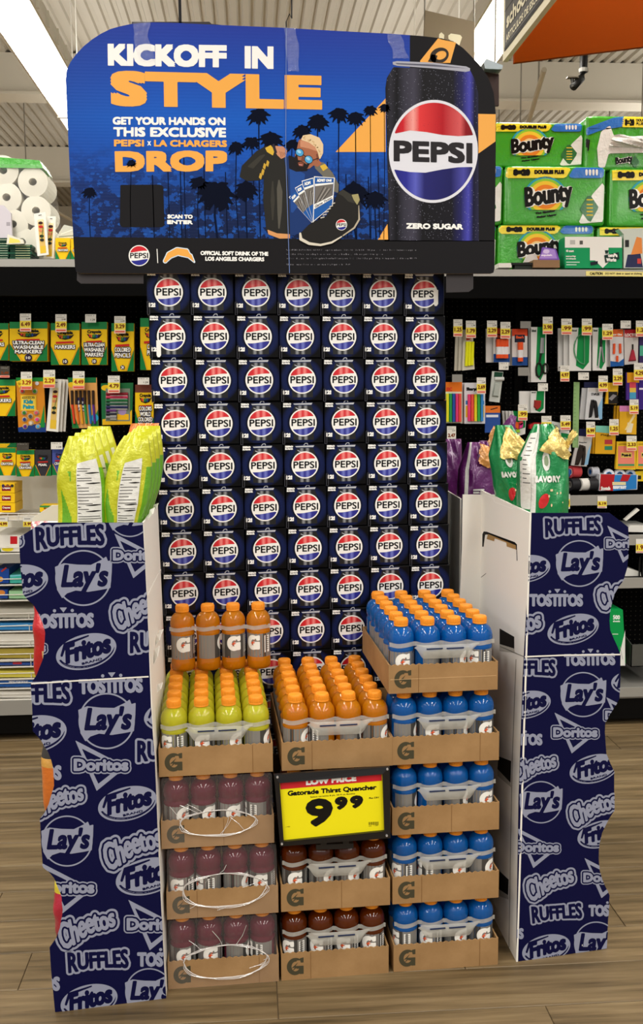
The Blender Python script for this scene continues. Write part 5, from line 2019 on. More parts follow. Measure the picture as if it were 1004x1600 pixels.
# kids' paint tray
f = [('r', 25, 590, 68, 596, '#1f8a3a'), ('p', [(25, 596), (44, 590), (30, 606)], '#f4d83a'), ('e', 33, 600, 6.5, 4, '#f3c51a'), ('t', 'Crayola', 28.5, 598, 38, 602, '#17130f', .1), ('p', [(29, 675), (72, 675), (71, 660), (28, 668)], '#1c3f86'),
     ('p', [(62, 668), (70, 668), (69, 632)], '#1f8a3a'), ('r', 32, 617, 57, 642, '#e8b321'), ('r', 33.5, 618.5, 55.5, 640.5, '#f6d448'), ('r', 35, 619.5, 54, 623, '#2b2118'), ('t', 'WASHABLE', 35.5, 620, 53.5, 622.6, '#f6d448', .1),
     ('t', 'Kids', 37, 624, 52, 631, '#2a9aa8', .5), ('t', 'Paint', 36, 632, 54, 639, '#2a9aa8', .5), ('e', 58, 599, 3, 3, '#d8d8e0')]
for x, y, c_ in ((35, 611, '#b5232b'), (54.5, 611.5, '#3f8f2f'), (38, 645, '#2f7f3a'), (57, 645, '#d2566a'), (47.5, 650.5, '#4d5058'), (38.5, 655.5, '#233c8c'), (58, 655.5, '#e23c8e'), (48.5, 661.5, '#d9cdbf'), (39.5, 666.5, '#5a2a8a'), (59.5, 666.5, '#4fa8dc')):
    f.append(('x', 'paint_pot', [(x+4.6*math.cos(-a*math.pi/5), y+4.4*math.sin(-a*math.pi/5)) for a in range(10)], '#b9a789', .004))
    f.append(('x', 'paint', [(x+3*math.cos(-a*math.pi/5), y+3*math.sin(-a*math.pi/5)) for a in range(10)], c_, .008))
pack('paint_set', 'orange blister card of round paint pots under a 3.29 tag', 'paint set', ((29, 675), (72, 675), (68, 590), (25, 591)), '#d88a22', f)
# narrow watercolour set, white
def water(x0, y0, x1, y1, x2, y2, x3, y3, label, behind=0, Y=YP, q=None):
    a, b, c, d = (x0, y0), (x1, y1), (x2, y2), (x3, y3)   # bl br tr tl
    P = lambda u, v: tuple((np.array(d)*(1-u) + np.array(c)*u)*(1-v) + (np.array(a)*(1-u) + np.array(b)*u)*v)
    f = [('p', [P(.28, .8), P(.78, .8), P(.78, .18), P(.28, .18)], '#e3bd6a'), ('p', [P(.3, .24), P(.76, .24), P(.76, .16), P(.3, .16)], '#f2e2b0'), ('p', [P(.28, .95), P(.8, .95), P(.8, .78), P(.28, .78)], '#e9c23a')]
    for v, cc in ((.24, '#3c1c1c'), (.33, '#c42a2a'), (.42, '#d98a5a'), (.55, '#1d1a18'), (.64, '#2a2622')):
        m_ = P(.52, v)
        f.append(('e', m_[0], m_[1], 3.6 if v < .5 else 3.3, 2.3, cc))
    f.append(('l', [P(.7, .35), P(.5, .62)], .8, '#3d7a34'))
    f.append(('p', [P(.4, .065), P(.66, .065), P(.66, .05), P(.4, .05)], '#3a3631'))
    return pack('watercolor_set', label, 'paint set', (a, b, c, d), '#f0eee6', f, .008, Y, 'white watercolor sets', behind, q, shift=.013, step=.01)
water(72, 673, 91, 675, 96, 593, 79, 592, 'tall white watercolor set hanging under the 2.29 tag', 2)
# brushes
f = [('p', [(107, 598), (150, 598), (150, 590), (105.5, 590)], '#16713f'), ('e', 112, 601, 6, 4, '#f3c51a'), ('p', [(113, 669), (124, 669), (110, 636)], '#1f7a3a'), ('p', [(140, 669), (154, 668), (153, 640)], '#1f7a3a'), ('r', 120, 620, 136, 644, '#d9a83a'), ('r', 121, 621, 135, 643, '#332a6a'),
     ('t', 'Paint', 122, 626, 134, 631, '#f0ece4', .25), ('t', 'Brush', 122, 632, 134, 637, '#f0ece4', .25), ('t', 'Pens', 123, 638, 133, 642, '#f0ece4', .2), ('e', 148, 653, 6, 6, '#2aa0c8')]
for i, c_ in enumerate(('#d9472a', '#e2762a', '#e8a02a', '#2f8f46', '#2a6fb0', '#5a2f8a')):
    x = 113 + i*6.6
    f = [('tube', 'brush_handle', (x+3-(i-2.5)*.2, 662), (x + (2.5-i)*.0, 632), .0055, c_), ('tube', 'bristles', (x, 632), (x-.5, 610), .006, '#3a2b22'), ] + f
pack('brush_set', 'card of six coloured paint brushes under the 4.49 tag', 'brush set', ((113, 669.5), (154, 668), (151, 590), (105.5, 590.5)), '#e0a35a', f)
# pens
f = [('p', [(160, 664), (206, 663), (206, 640), (196, 652), (160, 655)], '#e9b51a'), ('e', 165, 606, 7, 4.5, '#f3c51a'), ('r', 165, 607, 203, 658, '#7d8a78'), ('r', 183, 647, 201, 656, '#f3b91a'), ('e', 191, 643, 6.5, 5.5, '#a88fc0')]
for i, c_ in enumerate(('#8e1c2a', '#c43a5a', '#1f6a3a', '#23553f', '#222a55', '#5a2a6a', '#2a2a38', '#8a8a8a')):
    y = 615.5 + i*5.2
    f.append(('tube', 'pen', (166, y), (200 if i < 5 else 182, y), .0068, c_))
    f.append(('tube', 'pen_barrel', (172, y+2.4), (199 if i < 5 else 182, y+2.4), .0045, '#e8e6e0'))
pack('pen_set', 'green card of eight stacked marker pens under the 4.79 tag', 'pen set', ((159, 664), (206, 663), (208, 598), (157.5, 599)), '#1d6a3c', f)
# third row crayon boxes
crayon_pack(-2, 700, 24.5, 743, ('CRAYONS',), '', 'small yellow crayon box at the left of the third row', thick=.03)
crayon_pack(26, 703, 53.5, 744.5, ('TWIST', 'CRAYONS'), '', 'small yellow crayon box, second in the third row', thick=.03)
t = crayon_pack(54.5, 703, 80, 743.5, ('PEARL',), '', 'dark grey crayon box in the third row', band='#3a3a3c', base='#35333a', thick=.03)
t = crayon_pack(81.5, 700, 108, 742.5, ('CRAYONS',), '', 'blue and violet crayon box in the third row', band='#3a4a8a', base='#4a55a0', thick=.03)
pack('flat_box', 'green and yellow flat box at the left picture edge above the crayons', 'box', (-4, 692.5, 25.5, 699), '#16713f', [('p', [(-4, 699), (10, 699), (16, 693), (-4, 693)], '#f2c61a')], .03, YP+.09)
# shelf boxes low left
for i, (y0, y1) in enumerate(((786, 800.5), (770.5, 785.5), (755, 770))):
    f = [('r', 3, y0+4, 17, y1-3, '#8a1f2a'), ('t', 'Crayons', 4, y0+5.5, 16, y1-5, '#f5f2ea', .15)]
    if i == 2:
        f += [('e', -2+i_*7, y0+4, 2.4, 2.4, ('#6a2a2a', '#3a2a5a', '#8a4a2a', '#2a2a2a')[i_]) for i_ in range(4)]
    pack('crayon_case', 'yellow case of crayons, %s of the pile at the left picture edge' % ('bottom', 'middle', 'top')[i], 'box', (-12, y0, 23.5 - .4*i, y1), '#f0c319', f, .16, YP-.04, 'pile of yellow cases')
crayon_pack(62, 790, 90, 806, (), '', 'flat yellow crayon box alone on the pale shelf', thick=.1, Y=YP-.03)
# right-hand pegboard
def card(name, label, cat, r, base, feats, **k):
    return pack(name, label, cat, r, base, feats, **k)

f = [('r', 726, 516, 741, 526, '#e9e2cf'), ('t', 'BIC', 728, 528, 736, 532, '#c0392b', .3)]
for i in range(3):
    f.append(('tube', 'highlighter', (727.5+i*4.6, 572-i*.6), (729+i*4.4, 534), .0075, '#e8e81c'))
card('highlighter_pack', 'card of yellow highlighters at the left end of the right upper row', 'pen set', ((722, 579), (741, 577), (738, 514), (724, 515)), '#ddd8c6', f, behind=2, shift=-.014)
GLU = '#e8582a'
def glue(label, r, n, **k):
    x0, y0, x1, y1 = r
    f = [('r', x0, y0, x1, y1, '#d9d5d2'), ('r', x0, y0, x1, y0+11, '#d9481f'), ('r', x0, y1-13, x1, y1, '#1d4b94'), ('r', x0+4, y0+9, x1-4, y0+21, '#1b1d33'), ('t', "Elmer's", x0+6, y0+10.5, x1-6, y0+15, '#e8582a', .3)]
    w = (x1-x0-8)/n
    for i in range(n):
        xx = x0 + 4 + w*(i+.5)
        f.append(('tube', 'glue_stick', (xx, y1-6), (xx, y1-12), .012 if n > 1 else .013, GLU))
        f.append(('tube', 'glue_stick_label', (xx, y1-12), (xx, y1-24), .012 if n > 1 else .013, '#e6e4e6'))
        f.append(('tube', 'glue_stick_cap', (xx, y1-24), (xx, y1-36), .0125 if n > 1 else .0135, GLU))
    return card('glue_stick_pack', label, 'glue', r, '#d9d5d2', f, **k)
glue('orange and blue card of three glue sticks', (770.5, 513, 796, 566), 3, behind=1, shift=-.03)
glue('orange and blue card with a single glue stick', (799.5, 514, 823.5, 571), 1, behind=1, shift=-.02)
def green_card(name, label, cat, r, feats, **k):
    x0, y0, x1, y1 = r
    w, h = x1-x0, y1-y0
    f = [('p', [(x0+w*.3, y1-h*.12), (x0+w*.62, y1-h*.03), (x0+w*.9, y1-h*.2), (x0+w*.95, y0), (x0+w*.42, y0)], '#0d8a45'), ('t', 'School', x0+w*.04, y0+h*.04, x0+w*.34, y0+h*.09, '#2a3a30', .2)] + feats
    return card(name, label, cat, r, '#e6e5e2', f, **k)
f = [('tube', 'scissor_blade', (844, 552), (845.5, 528), .006, '#9a9c9e'), ('tube', 'scissor_blade', (847, 552), (847.5, 528), .006, '#7f8284')]
t = green_card('scissors_card', 'white and green card of black-handled scissors', 'scissors', (829, 511, 853, 597), f, behind=1)
q_ = pegq
h_ = MB()
for (cx_, cy_, rx_, ry_) in ((841, 578, 4.4, 11), (851, 576, 4, 7.5)):
    pts = [q_(cx_ + rx_*math.cos(a*math.pi/8), cy_ + ry_*math.sin(a*math.pi/8), .006) for a in range(17)]
    h_ = MB().tube(pts, .0045, C('#23221f', .35), 6)
    h_.build('scissor_handle', t)
MB().tube([q_(844, 553, .006), q_(842, 566, .006)], .005, C('#23221f', .35), 6).build('scissor_pivot', t)
f = []
t = green_card('protractor_card', 'white and green card with a clear half-round protractor', 'ruler', (889, 512, 923, 579.5), f, behind=2, shift=-.02)
MB().tube([q_(912 - 16*math.sin(a*math.pi/12), 545 - 24*math.cos(a*math.pi/12), .004) for a in range(13)], .0035, C('#5a9a70', .2), 6).build('protractor_arc', t)
MB().tube([q_(912, 521, .004), q_(912, 569, .004)], .003, C('#5a9a70', .2), 6).build('protractor_edge', t)
t = green_card('compass_card', 'narrow white and green card with a metal drawing compass', 'compass', (925.5, 512, 947, 579), [('tube', 'compass_leg', (934, 574), (938, 536), .004, '#b9bbbc'), ('tube', 'compass_leg', (942, 566), (938.5, 536), .004, '#8d8f92')], behind=0)
MB().tube([q_(938, 542, .004), q_(938, 529, .004)], .006, C('#2a2a2a', .3), 8).build('compass_head', t)
card('glue_pen_pack', 'orange and blue card of two small glue pens', 'glue', ((953, 573), (974, 571.5), (973, 514), (952.5, 515)), '#dcdadb', [('r', 953, 514.5, 973, 572, '#dcdadb'), ('r', 953, 514.5, 973, 526, '#e8692a'), ('t', 'Super Glue', 954, 521, 971, 525, '#f0e6da', .2), ('p', [(953, 573), (974, 571.5), (974, 560), (966, 566), (953, 564)], '#1c5aa6'),
     ('tube', 'glue_pen', (958, 553), (958.5, 537), .006, '#e8582a'), ('tube', 'glue_pen', (968, 552), (967.5, 537), .006, '#e8582a'), ('tube', 'glue_pen_tip', (963, 565), (963, 556), .006, '#e8582a')], behind=1, shift=-.01)
card('glue_tube_card', 'grey card with a red glue tube and red top band', 'glue', ((975.5, 570), (996, 568), (997, 515), (974.5, 515)), '#cfc9c6', [('r', 975, 515, 997, 527, '#c2202a'), ('t', 'LOCTITE', 976, 521, 996, 526, '#f5efe9', .3), ('x', 'glue_tube', [(981, 565), (993, 564), (989, 546), (986, 546)], '#a8283a', .012), ('tube', 'glue_nozzle', (987.5, 546), (987.5, 538), .004, '#2a2622')])
card('purple_card', 'dark purple card cut by the right picture edge, upper row', 'card', (998.5, 512, 1020, 568), '#3a2a5e', [('r', 999, 540, 1020, 556, '#4fae8e')])
# second row right
f = [('r', 695.5, 597, 721.5, 606, '#e8771f'), ('t', 'BIC', 697, 605, 706, 611, '#d9431f', .6), ('r', 695.5, 612, 721.5, 661, '#d9dfc2')]
for i, c_ in enumerate(('#e8e332', '#2f9a4a', '#2f55a8', '#e2407a', '#e8574a')):
    f.append(('tube', 'highlighter', (698.2+i*4.9, 659), (698.2+i*4.9, 615), .0072, c_))
card('highlighter_pack', 'orange-topped card of five rainbow highlighters beside the cola wall', 'pen set', (694, 597, 721.5, 661), '#e8771f', f, thick=.01)
f = [('t', 'Sharpie', 728, 605, 748, 612, '#17151a', .45), ('r', 727, 626, 756, 632, '#3f7fc0'), ('r', 727, 634, 756, 652, '#e8c23a')]
for i, c_ in enumerate(('#e8407a', '#e8574a', '#e8d832', '#3aa84e', '#3a8ad0')):
    f.append(('tube', 'highlighter', (732+i*5, 658), (732+i*5, 616), .0072, c_))
card('highlighter_pack', 'white card of five slim highlighters under the 2.69 tag', 'pen set', (725, 598, 757.5, 662), '#dfe0e6', f, thick=.01, behind=1, shift=-.012)
card('tape_roller_card', 'narrow white card with a correction roller on the right board', 'tape', ((764, 627), (780, 629), (786, 581), (769, 580)), '#cfd3cd', [('p', [(771, 589), (784, 590), (785.5, 582), (772, 581)], '#1b4a34'), ('tube', 'roller', (772, 592), (786, 592), .009, '#d9dcd8'), ('x', 'roller_body', [(768, 620), (778, 621), (781, 598), (772, 597)], '#aeb5ae', .012)])
t = green_card('sharpener_card', 'white and green card with a red pencil sharpener', 'sharpener', (829, 611, 851, 645), [('x', 'sharpener', [(831+2, 636), (838, 641), (844, 636), (845, 626), (834, 625)], '#9c2a26', .014)], behind=1, shift=-.05)
card('eraser_card', 'white card of pink and green erasers under the .99 tag', 'eraser', ((803, 683), (820, 678), (822, 644), (800, 642)), '#e4e3e0', [('p', [(806, 672), (820, 668), (821, 643), (801, 642)], '#0d7f40'), ('x', 'eraser', [(803, 668), (809, 672), (810, 660), (803, 658)], '#e8622a', .01), ('x', 'eraser', [(809, 671), (816, 668), (817, 659), (811, 661)], '#d9358a', .01), ('x', 'eraser', [(805, 676), (812, 676), (811, 670), (806, 671)], '#9ccc3a', .01), ('x', 'eraser', [(812, 666), (817, 661), (815, 657), (809, 660)], '#e84a5a', .01)], behind=3, shift=-.012, step=.006)
card('pen_card', 'orange and blue card behind the purple bag tips', 'pen set', (757.5, 634, 781, 676), '#2a4f9a', [('r', 757.5, 634, 781, 645, '#e0762a'), ('l', [(766, 640), (777, 637)], 1.5, '#17151a'), ('r', 759, 648, 778, 652, '#dfe2ea')])
card('green_ruler', 'long pale green ruler hanging on the right board', 'ruler', ((894, 699), (903, 700), (905, 597), (896, 597)), '#8fb478', [('l', [(896+i*.0, 603+i*6), (899, 603+i*6)], .5, '#4a6a42') for i in range(15)], thick=.004)
f = [('r', 919, 606, 940, 612, '#d4d2d0'), ('t', 'STAPLER', 923, 614, 936, 618, '#3a3a3e', .2), ('p', [(936, 655), (940, 655), (941, 620), (932, 640)], '#8fc0e6'), ('x', 'remover_jaw', [(919, 653), (923.5, 652), (926, 638), (928, 628), (923, 624), (921, 634)], '#1b191b', .012), ('x', 'remover_jaw', [(929, 653), (934, 653), (933, 638), (931, 626), (925, 624), (927, 636)], '#1b191b', .012)]
card('staple_remover_card', 'white and blue card with a black staple remover, upright', 'staple remover', ((913.5, 655.5), (937.5, 656), (942, 606), (918, 606)), '#dcdde0', f, behind=1, shift=-.02)
card('navy_card', 'navy hanging card over the upright staple remover', 'card', (912, 597, 936, 605.5), '#1a1f45', [], thick=.005, Y=YP+.015)
f = [('p', [(946, 631), (949, 631), (952, 598), (949, 598)], '#e8b322'), ('r', 950, 598, 965, 612, '#f0c02a'), ('r', 950, 612, 964, 631, '#1d1a18'), ('p', [(950, 623), (957, 616), (963, 618), (955, 626)], '#8c8a8e')]
card('clip_card', 'yellow and black card with steel clips', 'clips', ((945, 631), (963, 631.5), (966, 598), (949, 598)), '#e8b322', f)
f = [('r', 979, 582, 998, 598, '#f0a81c'), ('r', 983, 597, 993, 606, '#d94a5a'), ('r', 983, 606, 993, 613, '#e8c04a'), ('r', 983, 613, 993, 623, '#4aa0c8')]
card('flag_pack', 'purple card of striped page flags, right board', 'sticky notes', (978, 582, 996.5, 625), '#4a2a8a', f)
card('flag_pack', 'purple card cut by the right picture edge, second row', 'sticky notes', (997.5, 590, 1018, 640), '#3d2480', [('r', 998, 606, 1018, 609, '#e8e0f0')])
f = [('r', 967.5, 634, 994, 643, '#d98ac0'), ('p', [(978, 676), (986, 676), (989, 662), (980, 660)], '#efe3c4'), ('p', [(975, 672), (978, 672), (992, 650), (990, 646)], '#f3dfa0')]
card('note_pad_card', 'yellow card of cream sticky notes with a pink top', 'sticky notes', ((967, 678), (993.5, 679), (994.5, 635), (968.5, 634)), '#e3ae25', f, behind=2, shift=-.006)
f = [('p', [(930, 675), (961, 678), (962, 666), (930, 665)], '#7fcbb8'), ('r', 944, 687, 956, 694, '#b8383f'), ('r', 944, 697, 956, 703, '#2f8a6a'), ('t', 'Flags', 938, 678, 954, 682, '#7a5a10', .2)]
card('flag_pack', 'thick yellow card of sticky flags with a mint top', 'sticky notes', ((929, 709), (960, 709.5), (962, 667), (931, 665)), '#e0a81f', f, behind=3, shift=-.008, step=.004)
def postit(label, x0, x1):
    f = [('r', x0+2.5, 697, x1-2, 726, '#f08a78'), ('r', x0+2.5, 725, x1-2, 728, '#3f9a6a'), ('r', x0+2.5, 728, x1-2, 731, '#e89a3a'), ('r', x0+7, 707, x1-6, 715, '#f0d06a'), ('t', 'Post-it', x0+8, 708.5, x1-7, 713.5, '#1d1a18', .35), ('l', [(x0+3, 694), (x1-5, 693)], 1.2, '#a8821a')]
    return card('note_pad_card', label, 'sticky notes', ((x0-1, 733), (x1, 734), (x1+1, 690), (x0+1, 690)), '#e9c22a', f, thick=.02)
postit('coral sticky note pad on a yellow card under the 2.33 tag', 962.5, 992.5)
postit('coral sticky note pad cut by the right picture edge', 994, 1024)
f = [('p', [(876, 700), (880.5, 704.5), (887, 698), (888, 678), (876, 676)], '#0d7f40'), ('x', 'tape_roll', [(882+5*math.cos(-a*math.pi/6), 690+7*math.sin(-a*math.pi/6)) for a in range(12)], '#8fae8e', .015), ('x', 'tape_core', [(883+3*math.cos(-a*math.pi/6), 691+4*math.sin(-a*math.pi/6)) for a in range(12)], '#22302a', .02)]
card('tape_card', 'white and green card with a round tape roll', 'tape', ((868, 705), (892, 705.5), (889, 673), (872, 672)), '#dfe0dc', f)
card('white_pouch', 'white pouch between two tags above the nearer green bag', 'pouch', ((860, 674), (874, 676), (876, 661), (862, 658)), '#d9dcd8', [('p', [(864, 672), (872, 673), (870, 664), (866, 664)], '#7a8a84')])
card('red_stapler', 'red stapler hanging above the nearer green bag', 'stapler', ((827, 670), (850, 671), (850, 661), (836, 660), (827, 664)), '#b8262a', [], thick=.03)
f = [('t', 'Stapler', 904, 690, 917, 693, '#4a4a4e', .15), ('p', [(912, 727), (918, 726), (924, 690), (918, 704)], '#8fc0e6'), ('x', 'remover_jaw', [(897, 727), (903, 727), (909, 712), (912, 698), (905, 694), (901, 706)], '#2a211d', .012), ('x', 'remover_jaw', [(907, 727), (912, 727), (914, 710), (914, 697), (908, 695), (909, 708)], '#2a211d', .012)]
card('staple_remover_card', 'tilted grey card with a dark staple remover, lower right board', 'staple remover', ((892, 727), (916, 729), (925, 683), (902, 681)), '#c9c5c2', f)
card('navy_card', 'navy hanging card over the tilted staple remover', 'card', (902, 670, 918, 681), '#1c1f48', [], thick=.005, Y=YP+.015)
t = thing('storage_jar', 'clear tub of pink pens behind the green bags', 'jar', tuple(at(806, 752, Y=YP)))
a_ = at(806, 752, Y=YP)
MB().lathe([(.028, 0), (.031, .14)], film_mat('tub_plastic', .35, '#b9bcc4'), a_, 20).build('tub', t, smooth=True)
MB().lathe([(.033, .14), (.033, .16), (.0, .162)], C('#3a3a3e', .4), a_, 20, caps=False).build('tub_lid', t)
for i in range(5):
    MB().tube([a_ + np.array((-.016+.008*i, -.004*(i % 2), .004)), a_ + np.array((-.018+.009*i, 0, .12))], .004, C(('#d8486a', '#4a6ab0', '#d98aa0', '#c43a4a', '#6a7ac0')[i], .4), 6).build('tub_pen', t)

# price tags on their hooks
tags = [(31, 490, 48.5, 518, '6.49', 'y', 'over the wide washable marker box'), (86.5, 491, 104, 519, '2.49', 'y', 'over the red-striped marker box'), (133, 491, 150, 504, '', 'w', 'over the narrow washable marker box'), (178.5, 494, 196, 521, '3.29', 'y', 'over the colored pencil box'),
        (0, 572, 15, 590, '3.49', 'd', 'at the left picture edge, on dark card'), (32.5, 581, 50, 609, '3.29', 'r', 'over the round paint pots'), (67.5, 578, 86, 606, '2.29', 'r', 'over the white watercolor set'), (113.5, 580, 132, 608, '4.49', 'r', 'over the brush set'), (168.5, 587, 187, 614, '4.79', 'y', 'over the stacked pens'), (215, 590, 233, 601, '', 'w', 'over the brown-topped pencil box'),
        (26, 692, 45, 704, '', 'd', 'over the small crayon boxes'), (79.5, 691, 97.5, 702, '', 'w', 'over the blue and violet crayon box'), (107, 693, 118, 701, '', 'w', 'beside the lime bags'),
        (708, 499, 722, 526, '1.25', 'y', 'at the left end of the right upper row'), (727.5, 501, 743, 528, '1.79', 'y', 'over the yellow highlighters'), (760.5, 501, 776, 527, '2.29', 'y', 'left of the glue sticks'), (781.5, 503, 797, 529, '2.29', 'y', 'over the three glue sticks'), (812.5, 502, 829, 513, '', 'c', 'over the single glue stick'),
        (847.5, 495, 863, 522, '3.98', 'y', 'over the scissors'), (876.5, 498, 893, 523, '.99', 'y', 'left of the protractor'), (908.5, 498, 924.5, 524, '.99', 'y', 'over the protractor'), (940.5, 506, 957, 531, '1.29', 'y', 'over the glue pens'), (969, 501, 985, 513, '', 'w', 'over the red glue tube'), (993, 501, 1012, 526, '1.29', 'y', 'at the right picture edge, upper row'),
        (779, 566, 794, 578, '', 'w', 'under the three glue sticks'), (809, 574, 826, 587, '', 'c', 'under the single glue stick'), (875, 571, 889, 596, '4.97', 'y', 'under the protractor'), (903, 582, 919.5, 593.5, '', 'w', 'over the navy card'), (934.5, 587, 949, 612, '4.99', 'y', 'over the upright staple remover'), (957, 576, 972, 602, '2.29', 'y', 'over the steel clips'), (990, 567, 1006, 594, '4.29', 'y', 'over the striped page flags'),
        (706, 585, 722, 597, '', 'c', 'over the rainbow highlighters'), (744.5, 590, 758.5, 615, '2.69', 'y', 'over the slim highlighters'), (840, 599, 855.5, 611, '', 'w', 'over the pencil sharpener'), (809, 632, 823.5, 657, '.99', 'y', 'over the erasers'), (845.5, 650, 861, 674, '1.94', 'y', 'beside the red stapler'), (875, 649, 891, 672, '5.49', 'y', 'over the round tape roll'),
        (915.5, 659, 929, 683, '6.99', 'y', 'over the tilted staple remover'), (951.5, 655, 966, 680, '1.25', 'y', 'over the mint-topped flags'), (983, 624, 997, 647, '5.19', 'y', 'over the cream sticky notes'), (978.5, 681, 994, 704, '2.33', 'y', 'over the coral sticky notes'), (698, 666, 712, 690, '2.47', 'w', 'under the rainbow highlighters')]
TGW, TGY, TGR, TGC, TGD = C('#e6e3da', .4), C('#f3dd4c', .4), C('#d9543f', .5), C('#8f8d87', .3), C('#4a453d', .5)  # TGD: dark grey-brown tag card
STEEL = C('#77746e', .3, .8)
for (x0, y0, x1, y1, s, st, where) in tags:
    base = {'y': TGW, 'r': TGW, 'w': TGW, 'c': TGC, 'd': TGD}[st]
    lab = ('hanging price tag reading %s %s' % (s, where)) if s else ('small blank %s price tag %s' % ({'w': 'white', 'c': 'clear', 'd': 'shaded'}[st], where))
    P3 = [tagq(*c) for c in quad_of((x0, y0, x1, y1))]
    c = sum(P3)/4
    t = thing('price_tag', lab, 'price tag', (c[0], YT, P3[0][2]), 'hanging price tags')
    MB().prism(P3, (0, .0012, 0), base).build('tag_card', t)
    zt_ = P3[2][2] - .006
    MB().tube([(c[0], YT+.0013, zt_), (c[0], YB, zt_)], .0022, STEEL, 5).build('hook', t)
    p = Print(tagq)
    w, h = x1-x0, y1-y0
    if st != 'c':
        p.text('PRICE', x0+w*.1, y0+h*.05*(1 if s else 1.6), x1-w*.1, y0+h*(.10 if s else .25), C('#8a8780', .5), 1, bold=.05, res=.4)
    if s:
        if st != 'w':
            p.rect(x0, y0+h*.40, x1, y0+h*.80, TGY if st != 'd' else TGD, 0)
            p.rect(x0, y0+h*.80, x1, y1, C('#f2c9b8' if st == 'y' else '#e8a090', .5), 0)
            p.rect(x0+w*.08, y0+h*.86, x1-w*.08, y0+h*.94, TGR, 1)
        p.text(s, x0+w*.1, y0+h*.47, x1-w*.08, y0+h*.71, C('#a3360f' if st == 'r' else '#7a3a10', .5), 2, bold=.35, res=.5)
        p.text(s, x0+w*.55, y0+h*.24, x1-w*.08, y0+h*.33, C('#5a5750', .5), 1, bold=.1, res=.4)
        p.rect(x0+w*.1, y0+h*.16, x0+w*.8, y0+h*.19, C('#a9a69e', .5), 1)
    elif st != 'c':
        p.text('1.29', x0+w*.5, y0+h*.55, x1-w*.1, y0+h*.8, C('#5a5750', .5), 1, bold=.1, res=.4)
    p.build('tag_print', t)

# ================================================================ TOP OF THE SHELVES
def soft_pack(name, label, cat, r, Y, depth, base, group=None, n=22.0):
    """a puffed plastic-wrapped block; returns the thing and the map onto its front"""
    x0, y0, x1, y1 = r
    q0 = on_plane((0, Y, 2), (0, -1, 0))
    a, b = q0(x0, y1), q0(x1, y0)
    a[2] = max(a[2], ZTOP)
    cx, cz, hw, hz = (a[0]+b[0])/2, (a[2]+b[2])/2, (b[0]-a[0])/2, (b[2]-a[2])/2
    t = thing(name, label, cat, (cx, Y + depth/2, a[2]), group)
    hy = depth/2
    mb = MB()
    def fn(u, v):
        th, ph = 2*math.pi*u, math.pi*(v-.5)
        e = 2/n
        g = lambda w: math.copysign(abs(w)**e, w)
        w_ = .0035*math.sin(13*u*6.28+9*v) * (1-abs(math.sin(ph))**6)
        return (cx + (hw+w_)*g(math.cos(ph))*g(math.cos(th)), Y + hy + hy*g(math.cos(ph))*g(math.sin(th)), cz + hz*g(math.sin(ph)))
    mb.grid(fn, 72, 36, base)
    mb.build('wrap', t, smooth=True)

    def q(px, py, off=0.0):
        p0 = q0(px, py)
        s_, t_ = min(1, abs((p0[0]-cx)/hw)), min(1, abs((p0[2]-cz)/hz))
        k = max(0.0, 1 - s_**n - t_**n)**(1/n) if s_**n + t_**n < 1 else 0
        y = Y + hy - hy*k
        return np.array((p0[0], y - off - .0035, p0[2]))
    return t, q


BG, BY, BB, BD = foil('#3aa324', .22, 0), foil('#f2dc2e', .25, 0), foil('#1f6fc4', .25, 0), foil('#116a2c', .3, 0)
BWH = foil('#e9e9e2', .3, 0)
BK = C('#141210', .3)


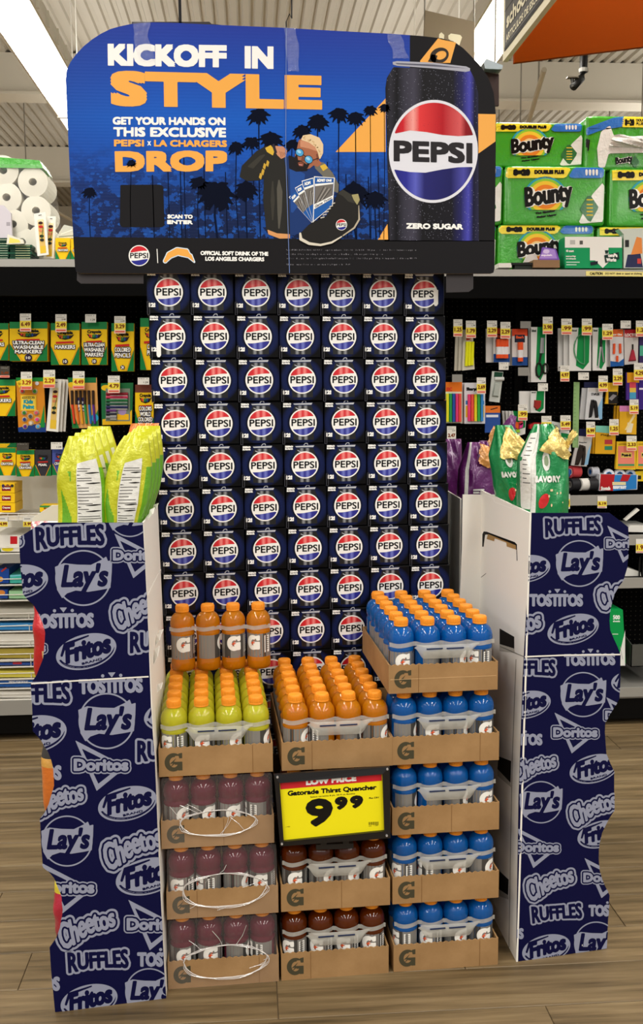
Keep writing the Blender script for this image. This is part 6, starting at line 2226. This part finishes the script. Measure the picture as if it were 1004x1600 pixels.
def towel_pack(r, Y, label, depth=.27, layout=True):
    x0, y0, x1, y1 = r
    w, h = x1-x0, y1-y0
    t, q = soft_pack('towel_pack', label, 'paper towels', r, Y, depth, BG, 'green packs of paper towels')
    X = lambda u: x0 + u*w
    Z = lambda v: y0 + v*h
    def reg(p, pts, m, L, res=None):
        P = [(X(u), Z(v)) for u, v in pts]
        xs, ys = [a for a, b in P], [b for a, b in P]
        p.sdf(s_poly(P), (min(xs)-1, min(ys)-1, max(xs)+1, max(ys)+1), m, L, res or w/36)
    p = Print(q, maxrun=3)
    reg(p, [(.01, .02), (.66, .02), (.60, .20), (.01, .20)], BY, 0)
    p.build('yellow_band', t)
    p = Print(q, maxrun=3)
    reg(p, [(.68, .02), (.985, .02), (.97, .20), (.62, .20)], BB, 0)
    for i in range(4):
        u = .79 + i*.034
        reg(p, [(u, .05), (u+.027, .05), (u+.024, .155), (u+.004, .165)], BWH, 2, w/70)
    p.build('blue_band', t)
    p = Print(q, maxrun=3)
    reg(p, [(.985, .24), (.97, .94), (.72, .98), (.80, .68), (.86, .48)], BWH, 0)
    p.build('white_flash', t)
    p = Print(q, maxrun=3)
    reg(p, [(.83, .46), (.925, .70), (.835, .97), (.735, .73)], BD, 1)
    for i, v in enumerate((.56, .64, .70, .76, .82)):
        reg(p, [(.80, v), (.87, v), (.87, v+.02), (.80, v+.02)], C('#e6c63a', .4), 3, w/80)
    p.build('green_diamond', t)
    p = Print(q, maxrun=3)
    for k, (m, rr) in enumerate((('#2f9fb0', .25), ('#8cc63a', .225), ('#f0c83a', .195), ('#e8842a', .15), ('#f2d08a', .10))):
        p.sdf(s_and(s_ell(X(.40), Z(.52), rr*w*.84, rr*w*.8), lambda A, B: B - Z(.74)), (X(.1), Z(.14), X(.7), Z(.8)), C(m, .3), k, w/60)
    p.build('rainbow_arc', t)
    p = Print(q, maxrun=3)
    for L, (m, bo) in enumerate(((BWH, .018), (BK, .002))):
        p.sdf(shape_tf(s_text('Bounty', -.245*w, -.22*h, .245*w, .22*h, bo*w*.8 + .008*w, .16), X(.43), Z(.52), 1, -.15), (X(.1), Z(.2), X(.78), Z(.9)), m, 6+L, w/110)
    p.sdf(shape_tf(s_text('The Quicker', -.1*w, -.04*h, .1*w, .0, .003*w), X(.40), Z(.80), 1, -.14), (X(.2), Z(.68), X(.6), Z(.9)), BK, 7, w/200)
    p.sdf(shape_tf(s_text('Picker Upper', -.1*w, 0, .1*w, .045*h, .003*w), X(.41), Z(.825), 1, -.14), (X(.2), Z(.7), X(.6), Z(.95)), BK, 7, w/200)
    p.text('8=20', X(.08), Z(.045), X(.25), Z(.165), BK, 4, bold=.008*w, res=w/110)
    p.text('DOUBLES PLUS', X(.29), Z(.06), X(.585), Z(.135), BK, 4, bold=.004*w, res=w/140)
    p.build('pack_lettering', t)
    return t


ZTOP = 2.152
towel_pack((778, 351, 929, 424), 2.16, 'green paper towel pack at the bottom, behind the white and green carton')
towel_pack((932, 354, 1075, 424), 2.16, 'green paper towel pack at the bottom right behind the wrapped goods')
towel_pack((788, 260, 946.5, 352), 2.15, 'green paper towel pack in the middle layer, its name in full')
towel_pack((951, 264, 1110, 354), 2.15, 'green paper towel pack in the middle layer cut by the right picture edge')
towel_pack((640, 258, 786, 351), 2.17, 'green paper towel pack in the middle layer, mostly behind the header')
towel_pack((640, 351, 776, 424), 2.18, 'green paper towel pack at the bottom, mostly behind the header')
towel_pack((770, 192, 912, 261), 2.19, 'green paper towel pack in the top layer next to the header')
# the top right pack stands end-on, its wrap gathered in a white knot
t, q = soft_pack('towel_pack', 'green paper towel pack on top at the right, gathered white wrap facing out', 'paper towels', (914, 182, 1060, 266), 2.16, .3, BG, 'green packs of paper towels')
p = Print(q)
for pts, m in (([(916, 212), (916, 200), (958, 184), (975, 182), (972, 198), (938, 204)], BB), ([(973, 182), (1050, 184), (1050, 200), (970, 199)], BY), ([(938, 206), (952, 196), (958, 212), (1040, 216), (1040, 238), (950, 240), (944, 262), (934, 262), (932, 232)], BWH)):
    xs, ys = [a for a, b in pts], [b for a, b in pts]
    p.sdf(s_poly(pts), (min(xs)-1, min(ys)-1, max(xs)+1, max(ys)+1), m, 0, 3)
p.text('8=20', 975, 186, 990, 197, BK, 2, bold=.5, res=1)
p.text('DOUBLES', 993, 186, 1012, 190.5, BK, 2, bold=.2, res=.7)
p.text('PLUS', 993, 191.5, 1004, 196, BK, 2, bold=.2, res=.7)
p.sdf(shape_tf(s_text('Bounty', -14, -7, 14, 7, 1.6, .16), 974, 251, 1, -.18), (955, 238, 992, 264), BWH, 1, .8)
p.sdf(shape_tf(s_text('Bounty', -14, -7, 14, 7, .6, .16), 974, 251, 1, -.18), (955, 238, 992, 264), BK, 2, .8)
p.text('ty', 915, 216, 921, 236, BK, 1, bold=.8, res=.8)
p.sdf(s_poly([(991, 243), (998, 253), (991, 263), (984, 253)]), (982, 241, 1000, 265), BD, 2, 1.2)
p.build('pack_print', t)
crumple([tuple(q(948, 230) - np.array(ORG[t.name])), tuple(q(1020, 232) - np.array(ORG[t.name])), tuple(q(1012, 214) - np.array(ORG[t.name])), tuple(q(958, 212) - np.array(ORG[t.name]))], .012, 44, BWH).build('wrap_knot', t, smooth=True)
_k = t.children[-1]
# the crumple was laid out from the thing's base already
_k.data.transform(Matrix.Translation(Vector(ORG[t.name])))

# white and green carton, small goods in front of the towels
YC = 2.06
cqn = on_plane((0, YC, 2.2), (0, -1, 0))
f = [('r', 882, 370, 971, 387, '#e9e8e2'), ('r', 890, 375, 898, 382, '#b9b9b4'), ('r', 905, 376, 910, 382, '#55554f'), ('p', [(912, 387), (950, 387), (950, 405), (955, 405), (941, 419), (929, 407), (921, 407), (921, 387)][::-1], '#e9e8e2'),
     ('t', '40 count', 883.5, 390, 896, 394, '#e9e8e2', .15), ('t', 'security', 883.5, 399, 899, 402.5, '#e9e8e2', .15), ('t', 'envelopes', 883.5, 403, 899, 406, '#e9e8e2', .15), ('r', 884, 409, 905, 410.5, '#bfe0cd'), ('r', 884, 413, 900, 414.5, '#bfe0cd'),
     ('p', [(943, 399), (966, 394), (967, 405), (945, 411)], '#12322c'), ('t', 'W', 944, 391, 950, 397, '#12322c', .6), ('t', 'omPa', 949, 396, 964, 402, '#e9e8e2', .4), ('t', 'Works', 946, 403, 962, 409, '#e9e8e2', .4), ('p', [(921, 410), (933, 408), (933, 413), (922, 415)], '#1a1f2a')]
pack('envelope_box', 'white and green carton with a white arrow on the top shelf', 'box', (882, 370.5, 971.5, 419), '#0f9459', f, .12, YC)
pack('green_box', 'dark green box standing behind the white and green carton', 'box', ((872, 419), (895, 419), (897, 377), (876, 400)), '#15662f', [('l', [(876+i*4, 417), (878+i*4, 395)], .6, '#3c9a58') for i in range(4)], .08, YC+.13)
pack('display_tray', 'small brown tray on the top shelf beside the header', 'box', (833, 406, 874, 418), '#8a6b4d', [], .1, YC-.01)
f = [('p', [(842, 404), (870, 404), (866, 390), (850, 388)], '#a98bd8'), ('e', 853, 393, 5, 3.4, '#d8c6f0'), ('t', 'squish', 845, 397, 862, 401, '#efe6fa', .3)]
pack('purple_toy', 'small purple packet in the brown tray', 'packet', ((843, 407), (874, 407), (868, 389), (848, 386)), '#7a54b8', f, .02, YC+.02)
pack('clear_pouch', 'white pouch behind the small brown tray', 'pouch', ((818, 410), (842, 409), (836, 396), (824, 398)), '#d6d4cd', [], .02, YC+.06)
t = thing('black_tape_gun', 'flat black holder lying at the left end of the right top shelf', 'holder', tuple(at(812, 418, Y=YC)))
a_ = at(798, 418, Y=YC)
MB().box(a_[0], a_[0]+.13, YC, YC+.08, a_[2]+.012, a_[2]+.022, C('#1d1f1d', .4)).box(a_[0]+.02, a_[0]+.11, YC+.01, YC+.06, a_[2]-.004, a_[2]+.012, C('#2b332d', .4)).build('holder', t)
pack('white_cards', 'white leaflets under the flat black holder', 'leaflet', (779, 411, 799, 418), '#dcd9d0', [], .1, YC)
f = [('p', [(976, 418), (1004, 418), (1000, 396), (980, 398)], '#2b2f52'), ('p', [(985, 398), (1003, 396), (1002, 372), (994, 370)], '#e08a44'), ('r', 995, 404, 1001, 412, '#c8403a'), ('r', 976, 375, 982, 386, '#2b2b2b')]
pack('wrapped_goods', 'clear bag of orange and navy goods at the right end of the top shelf', 'bag', ((974, 419), (1012, 419), (1010, 356), (966, 358), (974, 366)), '#c7cfc5', f, .05, YC)
cs = on_plane((0, YF-.014, 2.1), (0, -1, 0))
p_ = Print(cs)
pk = pack('caution_strip', 'yellow caution strip on the lip of the right top shelf', 'label', ((915, 431.0), (1030, 432.5), (1030, 425.0), (915, 423.5)), '#e9dc8a', [('t', 'CAUTION', 921, 425.2, 941, 429.6, '#2a2618', .25), ('t', 'DO NOT climb or stand on shelving', 945, 425.8, 1002, 430, '#4a442e', .1)], .001, YF-.014)

# left top shelf: wrapped tissue rolls, notebooks, paint sets, crayon boxes
YL = 2.12
lqn = on_plane((0, YL, 2.3), (0, -1, 0))
o_ = lqn(36, 404)
t = thing('tissue_pack', 'big wrapped pack of white tissue rolls with a green top band', 'tissue rolls', tuple(o_))
TIS = C('#dcd8ca', .8)
rad = abs(lqn(24, 300)[0] - lqn(0, 300)[0])
for i, (x, y) in enumerate(((-14, 268), (5, 266), (51, 284), (10, 308), (-36, 312), (56, 329), (20, 350), (-20, 355), (34, 378), (66, 374))):
    c = lqn(x, y)
    if i == 0:
        continue
    mb = MB()
    rr = rad*(.98)
    prof_ = []
    n_ = 26
    ro_, ri_ = [], []
    v = []
    for k in range(n_):
        a = 2*math.pi*k/n_
        v.append((c[0] + rr*math.cos(a), YL+.004, c[2] + rr*math.sin(a)))
    for k in range(n_):
        a = 2*math.pi*k/n_
        v.append((c[0] + rr*.27*math.cos(a), YL, c[2] + rr*.25*math.sin(a)))
    v += [(x_, YL+.22, z_) for x_, y_, z_ in v[:n_]]
    v += [(x_, YL+.2, z_) for x_, y_, z_ in v[n_:2*n_]]
    fs = []
    for k in range(n_):
        k2 = (k+1) % n_
        fs += [(k, k2, n_+k2, n_+k), (2*n_+k, 2*n_+k2, k2, k), (n_+k, n_+k2, 3*n_+k2, 3*n_+k)]
    mb.add(v, fs, TIS)
    mb.build('tissue_roll', t)
mb = MB()
tops = [(-40, 262), (68, 263), (62, 251), (40, 249), (0, 246), (-40, 246)]
mb.prism([lqn(*c, .004) for c in tops], (0, .2, 0), foil('#3fa82a', .25, 0))
mb.build('top_band', t)
mb = MB()
mb.prism([lqn(*c, .007) for c in ((-40, 403), (84, 403), (82, 350), (74, 290), (66, 258), (-40, 256))], (0, .232, 0), film_mat('tissue_film', .07, '#ffffff'), cap=True)
mb.build('clear_wrap', t)
NB = ['#123f2c', '#0f3526', '#17503a']
for k in range(7):
    y1 = 404.5 - k*3.75
    for s, (xa, xb) in enumerate(((-12, 13), (15, 48))):
        if s == 1 and k > 5:
            continue
        yy = y1 - (7 if s == 0 else 0)*0
        pack('notebook', 'dark green notebook, %s from the bottom of the %s pile on the top shelf' % (ordw[k], ('left', 'right')[s]), 'notebook', (xa + (k % 2)*.8, yy-3.3, xb + (k % 3)*.8, yy), NB[k % 3], [('r', xa + 9, yy-1.9, xb - 1, yy-1.1, '#cfcfa0' if s else '#a8b09a')], .16, YL-.07, 'piles of green notebooks')
pack('notebook', 'dark green notebook, topmost of the left pile on the top shelf', 'notebook', (-12, 372.0, 13, 377.8), NB[1], [('r', -3, 374, 11, 375.2, '#a8b09a')], .16, YL-.07, 'piles of green notebooks')
pack('poly_bag', 'pale lilac plastic pouch leaning on the tissue rolls', 'pouch', ((-4, 371.8), (19, 371.8), (17, 333), (6, 321), (-4, 320)), '#cdc7cf', [('r', 10, 347, 16, 353, '#a39da5')], .02, YL-.05)
pack('flash_cards', 'white and yellow card pack tilted on the notebooks', 'cards', ((10, 381.5), (37, 380.5), (36, 374.5), (12, 366)), '#e6e3d2', [('p', [(14, 380), (32, 379), (30, 375), (15, 371)], '#e9dc6a')], .02, YL-.1)
wq2 = on_plane((0, YL-.06, 2.3), (0, -1, 0))
water(58.5, 400, 76, 398, 71, 331, 52.5, 334, 'white watercolor set leaning on the top shelf, in front', 0, YL-.09)
water(68, 404, 84, 404, 87, 338, 73, 338, 'white watercolor set standing behind the leaning one', 0, YL-.06)
crayon_pack(86.5, 372, 109.5, 405.5, ('CRAYONS',), '', 'yellow crayon box standing on the left top shelf', thick=.06, Y=YL-.09, band='#f4c812')
crayon_pack(110.5, 373, 134, 405.5, ('CRAYONS',), '', 'yellow crayon box partly behind the header on the top shelf', thick=.06, Y=YL-.09, band='#f4c812')
pack('poly_bag', 'clear bag of grey goods on top of the yellow crayon boxes', 'pouch', ((88, 371.5), (118, 372), (117, 355), (100, 351), (93, 362)), '#c9cdc6', [('l', [(95, 366), (116, 358)], 1.5, '#e8eae4'), ('l', [(92, 370), (116, 368)], 1.5, '#7f8a7c')], .05, YL-.05)

# ================================================================ LOWER SHELVES
YW = YF - .012
lower = [('#ece8df', 834, 862, 'white box with a red square', [('r', 16, 838, 27, 850, '#c9202a'), ('e', 12, 858, 9, 3.6, '#e9d51e'), ('p', [(-5, 862), (2, 862), (-5, 840)], '#2f7f4a')]),
         ('#1f4aa0', 886, 911, 'blue folder pack', [('e', 0, 905, 5, 4, '#e9a23a'), ('l', [(2, 893), (10, 887)], 2.5, '#c0392b')]), ('#47b8a8', 896, 911, 'turquoise folder pack', [('l', [(16, 900), (40, 898)], 2, '#7fd0e0')]),
         ('#254a9a', 919, 935, 'dark blue folder pack', [('e', 2, 926, 6, 4, '#d9883a')]), ('#9fd0a0', 921, 935, 'pale green folder pack', []), ('#b9b5a9', 949, 965, 'speckled silver paper pack', []), ('#3f8fd0', 971, 984, 'sky blue paper pack', [('l', [(0, 979), (44, 976)], 1.5, '#a8d4f0')]),
         ('#e9e6dc', 988, 1007, 'white paper pack', []), ('#b9a64a', 1011, 1028, 'gold speckled paper pack', []), ('#3d5fb0', 1033, 1039, 'blue and red paper pack', [('r', 20, 1034, 34, 1038, '#c03a4a')]), ('#e3d65a', 1046, 1058, 'yellow paper pack', []), ('#2f66b8', 1060, 1073, 'blue poster board pack', [('t', 'MEMO PORTFOLIO', 14, 1063.5, 44, 1067, '#e8ecf4', .2)]), ('#efece4', 1078, 1090, 'white card pack', [])]
spl = {1: (-6, 14), 2: (15.5, 40), 3: (-6, 12), 4: (14, 42)}
for i, (c_, y0, y1, s, f) in enumerate(lower):
    y0 += 2.5
    xa, xb = spl.get(i, (-10, 56 if i < 8 else 58))
    pack('paper_pack', '%s on the white wire rack at the left picture edge' % s, 'paper', (xa, y0, xb, y1), c_, f, .27, YW+.004, 'paper packs on the wire rack')
shq = on_plane((0, YF-.02, 1), (0, -1, 0))
for (x0, y0, x1, y1, s, w_) in ((-2, 808, 12, 823, '4.99', 'under the yellow crayon cases'), (36, 808, 51.5, 823, '3.99', 'on the pale shelf lip, lower left')):
    t = pack('price_tag', 'price tag reading %s %s' % (s, w_), 'price tag', (x0, y0, x1, y1), '#e6e3da', [('r', x0, y0+7, x1, y1, '#f3dd4c'), ('t', s, x0+1.5, y0+8, x1-1, y1-2, '#7a3a10', .35), ('r', x0+2, y0+2, x1-4, y0+3.2, '#8a8780')], .001, YF-.05, 'price tags on shelf lips')
w = MB()
aL, bL = shq(-20, 802), shq(95, 802)
for dz in (0, -.012, -.03):
    w.tube([(aL[0], YF-.03, aL[2]+dz), (bL[0], YF-.03, bL[2]+dz)], .0025, WIRE, 5)
for k in range(8):
    x = aL[0] + (bL[0]-aL[0])*k/7
    w.tube([(x, YF-.03, aL[2]), (x, YF-.03, aL[2]-.04)], .002, WIRE, 4)
w.box(aL[0], bL[0], YF-.03, YB-.02, aL[2]-.035, aL[2]-.03, C('#cfcabd', .5))
fence_o = w.build('wire_front', gl)
# right shelf: tapes and rolls
YR = 2.16
rz = at(900, 767, Y=YR)[2]
def roll(label, px, py, r_, wid, col_, core, ang=0.0, Y=YR, cat='tape'):
    c = at(px, py, Y=Y)
    t = thing('tape_roll', label, cat, (c[0], c[1], c[2]-r_), 'rolls on the right shelf')
    for nm, ra, rb, m in (('roll_body', r_, r_*.55, K(col_)), ('roll_core', r_*.56, r_*.42, K(core))):
        mb = MB()
        n_ = 24
        v = []
        d = np.array((math.cos(ang), math.sin(ang), 0))
        e1, e2 = np.array((-math.sin(ang), math.cos(ang), 0)), np.array((0, 0, 1))
        for rr, o in ((ra, -wid/2), (rb, -wid/2), (rb, wid/2), (ra, wid/2)):
            for k in range(n_):
                a = 2*math.pi*k/n_
                v.append(c + d*o + e1*rr*math.cos(a) + e2*rr*math.sin(a))
        fs = []
        for b_ in range(4):
            for k in range(n_):
                k2 = (k+1) % n_
                fs.append((b_*n_+k, b_*n_+k2, ((b_+1) % 4)*n_+k2, ((b_+1) % 4)*n_+k))
        mb.add(v, fs, m)
        mb.build(nm, t, smooth=True, angle=.7)
    return t
for i, (px, c_) in enumerate(((896, '#26262a'), (912, '#e3e1dc'), (924, '#2b2b2e'))):
    roll('%s packing roll, %s of three lying in front on the right shelf' % (('black', 'white', 'dark grey')[i], ordw[i]), px, 757, .030, .045 if i != 1 else .05, c_, '#8a8780', 0.25)
roll('red and white tape roll leaning on top of the packing rolls', 897, 737, .03, .05, '#c9454a', '#e8d9d4', .3, YR+.05)
roll('silver tape roll with a blue core behind the red carton', 927, 737, .024, .04, '#c9ccd6', '#2f6fc0', .2, YR+.06)
roll('blue tape roll at the far left behind the packing rolls', 884, 739, .024, .03, '#3a6fb8', '#e0e0e4', .2, YR+.06)
f = [('p', [(936, 766), (957, 767), (960, 741), (938, 741)], '#b81f27'), ('p', [(957, 767), (994, 764), (994, 742), (960, 742)], '#2a7fc8'), ('t', 'Scotch', 938, 760, 953, 766, '#f3efe9', .5), ('t', 'HEAVY DUTY', 957, 759, 978, 764, '#f3f4f8', .5), ('r', 956, 753, 977, 758, '#e6d9a8'), ('p', [(968, 752), (980, 752), (985, 742), (972, 741)], '#b81f27')]
t = pack('tape_carton', 'red and blue display carton of packing tape on the right shelf', 'box', ((935, 767), (995, 765), (996, 742), (936, 741)), '#d4d6dc', f, .12, YR)
for i, px in enumerate((950, 967, 983)):
    roll('packing tape in the red and blue carton, %s from the left' % ordw[i], px, 741, .026, .045, ('#dfe2ea', '#dfe2ea', '#b9c4d4')[i], '#2f6fc0' if i else '#3a8ad8', 1.35, YR+.05)
pack('yellow_pack', 'yellow packet at the right end of the tape shelf', 'packet', ((990, 752), (1010, 752), (1008, 735), (991, 737)), '#f0cf2a', [('r', 995, 743, 1001, 749, '#2a2618')], .03, YR+.03)
rs = on_plane((0, YB-.33-.014, 1.2), (0, -1, 0))
for (x0, y0, x1, y1, s, w_, Y_) in ((881, 772, 890, 795, '1.99', 'on the right shelf edge next to the green bag', YB-.345), (933, 775, 947.5, 794, '5.19', 'on the right shelf edge under the tape carton', YB-.345), (993, 842, 1010, 864, '1.99', 'at the right picture edge on the middle lip', YB-.415)):
    pack('price_tag', 'price tag reading %s %s' % (s, w_), 'price tag', (x0, y0, x1, y1), '#e6e3da', [('r', x0, y0+8, x1, y1-3, '#f3dd4c'), ('t', s, x0+1.5, y0+9.5, x1-1, y1-5, '#7a3a10', .35), ('r', x0+1, y1-2, x1-2, y1-1, '#d9543f')], .001, Y_, 'price tags on shelf lips')
def flat(label, pts, c_, th, Y, cat='paper'):
    return pack('paper_stack', label, cat, pts, c_, [], th, Y, 'papers on the lower right shelves')
flat('white divider board leaning diagonally on the middle right shelf', ((975, 812), (978, 814), (999, 797), (995, 794)), '#e4e2da', .02, 2.1)
flat('white paper stack on the middle right shelf', ((976, 831), (1020, 832), (1018, 822), (985, 821)), '#e8e6de', .2, 2.1)
flat('white paper stack on the lower right shelf', ((968, 904), (1002, 905), (1000, 894), (980, 887), (970, 890)), '#eceae2', .2, 2.08)
t = thing('wire_stand', 'black wire book stand on the lower right shelf', 'stand', tuple(at(998, 905, Y=2.06)))
b_ = at(998, 905, Y=2.06)
for k in range(3):
    MB().tube([b_ + np.array((k*.02, 0, 0)), b_ + np.array((k*.02, 0, .11)), b_ + np.array((k*.02+.03, .03, .115)), b_ + np.array((k*.02+.03, .04, 0))], .004, C('#1a1918', .3), 6).build('wire', t)
f = [('t', '500', 957, 961, 968, 968, '#e9f2ea', .4), ('t', 'sheets', 957, 969, 968, 972, '#e9f2ea', .2), ('p', [(953, 1040), (976, 1040), (976, 985), (966, 1028)], '#e9ebe6'), ('r', 956, 990, 965, 991.5, '#bfe0c6'), ('l', [(968, 1010), (972, 1030)], .6, '#9a9a98')]
pack('paper_ream', 'green and white ream box reading 500 sheets on the bottom right shelf', 'box', ((951, 1038), (977, 1036), (972.5, 953), (949, 953)), '#0d9a4c', f, .2, 2.0)
t = thing('metal_box', 'dark grey metal file holder at the bottom right shelf', 'box', tuple(at(1000, 1042, Y=2.0)))
b_ = at(985, 1042, Y=2.0)
GB = C('#5b5c58', .4, .4)
MB().box(b_[0], b_[0]+.16, 2.0, 2.004, b_[2], b_[2]+.11, GB).build('front_wall', t)
MB().prism([b_, b_ + np.array((0, .25, 0)), b_ + np.array((0, .25, .17)), b_ + np.array((0, 0, .11))], (.004, 0, 0), GB).build('side_wall', t)
MB().box(b_[0], b_[0]+.16, 2.0, 2.25, b_[2], b_[2]+.004, GB).build('base_plate', t)

# ================================================================ SIGNS OVERHEAD
y1_ = 1.6
A0 = at(785, 97, Y=y1_)
zbot = A0[2]
A1 = at(862, -2, Z=zbot)
SG, CRM, ORS = C('#5c5a57', .5), C('#e6ddc0', .5), C('#8c3c06', .7, spec=.05)
sg = thing('aisle_sign', 'hanging three-sided aisle sign with grey text panel and orange inside', 'sign', tuple(A0))
d_ = (A1-A0)/np.linalg.norm(A1-A0)
Lp = 1.5
Hs = .9
e_ = np.array((0, 0, 1.0))
B1 = A0 + d_*Lp
nL = np.array((-1.0, d_[0]/-d_[1] if abs(d_[1]) > 1e-6 else 0, 0))
nL = np.cross(d_, e_)
nL /= np.linalg.norm(nL)
if nL[0] > 0:
    nL = -nL
MB().prism([A0, B1, B1 + e_*Hs, A0 + e_*Hs], -nL*.02, CRM).build('text_panel', sg)
def sgq(s_, z_, off=0.0):
    return A0 + d_*s_ + e_*z_ + nL*(.0005+off)
p = Print(sgq, step=.0008, base=.0008)
p.poly([(.03, .03), (Lp-.03, .03), (Lp-.03, Hs), (.03, Hs)], SG, 0)
p.poly([(.03, .03), (Lp-.03, .03), (Lp-.03, .045), (.03, .045)], C('#171614', .5), 1)
p.poly([(.03, .182), (Lp-.03, .182), (Lp-.03, .187), (.03, .187)], C('#2a2927', .5), 1)
p.build('grey_field', sg)
p = Print(lambda x, y, off=0.0: sgq(x, -y, off), step=.0008, base=.0026)
def sgtext(s, s0, z0, s1, z1, b):
    p.text(s, s0, -z1, s1, -z0, CRM, 1, bold=b, res=(z1-z0)/12)
sgtext('school & office', .065, .105, .74, .165, .003)
sgtext('ARTICULOS DE ESCUELA Y OFICINA', .06, .055, .82, .082, .0012)
sgtext('stationery', .065, .20, .6, .26, .003)
p.build('sign_lettering', sg)
O0, O1 = at(803, 98, Z=zbot), at(1004, 73, Z=zbot)
dO = (O1-O0)/np.linalg.norm(O1-O0)
MB().prism([O0, O0 + dO*1.3, O0 + dO*1.3 + e_*Hs, O0 + e_*Hs], (0, .02, 0), ORS).build('orange_panel', sg)
E2 = O0 + dO*1.3
MB().prism([B1 + np.array((.02, 0, 0)), E2, E2 + e_*Hs, B1 + np.array((.02, 0, 0)) + e_*Hs], (.0, .02, 0), ORS).build('third_panel', sg)
hgr = MB()
for c in (A0 + d_*.2, B1 - d_*.2, E2):
    MB().tube([c + e_*Hs*.95, c + e_*(CEIL_Z - zbot)], .006, C('#8d887e', .5), 5).build('hanger', sg)
pp = at(910, 40, Y=4.2)
t = thing('sprinkler_pipe', 'black sprinkler pipe elbow hanging under the ceiling beside the orange sign', 'pipe', tuple(pp))
k1, k2, k3 = at(911, 113, Y=4.2), at(908, 122, Y=4.2), at(895, 136, Y=4.15)
MB().tube([(k1[0], k1[1], CEIL_Z), tuple(k1), tuple(k2), tuple(k3)], .026, C('#191817', .35), 10).build('drop_pipe', t, smooth=True)
MB().tube([(k1[0], k1[1], k1[2]-.0), tuple(k1 + np.array((0, 0, .025)))], .031, C('#8d8a84', .35), 10).build('coupling', t)
MB().tube([tuple(k3), tuple(k3 + np.array((-.01, 0, .06)))], .012, C('#2a2824', .35), 8).box(k3[0]-.045, k3[0]+.03, k3[1]-.02, k3[1]+.02, k3[2]+.055, k3[2]+.062, C('#5a5348', .4)).build('sprinkler_head', t)
# brown aisle number board behind the header
yb_ = 3.2
bq2 = on_plane((0, yb_, 3.3), (0, -1, 0))
P3 = [bq2(*c) for c in ((660, 118), (741, 140), (741, 34), (664, 16))]
t = thing('aisle_number_sign', 'brown aisle number board hanging behind the header top', 'sign', tuple(sum(P3)/4))
MB().prism(P3, (0, .03, 0), C('#857763', .7)).build('board', t)
p = Print(bq2, base=.001, step=.001)
p.qtext('17', (686, 50), (722, 55), (718, 108), (682, 104), CRM, 0, bold=2)
p.build('number', t)
for c in (P3[2], P3[3]):
    MB().tube([c + np.array((0, .015, -.05)), (c[0], c[1]+.015, CEIL_Z)], .005, C('#8d887e', .5), 5).build('hanger', t)
# dark and grey boards at the header's right edge
dq = on_plane((0, 3.0, 3.0), (0, -1, 0))
P3 = [dq(*c) for c in ((758, 165), (779, 165), (779, 116), (752, 112))]
t = thing('aisle_flag', 'small dark red board hanging right of the header', 'sign', tuple(sum(P3)/4))
MB().prism(P3, (0, .02, 0), C('#2c1c1a', .6)).build('board', t)
MB().tube([P3[2] + np.array((-.02, .01, 0)), (P3[2][0]-.02, P3[2][1]+.01, CEIL_Z)], .005, C('#8d887e', .5), 5).build('hanger', t)
P3 = [dq(*c, -.1) for c in ((752, 101), (781, 108), (779, 113), (754, 112))]
MB().prism([dq(*c, .05) for c in ((752, 103), (754, 112), (780, 113), (782, 107), (756, 96))][::-1], (0, .15, 0), C('#6f777c', .4, .3)).build('clamp', t)
